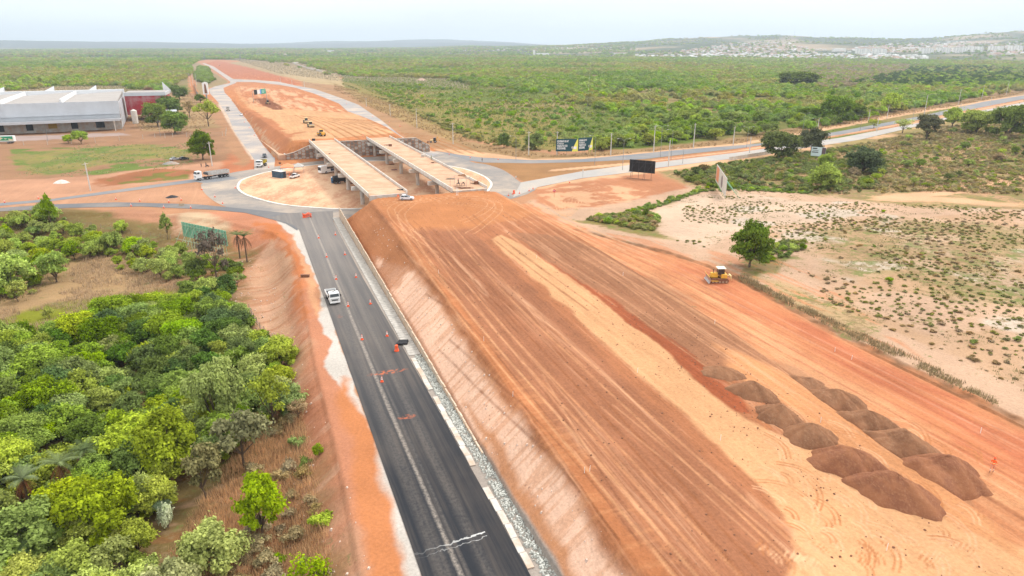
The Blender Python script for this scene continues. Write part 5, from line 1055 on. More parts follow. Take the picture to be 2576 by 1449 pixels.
# motorbike beside them
g = G(521, 420); r = thing('motorcycle', 'dark motorcycle parked by the foot of the tall pole', 'motorcycle', g, 1.); b = MB(); b.box((0, 0, .65), (1.1, .25, .35), taper=(.7, .8)); b.bar((.55, 0, .4), (.4, 0, 1.05), .04); b.bar((.4, -.3, 1.05), (.4, .3, 1.05), .03); b.build('frame', DARKG, r); wheel(r, .65, 0, .32, .12); wheel(r, -.6, 0, .32, .12)
# rubble, cases and the canopy frame on the decks
def deckpile(px, py, lb, m, n, sz, name='timber_pile', cat='debris', z=7.566):
    x, y = at(px, py, 7.56) if z > 1 else at(px, py, z); b = MB()
    for i in range(n): b.box((rng.uniform(-1, 1)*sz, rng.uniform(-.5, .5)*sz, .06+.11*(i % 3)), (rng.uniform(.6, 1.7)*sz, .14, .1), rng.uniform(-.6, .6))
    o = tag(b.build(name, m), lb, cat); o.location = (float(x), float(y), z); return o
deckpile(1135, 451, 'heap of brown boards between the canopy frame and the left barrier of the right deck', WOOD, 14, 1.2); deckpile(1193, 462, 'dark boards stacked at the right barrier near the end of the right deck', RUST, 12, 1.)
deckpile(1165, 474, 'long dark formwork boards lying along the end edge of the right deck', RUST, 16, 2.2); deckpile(1008, 478, 'brush and rubble in the near right corner of the left deck', TARP, 8, .9)
deckpile(1093, 410, 'small flat heap of boards right of the person in green', RUST, 7, .9); deckpile(973, 366, 'small dark heap of timber on the far part of the right deck', RUST, 8, .9); deckpile(988, 345, 'thin boards at the far end of the right deck', RUST, 6, 1.6); deckpile(830, 388, 'tiny dark litter on the far half of the left deck', RUST, 3, .6)
for (px, py), lb, m in (((982,368),'brown crate at the end of the timber heap on the far right deck',RUST),((1064,395),'pale grey crate left of the person in green',CONC),((1198,463),'dark crate by the stacked boards near the right barrier',RUST),((789,354),'black crate at the far left corner of the left deck',TARP)):
    x, y = at(px, py, 7.56); b = MB(); b.box((0, 0, .45), (1.3, 1., .9)); b.box((0, 0, .93), (1.4, 1.1, .06)); o = tag(b.build('crate', m), lb, 'crate'); o.location = (float(x), float(y), 7.566)
x, y = at(1158, 467, 7.56); r = thing('canopy_shelter', 'bare canopy frame with a torn tan sheet at the near end of the right deck', 'canopy', (float(x), float(y), 7.565), -.25); b = MB()
for sx in (-2.7, 2.7):
    for sy in (-2, 2): b.bar((sx, sy, 0), (sx, sy, 2.7), .05)
b.bar((-2.7,-2,2.7),(2.7,-2,2.7),.04); b.bar((-2.7,2,2.7),(2.7,2,2.7),.04); b.bar((-2.7,-2,2.7),(-2.7,2,2.7),.04); b.bar((2.7,-2,2.7),(2.7,2,2.7),.04); b.build('poles', GREYM, r)
b = MB(); b.add([(-1.5,2,2.7),(2.7,2,2.75),(2.7,-.2,2.6),(1.2,.8,3.7),(-1,1.2,3.2)], [(0,1,3,4),(1,2,3)]); o = b.build('torn_sheet', mat('tan_sheet', (.55,.40,.29), .9), r); md = o.modifiers.new('thick', 'SOLIDIFY'); md.thickness = .03
for k, (dx, dy) in enumerate(((-.6, -.3), (.9, 0.1))):
    b = MB(); [b.bar((sx*.5, sy*.3, 0), (sx*.4, sy*.25, .75), .04) for sx in (-1, 1) for sy in (-1, 1)]; b.box((0, 0, .78), (1.2, .7, .06)); b.box((.1, 0, .95), (.5, .4, .25)); o = tag(b.build('workbench', DARKG), ('left' if k == 0 else 'right')+' dark workbench under the canopy frame on the right deck', 'workbench'); o.location = (float(x)+dx, float(y)+dy, 7.566)
p = G(1150, 492); b = MB(); [b.bar((sx, 0, 0), (sx, .5, 2.4), .04) for sx in (-.25, .25)]; [b.bar((-.25, .05+.1*i, .3+.42*i), (.25, .05+.1*i, .3+.42*i), .03) for i in range(5)]; o = tag(b.build('ladder', WHITEP), 'pale ladder leaning on the end beam of the right deck', 'ladder'); o.location = p
for (px, py), lb in (((993,428),'tangle of purple-brown machinery on the ground between the decks'),((985,414),'grey rubble line on the ground between the decks'),((885,462),'scrap heap at the foot of a left deck column beside the black tank'),((1040,434),'dark pipes lying under the right deck')):
    deckpile(px, py, lb, mat('purple_scrap', (.16,.07,.08), .8, var=.3) if 'purple' in lb else RUST, 12, 1.1, 'scrap_heap', 'debris', .125)
# ---------------------------------------------------------------- billboards
def textmesh(txt, size, m, parent, loc, name='lettering', bold=.02, shear=0., rot=(math.pi/2, 0, 0)):
    c = bpy.data.curves.new('t', 'FONT'); c.body = txt; c.size = size; c.offset = bold; c.extrude = .02; c.shear = shear
    o = bpy.data.objects.new('t', c); COL.objects.link(o); bpy.context.view_layer.update()
    me = bpy.data.meshes.new_from_object(o.evaluated_get(bpy.context.evaluated_depsgraph_get())); bpy.data.objects.remove(o)
    me.materials.clear(); me.materials.append(m); q = bpy.data.objects.new(name, me); COL.objects.link(q); q.parent = parent; q.location = loc; q.rotation_euler = rot; return q
TEAL = mat('banner_teal', (.012,.065,.085), .5, var=.1, scale=.4); BYEL = mat('banner_yellow', (.80,.78,.15), .5, var=.04); BWH = mat('banner_white', (.85,.85,.85), .5, var=.02)
def banner(xa, xb, yb, yt, ra, rb, lb):
    a = G(xa, ra); c = G(xb, rb); d = c-a; ln = d.length; sc = F/(math.hypot(a.x, a.y)); H = (yb-yt)/ (F/ (a.y*C_+CH*S_))/.97
    z0 = (ra-yb)/(F/(a.y*C_+CH*S_)); r = thing('government_billboard', lb, 'billboard', a, math.atan2(d.y, d.x)); b = MB(); b.box((ln/2, 0, z0+H/2), (ln, .12, H)); pn = b.build('panel', TEAL, r)
    b = MB(); [b.bar((u*ln, .15, -.3), (u*ln, .15, z0+H), .1) for u in (.08, .5, .92)]; b.build('posts', WOOD, r)
    b = MB(); b.add([(ln*.96,-.075,z0+H*.97),(ln,-.075,z0+H*.97),(ln,-.075,z0),(ln*.74,-.075,z0),(ln*.74,-.075,z0+H*.07),(ln*.82,-.075,z0+H*.42)], [(0,5,4,3,2,1)]); b.build('yellow_wedge', BYEL, pn)
    b = MB(); b.box((ln*.87, -.09, z0+H*.29), (ln*.14, .02, H*.2)); b.build('white_box', BWH, pn); b = MB(); b.lathe([(H*.1, 0), (H*.1, .02)], 16, Matrix.Translation((ln*.755, -.08, z0+H*.31)) @ Matrix.Rotation(math.pi/2, 4, 'X')); b.build('emblem', mat('emblem_grey', (.45,.45,.42), .5), pn)
    s = H/6.3; W = ln*.6/ (13.0*s)
    for t, yy, k, sh in (('GOVERNO DE MT', .74, 1., 0), ('ESTÁ CONSTRUINDO AQUI', .575, .82, .25), ('VIADUTO DO', .37, 1.15, 0), ('RODOANEL', .17, 1.15, 0)):
        o = textmesh(t, s*1.25*k, BWH, pn, (ln*.05, -.08, z0+H*yy), bold=.035*s if sh == 0 else .012*s, shear=sh)
        w_ = max(v.co.x for v in o.data.vertices); tw = {0: .49, 1: .62, 2: .44, 3: .37}[['G', 'E', 'V', 'R'].index(t[0])]*ln*1.08; o.scale = (tw/w_, 1, 1)
    return r
banner(1398, 1453, 381, 351, 391, 391, 'left teal government billboard with large white words and a yellow wedge'); banner(1454, 1490, 380, 349, 391, 388, 'right teal government billboard, seen at an angle beside the first')
def lattice(lb, A, B, zb, H, front, pm, nsup, back=3., side=1, panel_extra=None, name='billboard'):
    d = B-A; ln = d.length; r = thing(name, lb, 'billboard', A, math.atan2(d.y, d.x)); dz = B.z-A.z
    b = MB(); b.box((ln/2, 0, zb+H/2), (ln, .1, H)); pn = b.build('panel', front, r); b = MB()
    for i in range(nsup): x = (i+.5)*ln/nsup; b.bar((x, side*.14, -.5), (x, side*.14, zb+H), .07, 5)
    b.build('posts', pm, r); b = MB()
    for i in range(0, nsup, 2): x = (i+.5)*ln/nsup; b.bar((x, side*.16, zb+H*.75), (x, side*back, -.4), .06, 5)
    for k in range(3): x0 = ln*k/3; b.bar((x0, side*.22, zb+.1), (x0+ln/3, side*.22, zb+H-.1), .06, 5)
    b.bar((0, side*.22, zb+H*.8), (ln, side*.22, zb+H*.8), .06, 5); b.bar((0, side*(back*.55), (zb+H*.75)*.45), (ln, side*(back*.55), (zb+H*.75)*.45), .07, 5); b.bar((0, side*back, .3), (ln, side*back, .3), .07, 5); b.build('braces', pm, r); return r, pn, ln
A = G(466, 618); B = G(577, 645); z_ = (A.z+B.z)/2; A.z = B.z = z_
sA = F/(A.y*C_+(CH-A.z)*S_); r, pn, ln = lattice('wide billboard with green painted back on pale green struts above the thicket', A, B, 2.9, 4.3, GRN, mat('pale_green_steel', (.38,.48,.34), .7), 15, 4.5, -1)
b = MB(); b.box((ln/2, .08, 5.05), (ln-.1, .04, 4.1)); b.build('poster_face', BWH, pn)
A = G(1582, 446); B = G(1646, 452); A.z = B.z = 0; r, pn, ln = lattice('black backed billboard on dark posts at the highway edge', A, B, 2.4, 4.9, BLKP, DARKG, 4, 2.6, -1)
A = G(1799, 464); B = G(1824, 502); r, pn, ln = lattice('white billboard with an orange block and grey oval seen edge-on on the pale field', A, B, 1.5, 6.2, DWHITE, GRN, 7, 6, 1)
b = MB(); b.box((ln*.17, -.07, 4.7), (ln*.26, .04, 5.2)); b.build('orange_block', ORGC, pn); b = MB(); b.lathe([(2.2, 0), (2.2, .03)], 20, Matrix.Translation((ln*.6, -.07, 4.4)) @ Matrix.Rotation(math.pi/2, 4, 'X')); b.build('grey_oval', mat('oval_grey', (.23,.18,.18), .6), pn)
g = G(2056, 400); r = thing('small_billboard', 'small pale blue and white sign with a brown side stripe among bushes', 'billboard', g, -.55); b = MB(); b.box((0, 0, 3.4), (6.3, .1, 4.2)); pn = b.build('panel', mat('pale_blue_panel', (.62,.72,.74), .5, var=.03), r)
b = MB(); b.box((2.3, -.07, 3.4), (1.6, .03, 3.9)); b.build('brown_stripe', mat('brown_panel', (.13,.08,.09), .6), pn); b = MB(); b.box((-1.6, -.07, 4.8), (1.9, .03, .5)); b.box((-1.3, -.07, 3.9), (2.6, .03, .18)); b.box((-1.4, -.07, 3.1), (2.8, .03, .4)); b.build('dark_lettering', NAVY, pn); b = MB(); b.bar((-2.6,.12,0),(-2.6,.12,5),.09); b.bar((2.6,.12,0),(2.6,.12,5),.09); b.build('posts', DARKG, r)
g = G(521, 252); sc = F/(g.y*C_+CH*S_); r = thing('totem_sign', 'tall white house-shaped totem sign with a rusty stain beside the far left road', 'totem sign', g, .1); h = 46/sc; wdt = 15/sc*.9; z0 = 14/sc
b = MB(); b.prism([(-wdt/2, z0), (wdt/2, z0), (wdt/2, z0+h*.60), (0, z0+h*.66), (-wdt/2, z0+h*.60)], -.5, .5); pn = b.build('panel', WHITEP, r); b = MB(); b.prism([(-wdt*.24, z0+h*.05), (wdt*.28, z0+h*.05), (wdt*.16, z0+h*.5), (0, z0+h*.57), (-wdt*.13, z0+h*.5)], -.53, -.51); b.build('rust_stain', RUST, pn); b = MB(); b.bar((0, 0, -.5), (0, 0, z0+.2), .7); b.build('pole', GREYM, r)
# ---------------------------------------------------------------- poles and wires
def utility_pole(g, h, lb, grp, rz=0, arm=True):
    r = thing('utility_pole', lb, 'utility pole', g, rz, grp); b = MB(); b.bar((0, 0, -.5), (0, 0, h), .26, 8, .17); b.build('shaft', POLEM, r)
    if arm: b = MB(); b.box((0, 0, h-.5), (2.2, .12, .12)); b.build('crossarm', CONCP, r); b = MB(); [b.bar((x, 0, h-.45), (x, 0, h-.1), .05) for x in (-1, 0, 1)]; b.build('insulators', DARKG, r)
    return r
def ph(px, yb, yt): g = G(px, yb); sc = F/(g.y*C_+(CH-g.z)*S_); return g, (yb-yt)/sc/ (C_+ .02)
def wires(tops, lb, n=3, sag=1.2, rad=.022):
    b = MB()
    for a, c in zip(tops[:-1], tops[1:]):
        d = (c-a); pr = Vector((-d.y, d.x, 0)).normalized()
        for k in range(n):
            o = pr*(k-(n-1)/2)*1.; pts = [a+d*u+o+Vector((0, 0, -sag*4*u*(1-u)-.1)) for u in np.linspace(0, 1, 7)]
            for p_, q_ in zip(pts[:-1], pts[1:]): b.bar(p_, q_, rad, 3)
    return tag(b.build('overhead_cable', DARKG), lb, 'power line')
L1 = [(706,209,196),(735,214,202),(766,219,205),(922,268,248),(982,293,264),(1049,322,276),(1140,362,312),(1330,390,334),(1401,390,334),(1536,391,338),(1644,382,320),(1744,373,314)]
d1 = ['farthest','second farthest','third farthest','where the dry grass begins','beside the far fill','past the bend of the right road','beside the backhoe','between the backhoe and the billboards','in front of the left teal billboard','right of the teal billboards','left of the white posts on the upper verge','nearest to the bushes on the upper verge']
tops = []
for (x, yb, yt), d in zip(L1, d1): g, h = ph(x, yb, yt); utility_pole(g, h, 'pale utility pole '+d+', right road', 'utility poles right of the works', .6); tops.append(g+Vector((0, 0, h)))
wires(tops, 'overhead cables strung along the right road poles'); wires([t-Vector((0, 0, 2.4)) for t in tops[5:]], 'lower bundle of cables below the right road power line', 2, 1.0)
L2 = [(1844,366,320),(2056,332,300),(2184,306,277),(2231,298,268),(2325,288,242),(2410,265,227),(2469,250,217),(2531,239,206)]
d2 = ['behind the roadside bushes','above the small pale sign','left of the double-arm post','with a side lamp by the white car','half right of the white car','tall and leaning at the wood edge','third from the right edge','nearest the right edge']
t2 = [tops[-1]]
for (x, yb, yt), d in zip(L2, d2): g, h = ph(x, yb, yt); utility_pole(g, h, 'pale utility pole '+d+' on the upper highway verge', 'utility poles along the highway', 1.2); t2.append(g+Vector((0, 0, h)))
wires(t2, 'overhead cables above the upper highway verge')
for (x, yb, yt), d in zip([(1681,420,356),(1885,385,347),(2205,330,298),(2413,285,262),(2490,268,246)], ['on the verge just right of the black billboard','among the roadside bushes','between the carriageways below the white car','on the median near the right','on the median at the right edge']):
    g, h = ph(x, yb, yt); utility_pole(g, h, 'bare white pole '+d, 'white poles in the highway median', arm=False)
def lamp(px, yb, yt, lb, double=True, rz=0.):
    g, h = ph(px, yb, yt); r = thing('street_lamp', lb, 'street lamp', g, rz, 'street lamps along the highway'); b = MB(); b.bar((0, 0, -.3), (0, 0, h-.8), .11, 6, .07)
    for s in ((-1, 1) if double else (-1,)): b.bar((0, 0, h-.8), (s*.9, 0, h-.15), .05, 5); b.bar((s*.9, 0, h-.15), (s*2.3, 0, h), .05, 5)
    b.build('pole', GREYM, r)
    for s in ((-1, 1) if double else (-1,)): b = MB(); b.box((s*2.6, 0, h+.02), (.8, .3, .12)); b.build('lamp_head', DWHITE, r)
for x, yb, yt, d, dd in [(1298,402,345,'on the far verge below the billboards',0),(1496,415,345,'in the dirt median left of the black billboard',0),(1566,428,353,'beside the black billboard',1),(1661,395,320,'rising in front of bright green trees',1),(1688,402,330,'just right of the tallest lamp',0),(1717,412,374,'low with one long arm over the lower carriageway',0),(1878,372,322,'at the start of the roadside bushes',1),(2018,340,288,'in front of the dark tree clump',1),(2050,338,300,'right of the dark tree clump',0),(2163,330,292,'above the bushes left of the white car',0),(2296,300,252,'right behind the white car',0),(2361,292,252,'between two pale poles near the right',0)]:
    lamp(x, yb, yt, 'slim grey street lamp '+d, bool(dd), .1)
for (x, yb, yt), d in zip([(228,480,412),(534,418,360),(165,404-33,341),(73,352,305)], ['leaning in the pink dirt between the side roads','at the earth bank above the semi truck','x','x']):
    if d == 'x': continue
    g, h = ph(x, yb, yt); utility_pole(g, h, 'tall tan utility pole '+d, 'poles on the left', 1.1)
for (x, yb, yt), d in zip([(121,356,308),(404,344,300),(455,315,270),(314,330,272)], ['before the left dock doors','before the right dock doors','behind the trees right of the warehouse','at the right corner of the warehouse']):
    g = G(x, yb); g.z = g.z; h = (yb-yt)/(F/(g.y*C_+CH*S_)); b = MB(); b.bar((0, 0, -.2), (0, 0, h), .12, 6, .08); o = tag(b.build('lamp_post', GREYM), 'thin grey yard pole '+d, 'pole'); o.location = g
for i, x in enumerate((479, 486, 495)):
    g, h = ph(x, 216-i, 186); utility_pole(g, h, ('left', 'middle', 'right')[i]+' one of three grey poles close together by the far road trees', 'poles by the far road', arm=False)
w0, h0 = ph(534, 418, 360); wires([w0+Vector((0, 0, h0-1.2)), G(430, 330)+Vector((0, 0, 7))], 'cables dropping from the tan pole towards the big round tree', 4, 2.)
# pylons and masts on the skyline
for (x, yb, yt), d in zip([(515,143,120),(272,140,122),(437,142,122),(605,140,123)], ['tallest, just left of where the road vanishes','far left on the wooded plain','left of the tallest','right of the vanishing road']):
    k = 2600; X = (x-1288)/F*k; Yv = (k-CH*S_)/C_; hp = (yb-yt)*k/F; z = float(hf(np.array([X]), np.array([Yv]))[0]); b = MB(); w_ = hp*.16
    for sx in (-1, 1):
        for sy in (-1, 1): b.bar((sx*w_*.5, sy*w_*.5, 0), (sx*w_*.12, sy*w_*.12, hp*.75), .35, 4)
    b.bar((-w_*.12, 0, hp*.7), (-w_*1.3, 0, hp), .35, 4); b.bar((w_*.12, 0, hp*.7), (w_*1.3, 0, hp), .35, 4); b.bar((-w_*1.3, 0, hp), (w_*1.3, 0, hp), .3, 4)
    for q in range(6): z0 = hp*.12*q; b.bar((-w_*(.5-.05*q), 0, z0), (w_*(.5-.06*q), 0, z0+hp*.12), .25, 4)
    o = tag(b.build('transmission_tower', GREYM), 'faint lattice transmission tower '+d, 'pylon'); o.location = (X, Yv, z)
for x, yb, yt, d in [(2044,104,90,'left of the double hump'),(1993,103,83,'above the hill village on the left'),(2187,100,84,'on the middle of the wooded ridge'),(2509,98,83,'on the ridge close to the right edge'),(2403,92,75,'tallest, near the right')]:
    k = 6600.; X = (x-1288)/F*k; Yv = (k-CH*S_)/C_; z = float(hf(np.array([X]), np.array([Yv]))[0]); hp = 75.; b = MB(); b.bar((0, 0, -2), (0, 0, hp), .9, 5, .4); o = tag(b.build('radio_mast', GREYM), 'hair-thin radio mast '+d, 'radio mast'); o.location = (X, Yv, z)
# ---------------------------------------------------------------- warehouse
def zp(x, y): return (x/6.503, 204.4+y/6.503)
a = Vector((*at(*zp(220, 880)), 0)); c = Vector((*at(*zp(2000, 800)), 0)); d = (c-a).normalized(); org = c; ang = math.atan2(d.y, d.x)
W = thing('warehouse', 'long white warehouse with tan shed roofs and a row of dark dock doors', 'warehouse', org, ang)   # local x: -left .. 0 right end, y: away from the camera
LN = 175.
b = MB(); b.box((-LN/2, 9.4, 3.1), (LN, .5, 6.8)); b.build('dock_wall', CONC, W)
b = MB(); b.box((-LN/2+1, 4.2, 6.5), (LN-2, 10, .35)); b.box((-LN/2+1, -.8, 6.6), (LN-2, .3, 1.5)); b.build('dock_canopy', CLAD, W)
b = MB(); b.box((-LN/2, 12, 8.6), (LN, .5, 4.6)); b.build('brick_band', BRICK, W)
fz0, fz1 = 9.3, 17.2
b = MB(); b.box((-LN/2, 10.2, (fz0+fz1)/2), (LN, .6, fz1-fz0)); b.build('white_facade', CLAD, W)
DEP = 92.
b = MB(); n = 9; x0 = -.4
pts = []
b.box((-LN/2, 10.5+DEP/2, 8), (LN-.4, DEP-.6, 15.6)); b.build('body_walls', CLAD, W)
for i in range(6):
    xa = -i*31-.6; xb = xa-30; b = MB(); z0 = 16.6; z1 = 19.8
    b.add([(xb, 10.8, z0), (xa, 10.8, z0), (xa, DEP, z0+2.2), (xb, DEP, z0+.4), (xb, 10.8, 15.9), (xa, 10.8, 15.9), (xa, DEP, 15.9), (xb, DEP, 15.9)], [(0,1,2,3),(4,7,6,5),(0,4,5,1),(1,5,6,2),(2,6,7,3),(3,7,4,0)]); b.build('shed_roof', ROOFT, W)
    b = MB(); b.box((xb-.5, 10.8+DEP/2, 17.5), (1.6, DEP, 3.0), taper=(.6, 1)); b.build('roof_ridge', ROOFW, W)
b = MB(); b.box((-LN/2, DEP+12, 17.2), (LN, 3, 4.6)); b.build('rear_parapet', ROOFW, W)
b = MB(); [b.box((-10-13.2*i, 12.8, 8.6), (.9, 1.2, 1.4)) for i in range(0)]; 
for i, x in enumerate((-12.3, -26.5, -50.5, -65.5, -80, -95, -110, -125, -140)): b = MB(); b.box((x*.98, 9.08, 3.3), (3.6 if i else 4.8, .14, 4.2)); b.build('dock_door', BLKP, W)
b = MB(); b.box((-37.5, 9.08, 3.6), (4.6, .14, 3.4)); b.build('yellow_door', mat('door_yellow', (.36,.22,.03), .6), W)
b = MB(); b.box((-104, 9.6, 8.9), (4.0, 1.4, 2.6)); v = b.build('wall_vent', CLAD, W); b = MB(); b.box((-104, 8.86, 8.9), (2.6, .1, 1.7)); b.build('vent_louvre', BLKP, v)
b = MB(); b.box((-3.5, -1, 3.0), (.5, .5, 6.4)); b.build('canopy_pillar', CONCP, W)
# red shed right behind
R2 = thing('red_shed', 'dark red clad shed with a pale parapet behind the right end of the warehouse', 'shed', org+Matrix.Rotation(ang, 3, 'Z') @ Vector((1.5, 62, 0)), ang-.12)
b = MB(); b.box((13, 12, 10.5), (26, 24, 13)); b.build('cladding_walls', REDW, R2); b = MB(); b.box((13, 12, 17.9), (26.6, 24.6, 2.2)); b.build('parapet', CLAD, R2); b = MB(); b.box((13, 12.3, 19.05), (25, 23, .2)); b.build('roof', ROOFT, R2)
b = MB(); b.add([(22,26,17),(27,26,17),(27,26,19),(22,26,25),(22,26.6,17),(27,26.6,17),(27,26.6,19),(22,26.6,25)], [(0,1,2,3),(7,6,5,4),(0,4,5,1),(1,5,6,2),(2,6,7,3),(3,7,4,0)]); b.build('sawtooth_frame', ROOFW, R2)
R3 = thing('open_shed', 'open-sided grey shed with clutter under it next to the red shed', 'shed', org+Matrix.Rotation(ang, 3, 'Z') @ Vector((14, 42, 0)), ang)
b = MB(); b.box((9, 5, 7.2), (20, 11, .5), taper=(1, .9)); b.build('roof', CLAD, R3); b = MB(); [b.bar((x, y, 0), (x, y, 7), .25) for x in (0, 9, 18) for y in (0, 10)]; b.box((9, 5, .06), (19, 11, .1)); b.build('posts', CONC, R3)
b = MB(); b.lathe([(1.9, 0), (1.9, 8.5), (.4, 9.4)], 16); o = tag(b.build('water_tower', DWHITE, None, smooth_=False), 'pale cylindrical tank at the right corner of the warehouse', 'tank'); o.location = org+Matrix.Rotation(ang, 3, 'Z') @ Vector((6.5, 40, 0))
b = MB(); b.lathe([(1.6, .1), (1.7, 2.4), (.8, 2.8)], 14); o = tag(b.build('water_tank', WHITEP), 'white plastic water tank under the open shed', 'tank'); o.location = org+Matrix.Rotation(ang, 3, 'Z') @ Vector((27, 42, 0))
for k, (x, y, w_, lb) in enumerate(((-135, 128, 42, 'white sawtooth roof block behind the left part of the warehouse'), (-82, 122, 8, 'small lattice gable behind the warehouse roof, left of three'), (-50, 122, 6, 'small lattice gable behind the warehouse roof, middle of three'), (-22, 122, 5, 'small lattice gable behind the warehouse roof, right of three'))):
    t = thing('sawtooth_roof', lb, 'roof structure', org+Matrix.Rotation(ang, 3, 'Z') @ Vector((x, y, 0)), ang); b = MB()
    b.add([(-w_/2,0,0),(w_/2,0,0),(w_/2,8,0),(-w_/2,8,0),(-w_/2,0,17),(w_/2,0,18),(w_/2,8,23 if k == 0 else 21.5),(-w_/2,8,18.5 if k else 20)], [(3,2,1,0),(4,5,6,7),(0,1,5,4),(1,2,6,5),(2,3,7,6),(3,0,4,7)]); b.build('cladding', CLAD, t)
b = MB(); b.lathe([(8, 0), (8, 27), (7, 29.5), (2, 30.5)], 22); o = tag(b.build('white_silo', WHITEP), 'bright white silo cut by the left edge of the photo', 'silo'); q = G(-2, 300); o.location = org+Matrix.Rotation(ang, 3, 'Z') @ Vector((-201, 100, 0))
b = MB(); b.box((0, 0, 3.2), (12, .6, 6.4)); r = thing('brick_wall', 'brown brick wall with pale beams at the left end of the docks', 'wall', org+Matrix.Rotation(ang, 3, 'Z') @ Vector((-157, 6, 0)), ang); b.build('bricks', BRICK, r); b = MB(); [b.box((0, -.36, z), (12, .1, .5)) for z in (2.2, 4.6)]; [b.box((x, -.4, 3.2), (.5, .14, 6.4)) for x in (-5.5, 0, 5.5)]; b.build('beams', CONCP, r)
# fences
def fence(pts, lb, h=2.1, step=7., m=CONC, wire=True, pr=.11, panel=False):
    P = [G(x, y) for x, y in pts]; r = thing('wire_fence' if not panel else 'panel_fence', lb, 'fence', (0, 0, 0)); acc = []
    for a_, c_ in zip(P[:-1], P[1:]):
        n = max(1, int((c_-a_).length/step)); acc += [a_+(c_-a_)*i/n for i in range(n)]
    acc.append(P[-1]); acc = acc[:98]
    if panel:
        b = MB()
        for a_, c_ in zip(acc[:-1], acc[1:]): dd = c_-a_; b.box(((a_+c_)/2)[:2]+(((a_+c_)/2).z+h/2,), (dd.length, .12, h), math.atan2(dd.y, dd.x)) if False else b.box(tuple(((a_+c_)/2)[:2])+((a_.z+c_.z)/2+h/2,), (dd.length, .12, h), math.atan2(dd.y, dd.x))
        b.build('panels', m, r)
    b0 = MB(); b0.bar((0, 0, -.3), (0, 0, h+.15), pr, 5); first = None
    for q in acc:
        if first is None: first = b0.build('post', m, r); first.location = q
        else: o = first.copy(); COL.objects.link(o); o.location = q
    if wire:
        b = MB()
        for a_, c_ in zip(acc[:-1], acc[1:]):
            for z in (.5, 1.1, 1.7): b.bar(a_+Vector((0, 0, z*h/2.1)), c_+Vector((0, 0, z*h/2.1)), .02, 3)
        b.build('wires', GREYM, r)
    return r
fence([(0,366),(120,365),(240,359),(360,350),(470,345),(520,343),(560,342)], 'long concrete post fence in front of the warehouse yard', 2.6, 9.)
fence([(390,346),(480,345),(568,342),(570,330)], 'post fence right of the ditch behind the grassy field', 2.4, 9., pr=.1)
fence([(489,215),(494,235),(515,262),(548,305),(571,345),(569,370),(556,385),(540,402)], 'curved grey slat fence bending down beside the lone round tree', 3.0, 2.2, CONCD, True, .16, True)
fence([(0,558),(60,556),(140,557),(230,570),(330,588),(430,602)], 'thin wooden post and wire fence above the thicket', 1.3, 3.4, WOOD, True, .07)
fence([(988-0,925+0),(1002,950)], 'x', 1) if False else None
fence([(628,782),(640,806),(655,830),(700,870)], 'short wooden post fence at the foot of the pale slope', 1.5, 2.6, WOOD, True, .08)
fence([(736,160),(800,156),(880,164),(960,168)], 'pale wall enclosing a yard far beyond the dry grass', 4., 20, CONCP, False, .3, True); fence([(736,160),(770,172),(810,182)], 'near side of the pale yard wall beyond the dry grass', 4., 20, CONCP, False, .3, True)
fence([(1834,404),(1960,384),(2010,372)], 'short grey panel fence below the roadside bushes', 1.6, 4, CONCP, True, .1, True)
# ---------------------------------------------------------------- foliage
LEAF = leaf_mat(); BARK = mat('bark', (.12,.085,.06), .95, var=.25, scale=3)
def crown_geo(seed, R, Hc, z0, nb, nl, leaf, flat=.75, open_=.0, rb=(.3, .45)):
    g = np.random.default_rng(seed); V = []; LV = []; cs = []
    for i in range(nb):
        th = g.uniform(0, 2*math.pi); ph = math.acos(g.uniform(-.75 if i > nb*.35 else .2, 1)); rr_ = g.uniform(.5, .95)*(1 if i else .2)
        cs.append((R*rr_*math.sin(ph)*math.cos(th), R*rr_*math.sin(ph)*math.sin(th), z0+Hc*.46+Hc*.58*rr_*math.cos(ph)*flat))
    for c_ in cs:
        r_ = R*g.uniform(*rb); k = int(nl*g.uniform(.7, 1.2)); u = g.normal(size=(k, 3)); u /= np.linalg.norm(u, axis=1)[:, None]; u[:, 2] = np.where(u[:, 2] < -.35, -u[:, 2], u[:, 2])
        rad = r_*(g.uniform(.6, 1.08, (k, 1))+np.where(g.random((k, 1)) < .14, g.uniform(0, .6, (k, 1)), 0)); lob = 1+.22*np.sin(u[:, :1]*7+seed)+.2*np.cos(u[:, 1:2]*8+seed*2)
        p_ = np.array(c_)+u*rad*lob*np.array([1, 1, .8]); nrm = u*.8+g.normal(size=(k, 3))*.55+np.array([0, 0, .35]); nrm /= np.linalg.norm(nrm, axis=1)[:, None]
        t1 = np.cross(nrm, g.normal(size=(k, 3))); t1 /= np.linalg.norm(t1, axis=1)[:, None]; t2_ = np.cross(nrm, t1); s_z = leaf*g.uniform(.6, 1.35, (k, 1))
        q = np.stack([p_-t1*s_z-t2_*s_z*.6, p_+t1*s_z-t2_*s_z*.6, p_+t1*s_z*.8+t2_*s_z*.6, p_-t1*s_z*.8+t2_*s_z*.6], 1).reshape(-1, 3)
        V.append(q); lb = g.uniform(.2, .8); LV.append(np.repeat(np.clip(lb+g.normal(size=k)*.2, 0, 1), 4))
    V = np.concatenate(V); LV = np.concatenate(LV); n = len(V)//4
    return V, np.arange(n*4).reshape(n, 4), LV, cs
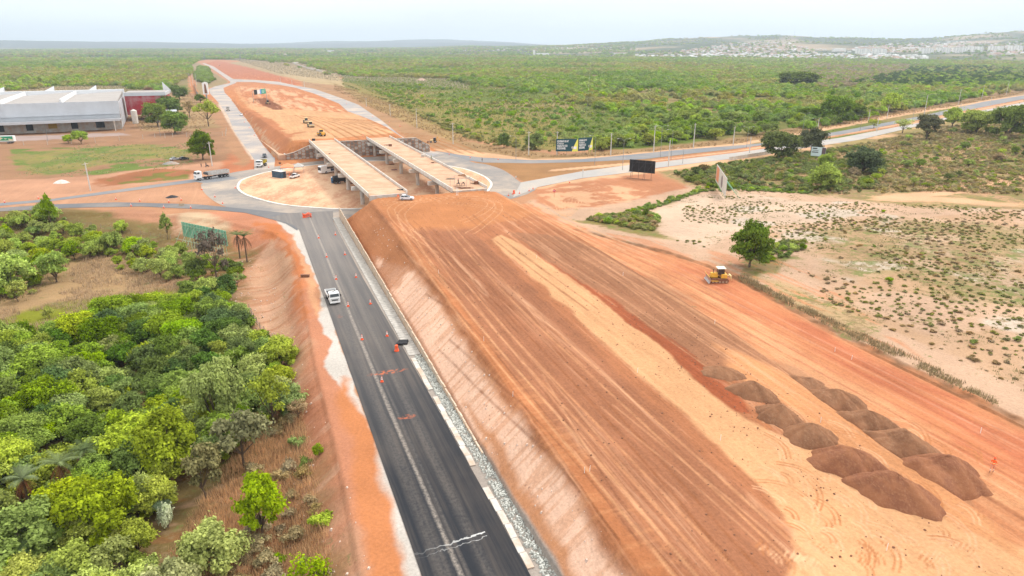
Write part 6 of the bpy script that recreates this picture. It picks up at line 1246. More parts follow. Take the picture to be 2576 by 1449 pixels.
def tree_proto(name, seed, R, H, nb, nl, leaf, trunk_h, flat=.75, tr=.16, rb=(.3, .45), lean=.0):
    root = bpy.data.objects.new(name, None); COL.objects.link(root)
    V, Fc, LV, cs = crown_geo(seed, R, H-trunk_h*.8, trunk_h*.8, nb, nl, leaf, flat, rb=rb)
    cr = npmesh('crown', V, Fc, LEAF, False, root, {'lv': ('FLOAT', LV)})
    b = MB(); p0 = Vector((0, 0, -.4)); k = Vector((lean*.4, 0, trunk_h*.55)); top = Vector((lean, 0, trunk_h)); b.bar(p0, k, tr, 7, tr*.8); b.bar(k, top, tr*.8, 7, tr*.6)
    for c_ in cs[:9]: m_ = top.lerp(Vector(c_), .5)+Vector((0, 0, -.15)); b.bar(top, m_, tr*.45, 5, tr*.3); b.bar(m_, Vector(c_), tr*.3, 4, tr*.12)
    b.build('trunk', BARK, root); return root
PR = {'bushy': [tree_proto('bushy_tree', 3, 2.5, 4.4, 36, 270, .12, .6, rb=(.15, .34)), tree_proto('bushy_tree', 5, 2.8, 4.2, 38, 270, .12, .5, .9, rb=(.17, .36)), tree_proto('bushy_tree', 8, 2.3, 4.9, 36, 270, .12, .8, .95, rb=(.15, .34))],
      'open': [tree_proto('open_tree', 13, 2.5, 4.8, 17, 210, .14, 1.3, .85, .14, (.2, .34)), tree_proto('open_tree', 17, 2.2, 4.5, 15, 210, .13, 1.1, .9, .12, (.2, .34), .4)],
      'dense': [tree_proto('dense_tree', 23, 3.5, 5.6, 58, 280, .135, .6, 1., .26, rb=(.14, .31)), tree_proto('dense_tree', 29, 3.1, 5.2, 54, 270, .13, .6, 1., .24, rb=(.16, .34))],
      'bare': [tree_proto('sparse_tree', 31, 2.1, 4.2, 15, 100, .11, 1.0, .9, .13, (.22, .38))],
      'shrub': [tree_proto('shrub', 41, 1.15, 1.5, 11, 190, .10, .15, .9, .06), tree_proto('shrub', 43, 1.3, 1.35, 11, 190, .10, .15, .9, .06)]}
FIRST = {id(p): True for l in PR.values() for p in l}
CB = (.28,.385,.038); CM = (.20,.295,.032); CD = (.125,.185,.022); CY = (.31,.36,.055); CP = (.38,.43,.12); CW = (.34,.26,.11); CG = (.29,.36,.045)
def recolor(o, col): o.color = (*col, 1)
def plant(kind, pos, sc, col, label, cat='tree', group=None, vi=None, rz=None, zs=1.):
    P = PR[kind]; p = P[int(rng.integers(len(P))) if vi is None else vi]; rz = rng.uniform(0, 6.28) if rz is None else rz
    if FIRST.get(id(p)): FIRST[id(p)] = False; r = p; r.location = pos; r.rotation_euler = (0, 0, rz); r['label'] = label; (r.__setitem__('group', group) if group else None)
    else:
        r = dup(p, pos, rz, label, group)
        if not group and 'group' in r: del r['group']
    r.scale = (sc, sc, sc*zs); r['category'] = cat
    for c_ in r.children:
        if c_.name.startswith('crown'): recolor(c_, col)
    return r
def tree_at(px, yb, yt, kind, col, label, zs=1., wpx=None, cat='tree', group=None):
    g = G(px, yb); h = (yb-yt)/(F/(g.y*C_+(CH-g.z)*S_))/C_; H0 = {'bushy': 4.7, 'open': 4.9, 'dense': 5.9, 'bare': 4.4, 'shrub': 1.6}[kind]
    R0 = {'bushy': 2.6, 'open': 2.5, 'dense': 3.5, 'bare': 2.2, 'shrub': 1.3}[kind]
    sc = h/H0
    if wpx: s2 = wpx/(F/(g.y*C_+(CH-g.z)*S_))/2/R0; zs = sc/s2; sc = s2
    return plant(kind, g, sc, col, label, cat, group, zs=zs)
tree_at(134,577,489,'open',CM,'slender lone tree with a small dark crown standing above the thicket by the side roads',wpx=44); tree_at(421,603,537,'open',CM,'thin lone tree with a lopsided crown left of the green billboard',wpx=36)
tree_at(1885,672,556,'dense',(.12,.17,.028),'large rounded many-stemmed tree beside the bulldozer',wpx=112); tree_at(511,402,332,'dense',CD,'big round dark tree by the curved slat fence',wpx=70)
tree_at(441,336,282,'dense',CM,'bright green spreading tree right of the warehouse',wpx=78); tree_at(398,318,262,'dense',CD,'dark tree touching the bright spreading one on its left',wpx=60); tree_at(425,300,243,'dense',CD,'dark tree behind the bright spreading one',wpx=80); tree_at(372,292,246,'dense',CD,'darkest tree beside the red shed',wpx=46)
tree_at(452,250,217,'dense',CD,'dark oval tree alone on dry ground behind the tree group',wpx=44); tree_at(525,318,257,'open',CG,'loose green tree with a bent trunk near the totem sign',wpx=58); tree_at(478,296,256,'bare',CW,'leafless brown tree between the group and the bent tree',wpx=36); tree_at(378,246,221,'bushy',(.25,.14,.05),'rust-brown round tree behind the red shed',wpx=34)
tree_at(505,258,238,'bushy',CD,'small dark tree at the foot of the totem sign',wpx=24); tree_at(172,360,340,'bushy',CB,'smaller of two bright trees at the yard fence',wpx=28); tree_at(205,362,325,'bushy',CB,'larger of two bright trees at the yard fence',wpx=38)
tree_at(2530,348,268,'dense',CD,'big dark spreading tree near the right edge above the scrub',wpx=96); tree_at(2455,335,280,'dense',CG,'olive tree left of the big dark one near the right edge',wpx=80); tree_at(2395,318,272,'bushy',CB,'bright bush left of the olive tree near the highway',wpx=50)
tree_at(2168,438,372,'dense',(.10,.14,.045),'broad grey-green bush right of the small pale sign',wpx=100); tree_at(2075,478,415,'bushy',CB,'vivid green bush in front of the small pale sign',wpx=70); tree_at(2075,428,392,'bushy',CB,'vivid green bush just below the small pale sign',wpx=44)
tree_at(1960,400,332,'dense',(.12,.15,.05),'wide olive bush hiding the highway left of the pale sign',wpx=92); tree_at(2040,385,325,'dense',(.11,.13,.05),'second olive bush hiding the highway above the pale sign',wpx=80); tree_at(2005,190+28,182,'dense',CD,'dark crowned tree standing out of the right forest',wpx=100)
tree_at(2105,308,245,'dense',CD,'large dark tree at the wood edge above the double-arm post',wpx=80); tree_at(2035,300,272,'dense',CD,'low dark tree in front of the large dark wood-edge tree',wpx=72); tree_at(2150,300,262,'dense',CD,'dark tree right of the large dark wood-edge tree',wpx=60)
tree_at(2240,282,236,'bushy',CB,'bright green tree at the wood edge left of the white car',wpx=50); tree_at(1500,372,340,'bushy',CG,'green bush behind the gap right of the teal billboards',wpx=40); tree_at(1268,372,336,'dense',CD,'dark bush in the dry grass left of the teal billboards',wpx=34); tree_at(1345,375,338,'dense',CM,'broad green bush beside the left pole of the teal billboards',wpx=60)
tree_at(2330,350,296,'bushy',(.15,.15,.06),'hazy olive bush on the highway shoulder right of centre',wpx=70); tree_at(2270,335,300,'bare',CG,'thin grey-green bush by the highway fence',wpx=50); tree_at(2198,322,300,'bare',CG,'small thin tree on the median verge',wpx=30)
tree_at(532,600,580,'bushy',CB,'small bush at the right post of the green billboard',wpx=20) if False else None
tree_at(662,1350,1196,'bushy',CB,'bright yellow-green tree with a leaning trunk at the thicket edge near the bottom',wpx=130); tree_at(540,1440,1300,'bushy',CY,'yellow-green tree in front of the leaning one at the bottom',wpx=150); tree_at(440,1560,1370,'bushy',CP,'pale silvery tree cut by the bottom edge',wpx=150)
tree_at(520,1255,1100,'open',(.24,.23,.09),'fading olive tree with a dark trunk in the dry clearing',wpx=120); tree_at(615,1180,1030,'open',(.23,.24,.09),'pale olive tree over dry grass near the red slope',wpx=130); tree_at(690,1080,930,'bare',CG,'thin grey tree at the right edge of the thicket',wpx=100); tree_at(555,1090,900,'dense',CG,'tall yellowish tree crowning the right side of the thicket',wpx=130)
tree_at(430,1190,1020,'dense',CG,'broad domed green tree in the middle of the thicket',wpx=170); tree_at(60,1420,1270,'dense',(.27,.36,.07),'pale blue-green tree at the bottom left',wpx=220); tree_at(260,1350,1185,'dense',CG,'dense yellow-green tree above the bottom left one',wpx=190); tree_at(375,1290,1180,'bushy',CP,'small silvery tree in front of the fading olive tree',wpx=62); tree_at(425,1330,1262,'shrub',(.4,.45,.3),'whitish shrub in the dry clearing',wpx=40,cat='shrub')
tree_at(802,1145,1115,'shrub',CM,'round green shrub alone on the red slope',wpx=26,cat='shrub'); tree_at(770,1175,1150,'shrub',CM,'low green shrub left below the round one on the slope',wpx=34,cat='shrub')
tree_at(1622,548,526,'shrub',CD,'dark shrub standing at the tip of the pale field',wpx=22,cat='shrub')
tree_at(30,740,640,'bushy',CB,'large bright tree at the left edge above the dry grass',wpx=105); tree_at(143,710,640,'bushy',CB,'round bright tree in the dry grass near the left',wpx=76); tree_at(283,640,575,'bushy',CB,'bright bushy tree below the lone slender tree',wpx=48); tree_at(125,800,772,'shrub',CY,'tiny lime shrub in the dry grass',wpx=26,cat='shrub'); tree_at(405,700,640,'bushy',CG,'green tree at the right end of the dry grass',wpx=50); tree_at(500,705,650,'dense',CD,'dark vine-covered tree left of the billboard legs',wpx=60); tree_at(545,700,575,'bare',(.15,.12,.09),'grey leafless tree in front of the green billboard',wpx=74)
# palms
def palm(px, yb, yt, col, lb, dead=True):
    g = G(px, yb); h = (yb-yt)/(F/(g.y*C_+(CH-g.z)*S_))/C_; r = thing('palm_tree', lb, 'palm tree', g, rng.uniform(0, 6)); b = MB(); b.bar((0, 0, -.3), (0, 0, h*.78), .2, 8, .15); b.build('trunk', BARK, r); th = h*.78
    def fronds(n, up, ln, droop, wd):
        V = []; Fc = []; LV = []
        for i in range(n):
            a = 2*math.pi*i/n+rng.uniform(-.2, .2); el = up+rng.uniform(-.25, .25); p_ = Vector((0, 0, th)); dr = Vector((math.cos(a)*math.cos(el), math.sin(a)*math.cos(el), math.sin(el))); sd_ = Vector((-math.sin(a), math.cos(a), 0)); v0 = rng.random()
            for k in range(9):
                q = p_+dr*ln/9; dr = (dr+Vector((0, 0, -droop))).normalized()
                for s in (-1, 1):
                    for z in range(2):
                        w_ = wd*math.sin((k+1.5)/11*math.pi); m_ = p_.lerp(q, z*.5+.1); tip = m_+sd_*s*w_+dr*.35-Vector((0, 0, .3*w_)); n0 = len(V); V += [m_, m_+dr*ln/22, tip]; Fc.append((n0, n0+1, n0+2)); LV += [v0]*3
                p_ = q
        return np.array([tuple(v) for v in V]), Fc, LV
    V, Fc, LV = fronds(16, .85, h*.36, .15, .6); o = npmesh('fronds', V, np.array(Fc), LEAF, False, r, {'lv': ('FLOAT', LV)}); recolor(o, col)
    if dead: V, Fc, LV = fronds(12, -.75, h*.4, .16, .3); o = npmesh('dead_fronds', V, np.array(Fc), LEAF, False, r, {'lv': ('FLOAT', LV)}); recolor(o, (.17,.09,.045))
palm(604,650,578,(.13,.16,.06),'palm with a skirt of dead fronds, left of the pair by the green billboard'); palm(622,660,580,(.13,.16,.06),'palm with a skirt of dead fronds, right of the pair by the green billboard')
palm(172,1260,1130,(.13,.18,.06),'grey-green palm rising from the thicket at the lower left'); palm(80,1290,1170,(.13,.18,.06),'grey-green palm left of the tallest in the thicket'); palm(228,1205,1105,(.13,.18,.06),'shorter palm behind the tallest in the thicket'); palm(75,1440,1350,(.16,.22,.09),'palm with a brown skirt at the bottom left corner'); palm(415,1310,1255,(.13,.2,.09),'small palm in the dry clearing', False)
g_s = np.random.default_rng(909)
def gn_scatter(name, label, X, Y, Z, S, proto, col, zsc=.9):
    n = len(X)
    if not n: return
    me = bpy.data.meshes.new(name); me.vertices.add(n); me.vertices.foreach_set('co', np.stack([X, Y, Z], 1).astype(np.float32).ravel())
    a_ = me.attributes.new('sc', 'FLOAT', 'POINT'); a_.data.foreach_set('value', S.astype(np.float32)); a_ = me.attributes.new('ro', 'FLOAT', 'POINT'); a_.data.foreach_set('value', rng.uniform(0, 6.28, n).astype(np.float32))
    o = bpy.data.objects.new(name, me); COL.objects.link(o); ng = bpy.data.node_groups.new(name, 'GeometryNodeTree'); ng.interface.new_socket('Geometry', in_out='INPUT', socket_type='NodeSocketGeometry'); ng.interface.new_socket('Geometry', in_out='OUTPUT', socket_type='NodeSocketGeometry')
    N = ng.nodes.new; L = ng.links.new; gi = N('NodeGroupInput'); go = N('NodeGroupOutput'); ip = N('GeometryNodeInstanceOnPoints'); oi = N('GeometryNodeObjectInfo'); oi.inputs[0].default_value = proto
    na = N('GeometryNodeInputNamedAttribute'); na.data_type = 'FLOAT'; na.inputs[0].default_value = 'sc'; nb_ = N('GeometryNodeInputNamedAttribute'); nb_.data_type = 'FLOAT'; nb_.inputs[0].default_value = 'ro'
    cx = N('ShaderNodeCombineXYZ'); L(na.outputs[0], cx.inputs[0]); L(na.outputs[0], cx.inputs[1]); mm = N('ShaderNodeMath'); mm.operation = 'MULTIPLY'; mm.inputs[1].default_value = zsc; L(na.outputs[0], mm.inputs[0]); L(mm.outputs[0], cx.inputs[2])
    cr = N('ShaderNodeCombineXYZ'); L(nb_.outputs[0], cr.inputs[2]); L(gi.outputs[0], ip.inputs['Points']); L(oi.outputs['Geometry'], ip.inputs['Instance']); L(cr.outputs[0], ip.inputs['Rotation']); L(cx.outputs[0], ip.inputs['Scale']); L(ip.outputs[0], go.inputs[0])
    md = o.modifiers.new('scatter', 'NODES'); md.node_group = ng; recolor(o, col); return tag(o, label, 'woodland', None, 'stuff')
def crown_of(kind, i): return [c_ for c_ in PR[kind][i].children if c_.name.startswith('crown')][0]
# ---- the thicket, tree by tree

LM = [((517,588),'the green billboard'),((613,640),'the pair of palms'),((134,560),'the slender lone tree'),((30,690),'the left edge bright tree'),((143,675),'the dry grass round tree'),((405,670),'the dry grass end tree'),((172,1200),'the tallest grey-green palm'),((662,1270),'the yellow-green leaning tree'),
 ((520,1180),'the fading olive tree'),((615,1105),'the pale olive tree'),((430,1105),'the broad domed tree'),((60,1345),'the pale blue-green tree'),((555,995),'the tall yellowish tree'),((0,1000),'the left edge of the photo'),((735,900),'the thicket tip'),((330,785),'the lime meadow strip'),((350,950),'the dark thicket centre'),
 ((130,960),'the dark left hollow'),((2056,390),'the small pale sign'),((1812,463),'the edge-on white billboard'),((1885,610),'the bulldozer tree'),((2530,308),'the right edge dark tree'),((2168,405),'the broad grey-green bush'),((1450,365),'the teal billboards'),((2271,305),'the white car on the highway'),((1615,424),'the black billboard'),
 ((2070,275),'the dark wood-edge tree'),((1744,340),'the last verge pole'),((2400,480),'the sandy track on the right'),((2450,700),'the pale field right part'),((2150,600),'the pale field middle'),((1620,560),'the weedy gully'),((1140,340),'the backhoe pole'),((1050,300),'the pole by the far fill')]
ORD = ['nearest','second nearest','third nearest','fourth nearest','fifth nearest','sixth nearest','seventh nearest','eighth nearest','ninth nearest','tenth nearest']+['%s nearest' % w for w in 'eleventh twelfth thirteenth fourteenth fifteenth sixteenth seventeenth eighteenth nineteenth twentieth'.split()]
CN_ = {}
def relabel(lst):
    """lst: (object, short look); each gets its own place beside something one can find"""
    bk = {}
    for o, look in lst:
        x, y, z = o.location; px, py = pj(np.array([x]), np.array([y]), np.array([z])); px, py = float(px[0]), float(py[0])
        i = min(range(len(LM)), key=lambda j: math.hypot((LM[j][0][0]-px)*.8, LM[j][0][1]-py)); dx = px-LM[i][0][0]; dy = py-LM[i][0][1]
        a_ = int(round(math.atan2(-dy, dx)/(math.pi/4))) % 8; w_ = ['right of', 'above right of', 'above', 'above left of', 'left of', 'below left of', 'below', 'below right of'][a_]
        bk.setdefault((i, w_, look), []).append((math.hypot(dx, dy), o))
    for (i, w_, look), v in bk.items():
        v.sort(key=lambda q: q[0])
        for n_, (_, o) in enumerate(v): o['label'] = (look+', '+(ORD[min(n_, len(ORD)-1)]+' ' if len(v) > 1 else '')+w_+' '+LM[i][1])
RL = []; OFF = []
def scatter(poly, step, jit=.45, seed=0, rmax=400, ymax=None, n=None):
    g = np.random.default_rng(seed); P = U(poly, -4. if seed < 100 else 4.2 if seed == 167 else 0.) ; q = np.array(P); x0, y0 = q.min(0); x1, y1 = q.max(0)
    gx, gy = np.meshgrid(np.arange(x0, x1, step), np.arange(y0, y1, step)); gx = gx+g.uniform(-jit, jit, gx.shape)*step+(np.arange(gx.shape[0]) % 2)[:, None]*step*.5; gy = gy+g.uniform(-jit, jit, gy.shape)*step
    X = gx.ravel(); Y = gy.ravel(); k = inpoly(X, Y, P); return X[k], Y[k]
T1 = [(-420,900),(0,870),(160,835),(330,785),(480,745),(560,728),(600,750),(640,835),(735,900),(745,960),(640,955),(560,925),(480,985),(480,1060),(300,1130),(100,1180),(-420,1240)]
T2 = [(-420,1240),(100,1180),(480,1010),(640,955),(740,965),(745,1040),(660,1060),(590,1150),(500,1180),(440,1260),(330,1300),(400,1449),(420,1700),(-420,1700)]
T3 = [(-420,600),(0,575),(150,565),(230,590),(270,620),(430,640),(470,655),(440,690),(340,640),(200,640),(150,690),(60,750),(-60,760),(-420,790)]
T4 = [(470,650),(600,655),(625,700),(600,725),(560,735),(480,730),(440,700)]
T5 = [(560,1330),(660,1060),(750,1010),(780,1180),(815,1300),(825,1449),(840,1600),(560,1600)]
cnt = 0
def words(i, n): return ['', ][0]
def region(poly, step, kinds, cols, seed, lab, grp, s0=.8, s1=1.25, cat='tree', keep=1.):
    global cnt
    X, Y = scatter(poly, step, seed=seed); Z = hf(X, Y); ok = 0
    for x, y, z in zip(X, Y, Z):
        if rng.random() > keep: continue
        qx, qy = pj(np.array([x]), np.array([y]), np.array([z]))
        if not (-45 < qx[0] < 2621 and qy[0] < 1530): OFF.append((x, y, z, kinds, cols)); continue
        k = kinds[int(rng.integers(len(kinds)))]; ci = int(rng.integers(len(cols))); o = plant(k, (x, y, z-.1), rng.uniform(s0, s1), cols[ci], '', cat, grp); ok += 1; RL.append((o, {CD: 'dark green', CM: 'deep green', CG: 'olive green', CB: 'bright green', CY: 'lime yellow', CW: 'brownish'}.get(cols[ci], 'mid green')+' '+{'dense': 'dense tree', 'bushy': 'bushy tree', 'open': 'loose tree', 'bare': 'thin tree', 'shrub': 'shrub'}[k]))
    cnt += ok; return ok
LB = lambda w: {'dense': 'dense tree merging into '+w, 'bushy': 'bushy tree merging into '+w, 'open': 'loose-crowned tree in '+w, 'bare': 'thin brownish tree in '+w, 'shrub': 'low shrub in '+w}
region(T1, 3.95, ['dense', 'bushy', 'bushy'], [CM, CD, CM, (.09,.165,.03), CG], 1, LB('the dark green upper part of the left thicket'), 'trees of the dark thicket', .72, 1.15)
region(T2, 4.4, ['dense', 'bushy', 'bushy', 'open'], [CG, CY, CM, CG, (.2,.28,.06)], 2, LB('the yellow-green lower part of the left thicket'), 'trees of the yellow-green thicket', .75, 1.2)
region(T3, 4.3, ['bushy', 'open', 'shrub', 'bushy'], [CB, CG, CM, CB, CY], 3, LB('the bright bushes at the upper left'), 'bushes above the dry grass', .6, 1.15, keep=.95)
region([(170,575),(230,590),(330,592),(470,632),(490,700),(430,735),(330,705),(240,655),(200,640)], 4.6, ['bushy', 'shrub', 'open', 'bushy'], [CB, CG, CM, CG], 6, None, 'bushes above the dry grass', .5, .95, keep=.75)
region(T4, 4.4, ['shrub', 'bare', 'shrub'], [CD, CM, CM], 4, LB('the dark growth below the green billboard'), 'growth below the billboard', .5, .9)
region(T5, 5.5, ['shrub', 'bare', 'shrub'], [CM, CW, CG], 5, LB('the dry strip between thicket and red slope'), 'shrubs of the dry strip', .6, 1.1, keep=.75)
# scrub on the right, one by one
RS = [(1690,440),(1900,412),(2150,385),(2400,325),(2600,300),(2800,300),(2800,520),(2576,440),(2330,480),(2230,500),(2060,490),(1900,455),(1760,465)]
region(RS, 9.5, ['bushy', 'shrub', 'bare', 'shrub'], [CG, CM, CB, (.12,.15,.05), CW], 106, LB('the scrub between highway and pale field'), 'scrub right of the works', .45, .95, keep=.6)
region([(1480,560),(1560,545),(1640,545),(1660,570),(1640,600),(1560,590)], 3.2, ['shrub'], [CG, CM, CW], 107, LB('the weedy gully at the tip of the pale field'), 'gully shrubs', .6, 1.1)
region([(1560,545),(1700,500),(1800,462),(1900,470),(2060,500),(1900,482),(1770,482),(1640,532)], 4.0, ['shrub'], [CM, CB, CM], 108, LB('the green band bordering the pale field'), 'shrubs bordering the pale field', .5, 1.0)
region([(1870,662),(1990,648),(2040,655),(1990,690),(1900,705),(1860,690)], 3.0, ['shrub'], [CG, CM, CD], 109, LB('the low growth around the big tree by the bulldozer'), 'growth by the bulldozer', .5, 1.0)
for poly_, st_q, cc_, sd2, s0_, s1_, zs_ in (([(1700,640),(1720,500),(1900,485),(2100,520),(2576,560),(2640,1080),(2500,1025),(2100,825),(1870,690)], 2.6, (.22,.22,.06), 311, .12, .42, .7), ([(1900,640),(2100,560),(2576,560),(2640,1080),(2500,1025),(2100,825)], 3.4, (.30,.22,.10), 312, .15, .5, .6),
  ([(1690,440),(1853,410),(2170,362),(2640,275),(2640,520),(2330,495),(2060,498),(1900,470),(1760,470)], 3.0, (.30,.26,.10), 313, .3, .95, .9), ([(1690,440),(1853,410),(2170,370),(2250,400),(2200,480),(2060,498),(1900,470),(1760,470)], 3.0, (.17,.21,.05), 314, .5, 1.3, 1.), ([(2200,400),(2640,300),(2640,520),(2330,495)], 5.5, (.22,.26,.05), 315, .3, 1.0, .9),
  ([(1470,562),(1560,545),(1650,545),(1665,570),(1650,603),(1600,600),(1540,580)], 1.5, (.21,.22,.06), 316, .4, .8, .9), ([(1560,547),(1700,500),(1800,460),(1900,468),(2060,500),(1900,484),(1770,484),(1640,534)], 1.8, (.17,.25,.04), 317, .35, .75, .8), ([(1865,695),(1875,660),(1960,645),(2030,645),(2000,680),(1900,705)], 1.6, (.18,.21,.06), 318, .3, .7, .8),
  ([(497,205),(492,190),(503,170),(520,172),(528,185),(535,205),(520,212)], 6., (.17,.24,.05), 319, 2.2, 4., 1.), ([(850,208),(1000,262),(1100,318),(1180,352),(1300,380),(1400,384),(1400,376),(1200,345),(1060,290),(900,225)], 4.2, (.24,.24,.07), 320, .5, 1.2, 1.)):
    X, Y = scatter(poly_, st_q*(.72 if sd2 < 313 else .85), seed=sd2); fs_ = 15 if sd2 < 313 else 9; k = fbm(X/fs_, Y/fs_, sd2, 4) > (.52 if sd2 < 313 else .42); X, Y = X[k], Y[k]; gn_scatter('low_scrub', 'low weeds and scrub patches on the land around the works', X, Y, hf(X, Y)-.03, g_s.uniform(s0_, s1_, len(X)), crown_of('shrub', 1), cc_, zs_)
region([(2000,560),(2576,520),(2700,700),(2576,1050),(2200,830),(1990,700)], 17, ['shrub'], [CG, CM, CW], 110, LB('the open pale field'), 'scattered field shrubs', .3, .6, keep=.7)
print('trees', cnt)
# ---- countless woodland: instanced crowns
g = np.random.default_rng(77)
FR = [(560,141),(900,134),(3400,120),(3400,150),(2620,222),(2480,238),(2320,272),(2100,315),(1853,347),(1620,368),(1500,380),(1380,374),(1200,352),(1080,300),(960,240),(890,205),(840,196),(760,176),(680,158),(600,148)]
FL = [(-2600,150),(-600,131),(0,131),(480,134),(505,150),(478,168),(492,200),(484,228),(430,236),(330,226),(300,216),(120,216),(90,226),(0,232),(-700,300),(-2600,420)]
DRYG = [(560,141),(640,152),(760,160),(860,190),(1120,200),(1180,215),(1180,230),(1100,222),(940,205),(860,205),(700,185)]
SAV = [(860,198),(1000,192),(1120,205),(1400,250),(1620,300),(1560,350),(1500,385),(1380,374),(1180,350),(1080,300),(940,235)]
def cand(r0, r1, a0, a1, step):
    n = int((a1-a0)*.5*(r1*r1-r0*r0)/(step*step)); rr_ = np.sqrt(g.uniform(r0*r0, r1*r1, n)); aa = g.uniform(a0, a1, n); return rr_*np.sin(aa), rr_*np.cos(aa)
sets = []; TPOLY = [[(1600,150),(1600,128),(1900,122),(2576,112),(2576,152),(2100,158)]]
for r0, r1, st_p, s0, s1 in ((240, 900, 5.0, .75, 1.7), (900, 1800, 6.6, .9, 1.9), (1800, 3200, 10., 1.4, 2.6), (3200, 8500, 26., 1.8, 3.2)):
    X, Y = cand(r0, r1, -.80, .80, st_p); px, py = pj(X, Y, np.zeros_like(X)); k = (inpoly(px, py, FR) | inpoly(px, py, FL) | ((py < 150) & (py > 125) & (px < 620) & (px > 440))) if r1 < 5000 else (~np.any([inpoly(px, py+0*px, [(q[0], q[1]+4) for q in tp]) for tp in TPOLY], 0) | (g.random(len(px)) < .3))
    X, Y, px, py = X[k], Y[k], px[k], py[k]
    s_a, t_a = to_st(X, Y)
    if r1 < 5000: sv = inpoly(px, py, SAV); dr = inpoly(px, py, DRYG); k = (~sv | (g.random(len(X)) < .30)) & (~dr | (g.random(len(X)) < .02)) & ~((np.abs(t_a+10) < 75) & (s_a < 2250) & (s_a > 900))
    else: k = (np.hypot(X, Y) > 3200) & (fbm(X/300, Y/300, 205, 3) > .42)
    dn = fbm(X/70, Y/110, 201, 4); k &= (dn > .47) | (g.random(len(X)) < np.where(dn > .38, .5, .16))
    sets.append((X[k], Y[k], g.uniform(s0, s1, k.sum())*(1-.45*inpoly(px[k], py[k], SAV))))
X = np.concatenate([q[0] for q in sets]); Y = np.concatenate([q[1] for q in sets]); S = np.concatenate([q[2] for q in sets]); Z = hf(X, Y, False)-.2
tone = fbm(X/170, Y/170, 301, 3)+g.normal(size=len(X))*.09; pxx, pyy = pj(X, Y, Z)
dark = inpoly(pxx, pyy, [(2130,215),(2300,175),(2500,170),(2620,190),(2560,215),(2300,225)])
grey = inpoly(pxx, pyy, [(1960,210),(2050,165),(2330,165),(2240,200),(2100,232)])
cls = np.where(dark & (g.random(len(X)) < .55), 0, np.where(grey & (g.random(len(X)) < .7), 4, np.where(tone < .40, 1, np.where(tone < .52, 2, np.where(tone < .60, 3, 5)))))
# the nearest of the forest trees are things of their own
own = np.zeros(len(X), bool); dist = np.hypot(X, Y); vis = (pxx > -20) & (pxx < 2600); o_ = np.argsort(np.where(vis, dist/np.maximum(S, .3), 1e9))[:110]; own[o_] = True
tn = {0: (CD, 'dark'), 1: (CM, 'deep green'), 2: (CG, 'olive green'), 3: (CB, 'bright green'), 4: (CW, 'dry brownish'), 5: (CY, 'yellowish')}
for i in o_:
    col, w_ = tn[int(cls[i])]; o = plant('bushy' if cls[i] != 4 else 'bare', (X[i], Y[i], Z[i]), float(S[i]), col, w_+' tree in the front rows of the right forest', 'tree', 'front trees of the right forest'); RL.append((o, w_+' forest edge tree'))
relabel(RL)
FC = {0: (.07,.13,.025), 1: (.20,.33,.03), 2: (.28,.36,.055), 3: (.30,.44,.035), 4: (.35,.28,.16), 5: (.37,.36,.09)}
for c_ in range(6):
    for j, (kd, vi) in enumerate((('bushy', 0), ('bushy', 1), ('open', 0)) if c_ != 4 else (('bare', 0),)):
        k = (cls == c_) & ~own; k &= (np.arange(len(X)) % (3 if c_ != 4 else 1)) == j
        gn_scatter('woodland', tn[c_][1]+' crowns of the wide forest around the works', X[k], Y[k], Z[k]-.9*S[k], S[k], crown_of(kd, vi), FC[c_], 1.0)
print('forest', len(X))
oa = {}
for x, y, z, kinds, cols in OFF: oa.setdefault((kinds[0], cols[0]), []).append((x, y, z))
for (kd, cc), v in oa.items(): v = np.array(v); gn_scatter('woodland', 'growth continuing past the edge of the photo', v[:, 0], v[:, 1], v[:, 2]-.1, rng.uniform(.7, 1.1, len(v)), crown_of(kd, 0), cc, 1.)
# undergrowth between the thicket trees
for poly, st_p, cc, sd_ in ((T1, 2.3, CM, 51), (T2, 2.6, CG, 52), (T4, 2.6, CD, 54), (T5, 2.8, (.34,.27,.12), 55)):
    X, Y = scatter(poly, st_p, seed=sd_); Z = hf(X, Y); k = (fbm(X/9, Y/9, sd_) > (.35 if sd_ < 53 else .5)); X, Y, Z = X[k], Y[k], Z[k]; gn_scatter('undergrowth', 'leafy undergrowth filling the ground of the left thicket', X, Y, Z-.1, rng.uniform(.6, 1.2, len(X)), crown_of('shrub', 0), cc, 1.0)
# grass: blades in tufts, one mesh per kind
def grass(name, label, X, Y, Z, h, w_, nb, col, spread=.35, lean=.35):
    n = len(X); 
    if not n: return
    m = bpy.data.materials.get('grass_'+name)
    q = n*nb; bx = np.repeat(X, nb)+rng.normal(size=q)*spread; by = np.repeat(Y, nb)+rng.normal(size=q)*spread; bz = np.repeat(Z, nb); hh = np.repeat(h, nb)*rng.uniform(.6, 1.2, q); a = rng.uniform(0, math.pi, q); la = rng.uniform(0, 2*math.pi, q); le = rng.uniform(.1, 1, q)*lean*hh
    ww = w_*rng.uniform(.6, 1.3, q); V = np.stack([np.stack([bx-np.cos(a)*ww, by-np.sin(a)*ww, bz-.05], 1), np.stack([bx+np.cos(a)*ww, by+np.sin(a)*ww, bz-.05], 1), np.stack([bx+np.cos(la)*le, by+np.sin(la)*le, bz+hh], 1)], 1).reshape(-1, 3)
    lv = np.repeat(np.clip(np.repeat(rng.uniform(.2, .8, n), nb)+rng.normal(size=q)*.2, 0, 1), 3); o = npmesh(name, V, np.arange(q*3).reshape(q, 3), LEAF, False, None, {'lv': ('FLOAT', lv)}); recolor(o, col); return tag(o, label, 'grass', None, 'stuff')
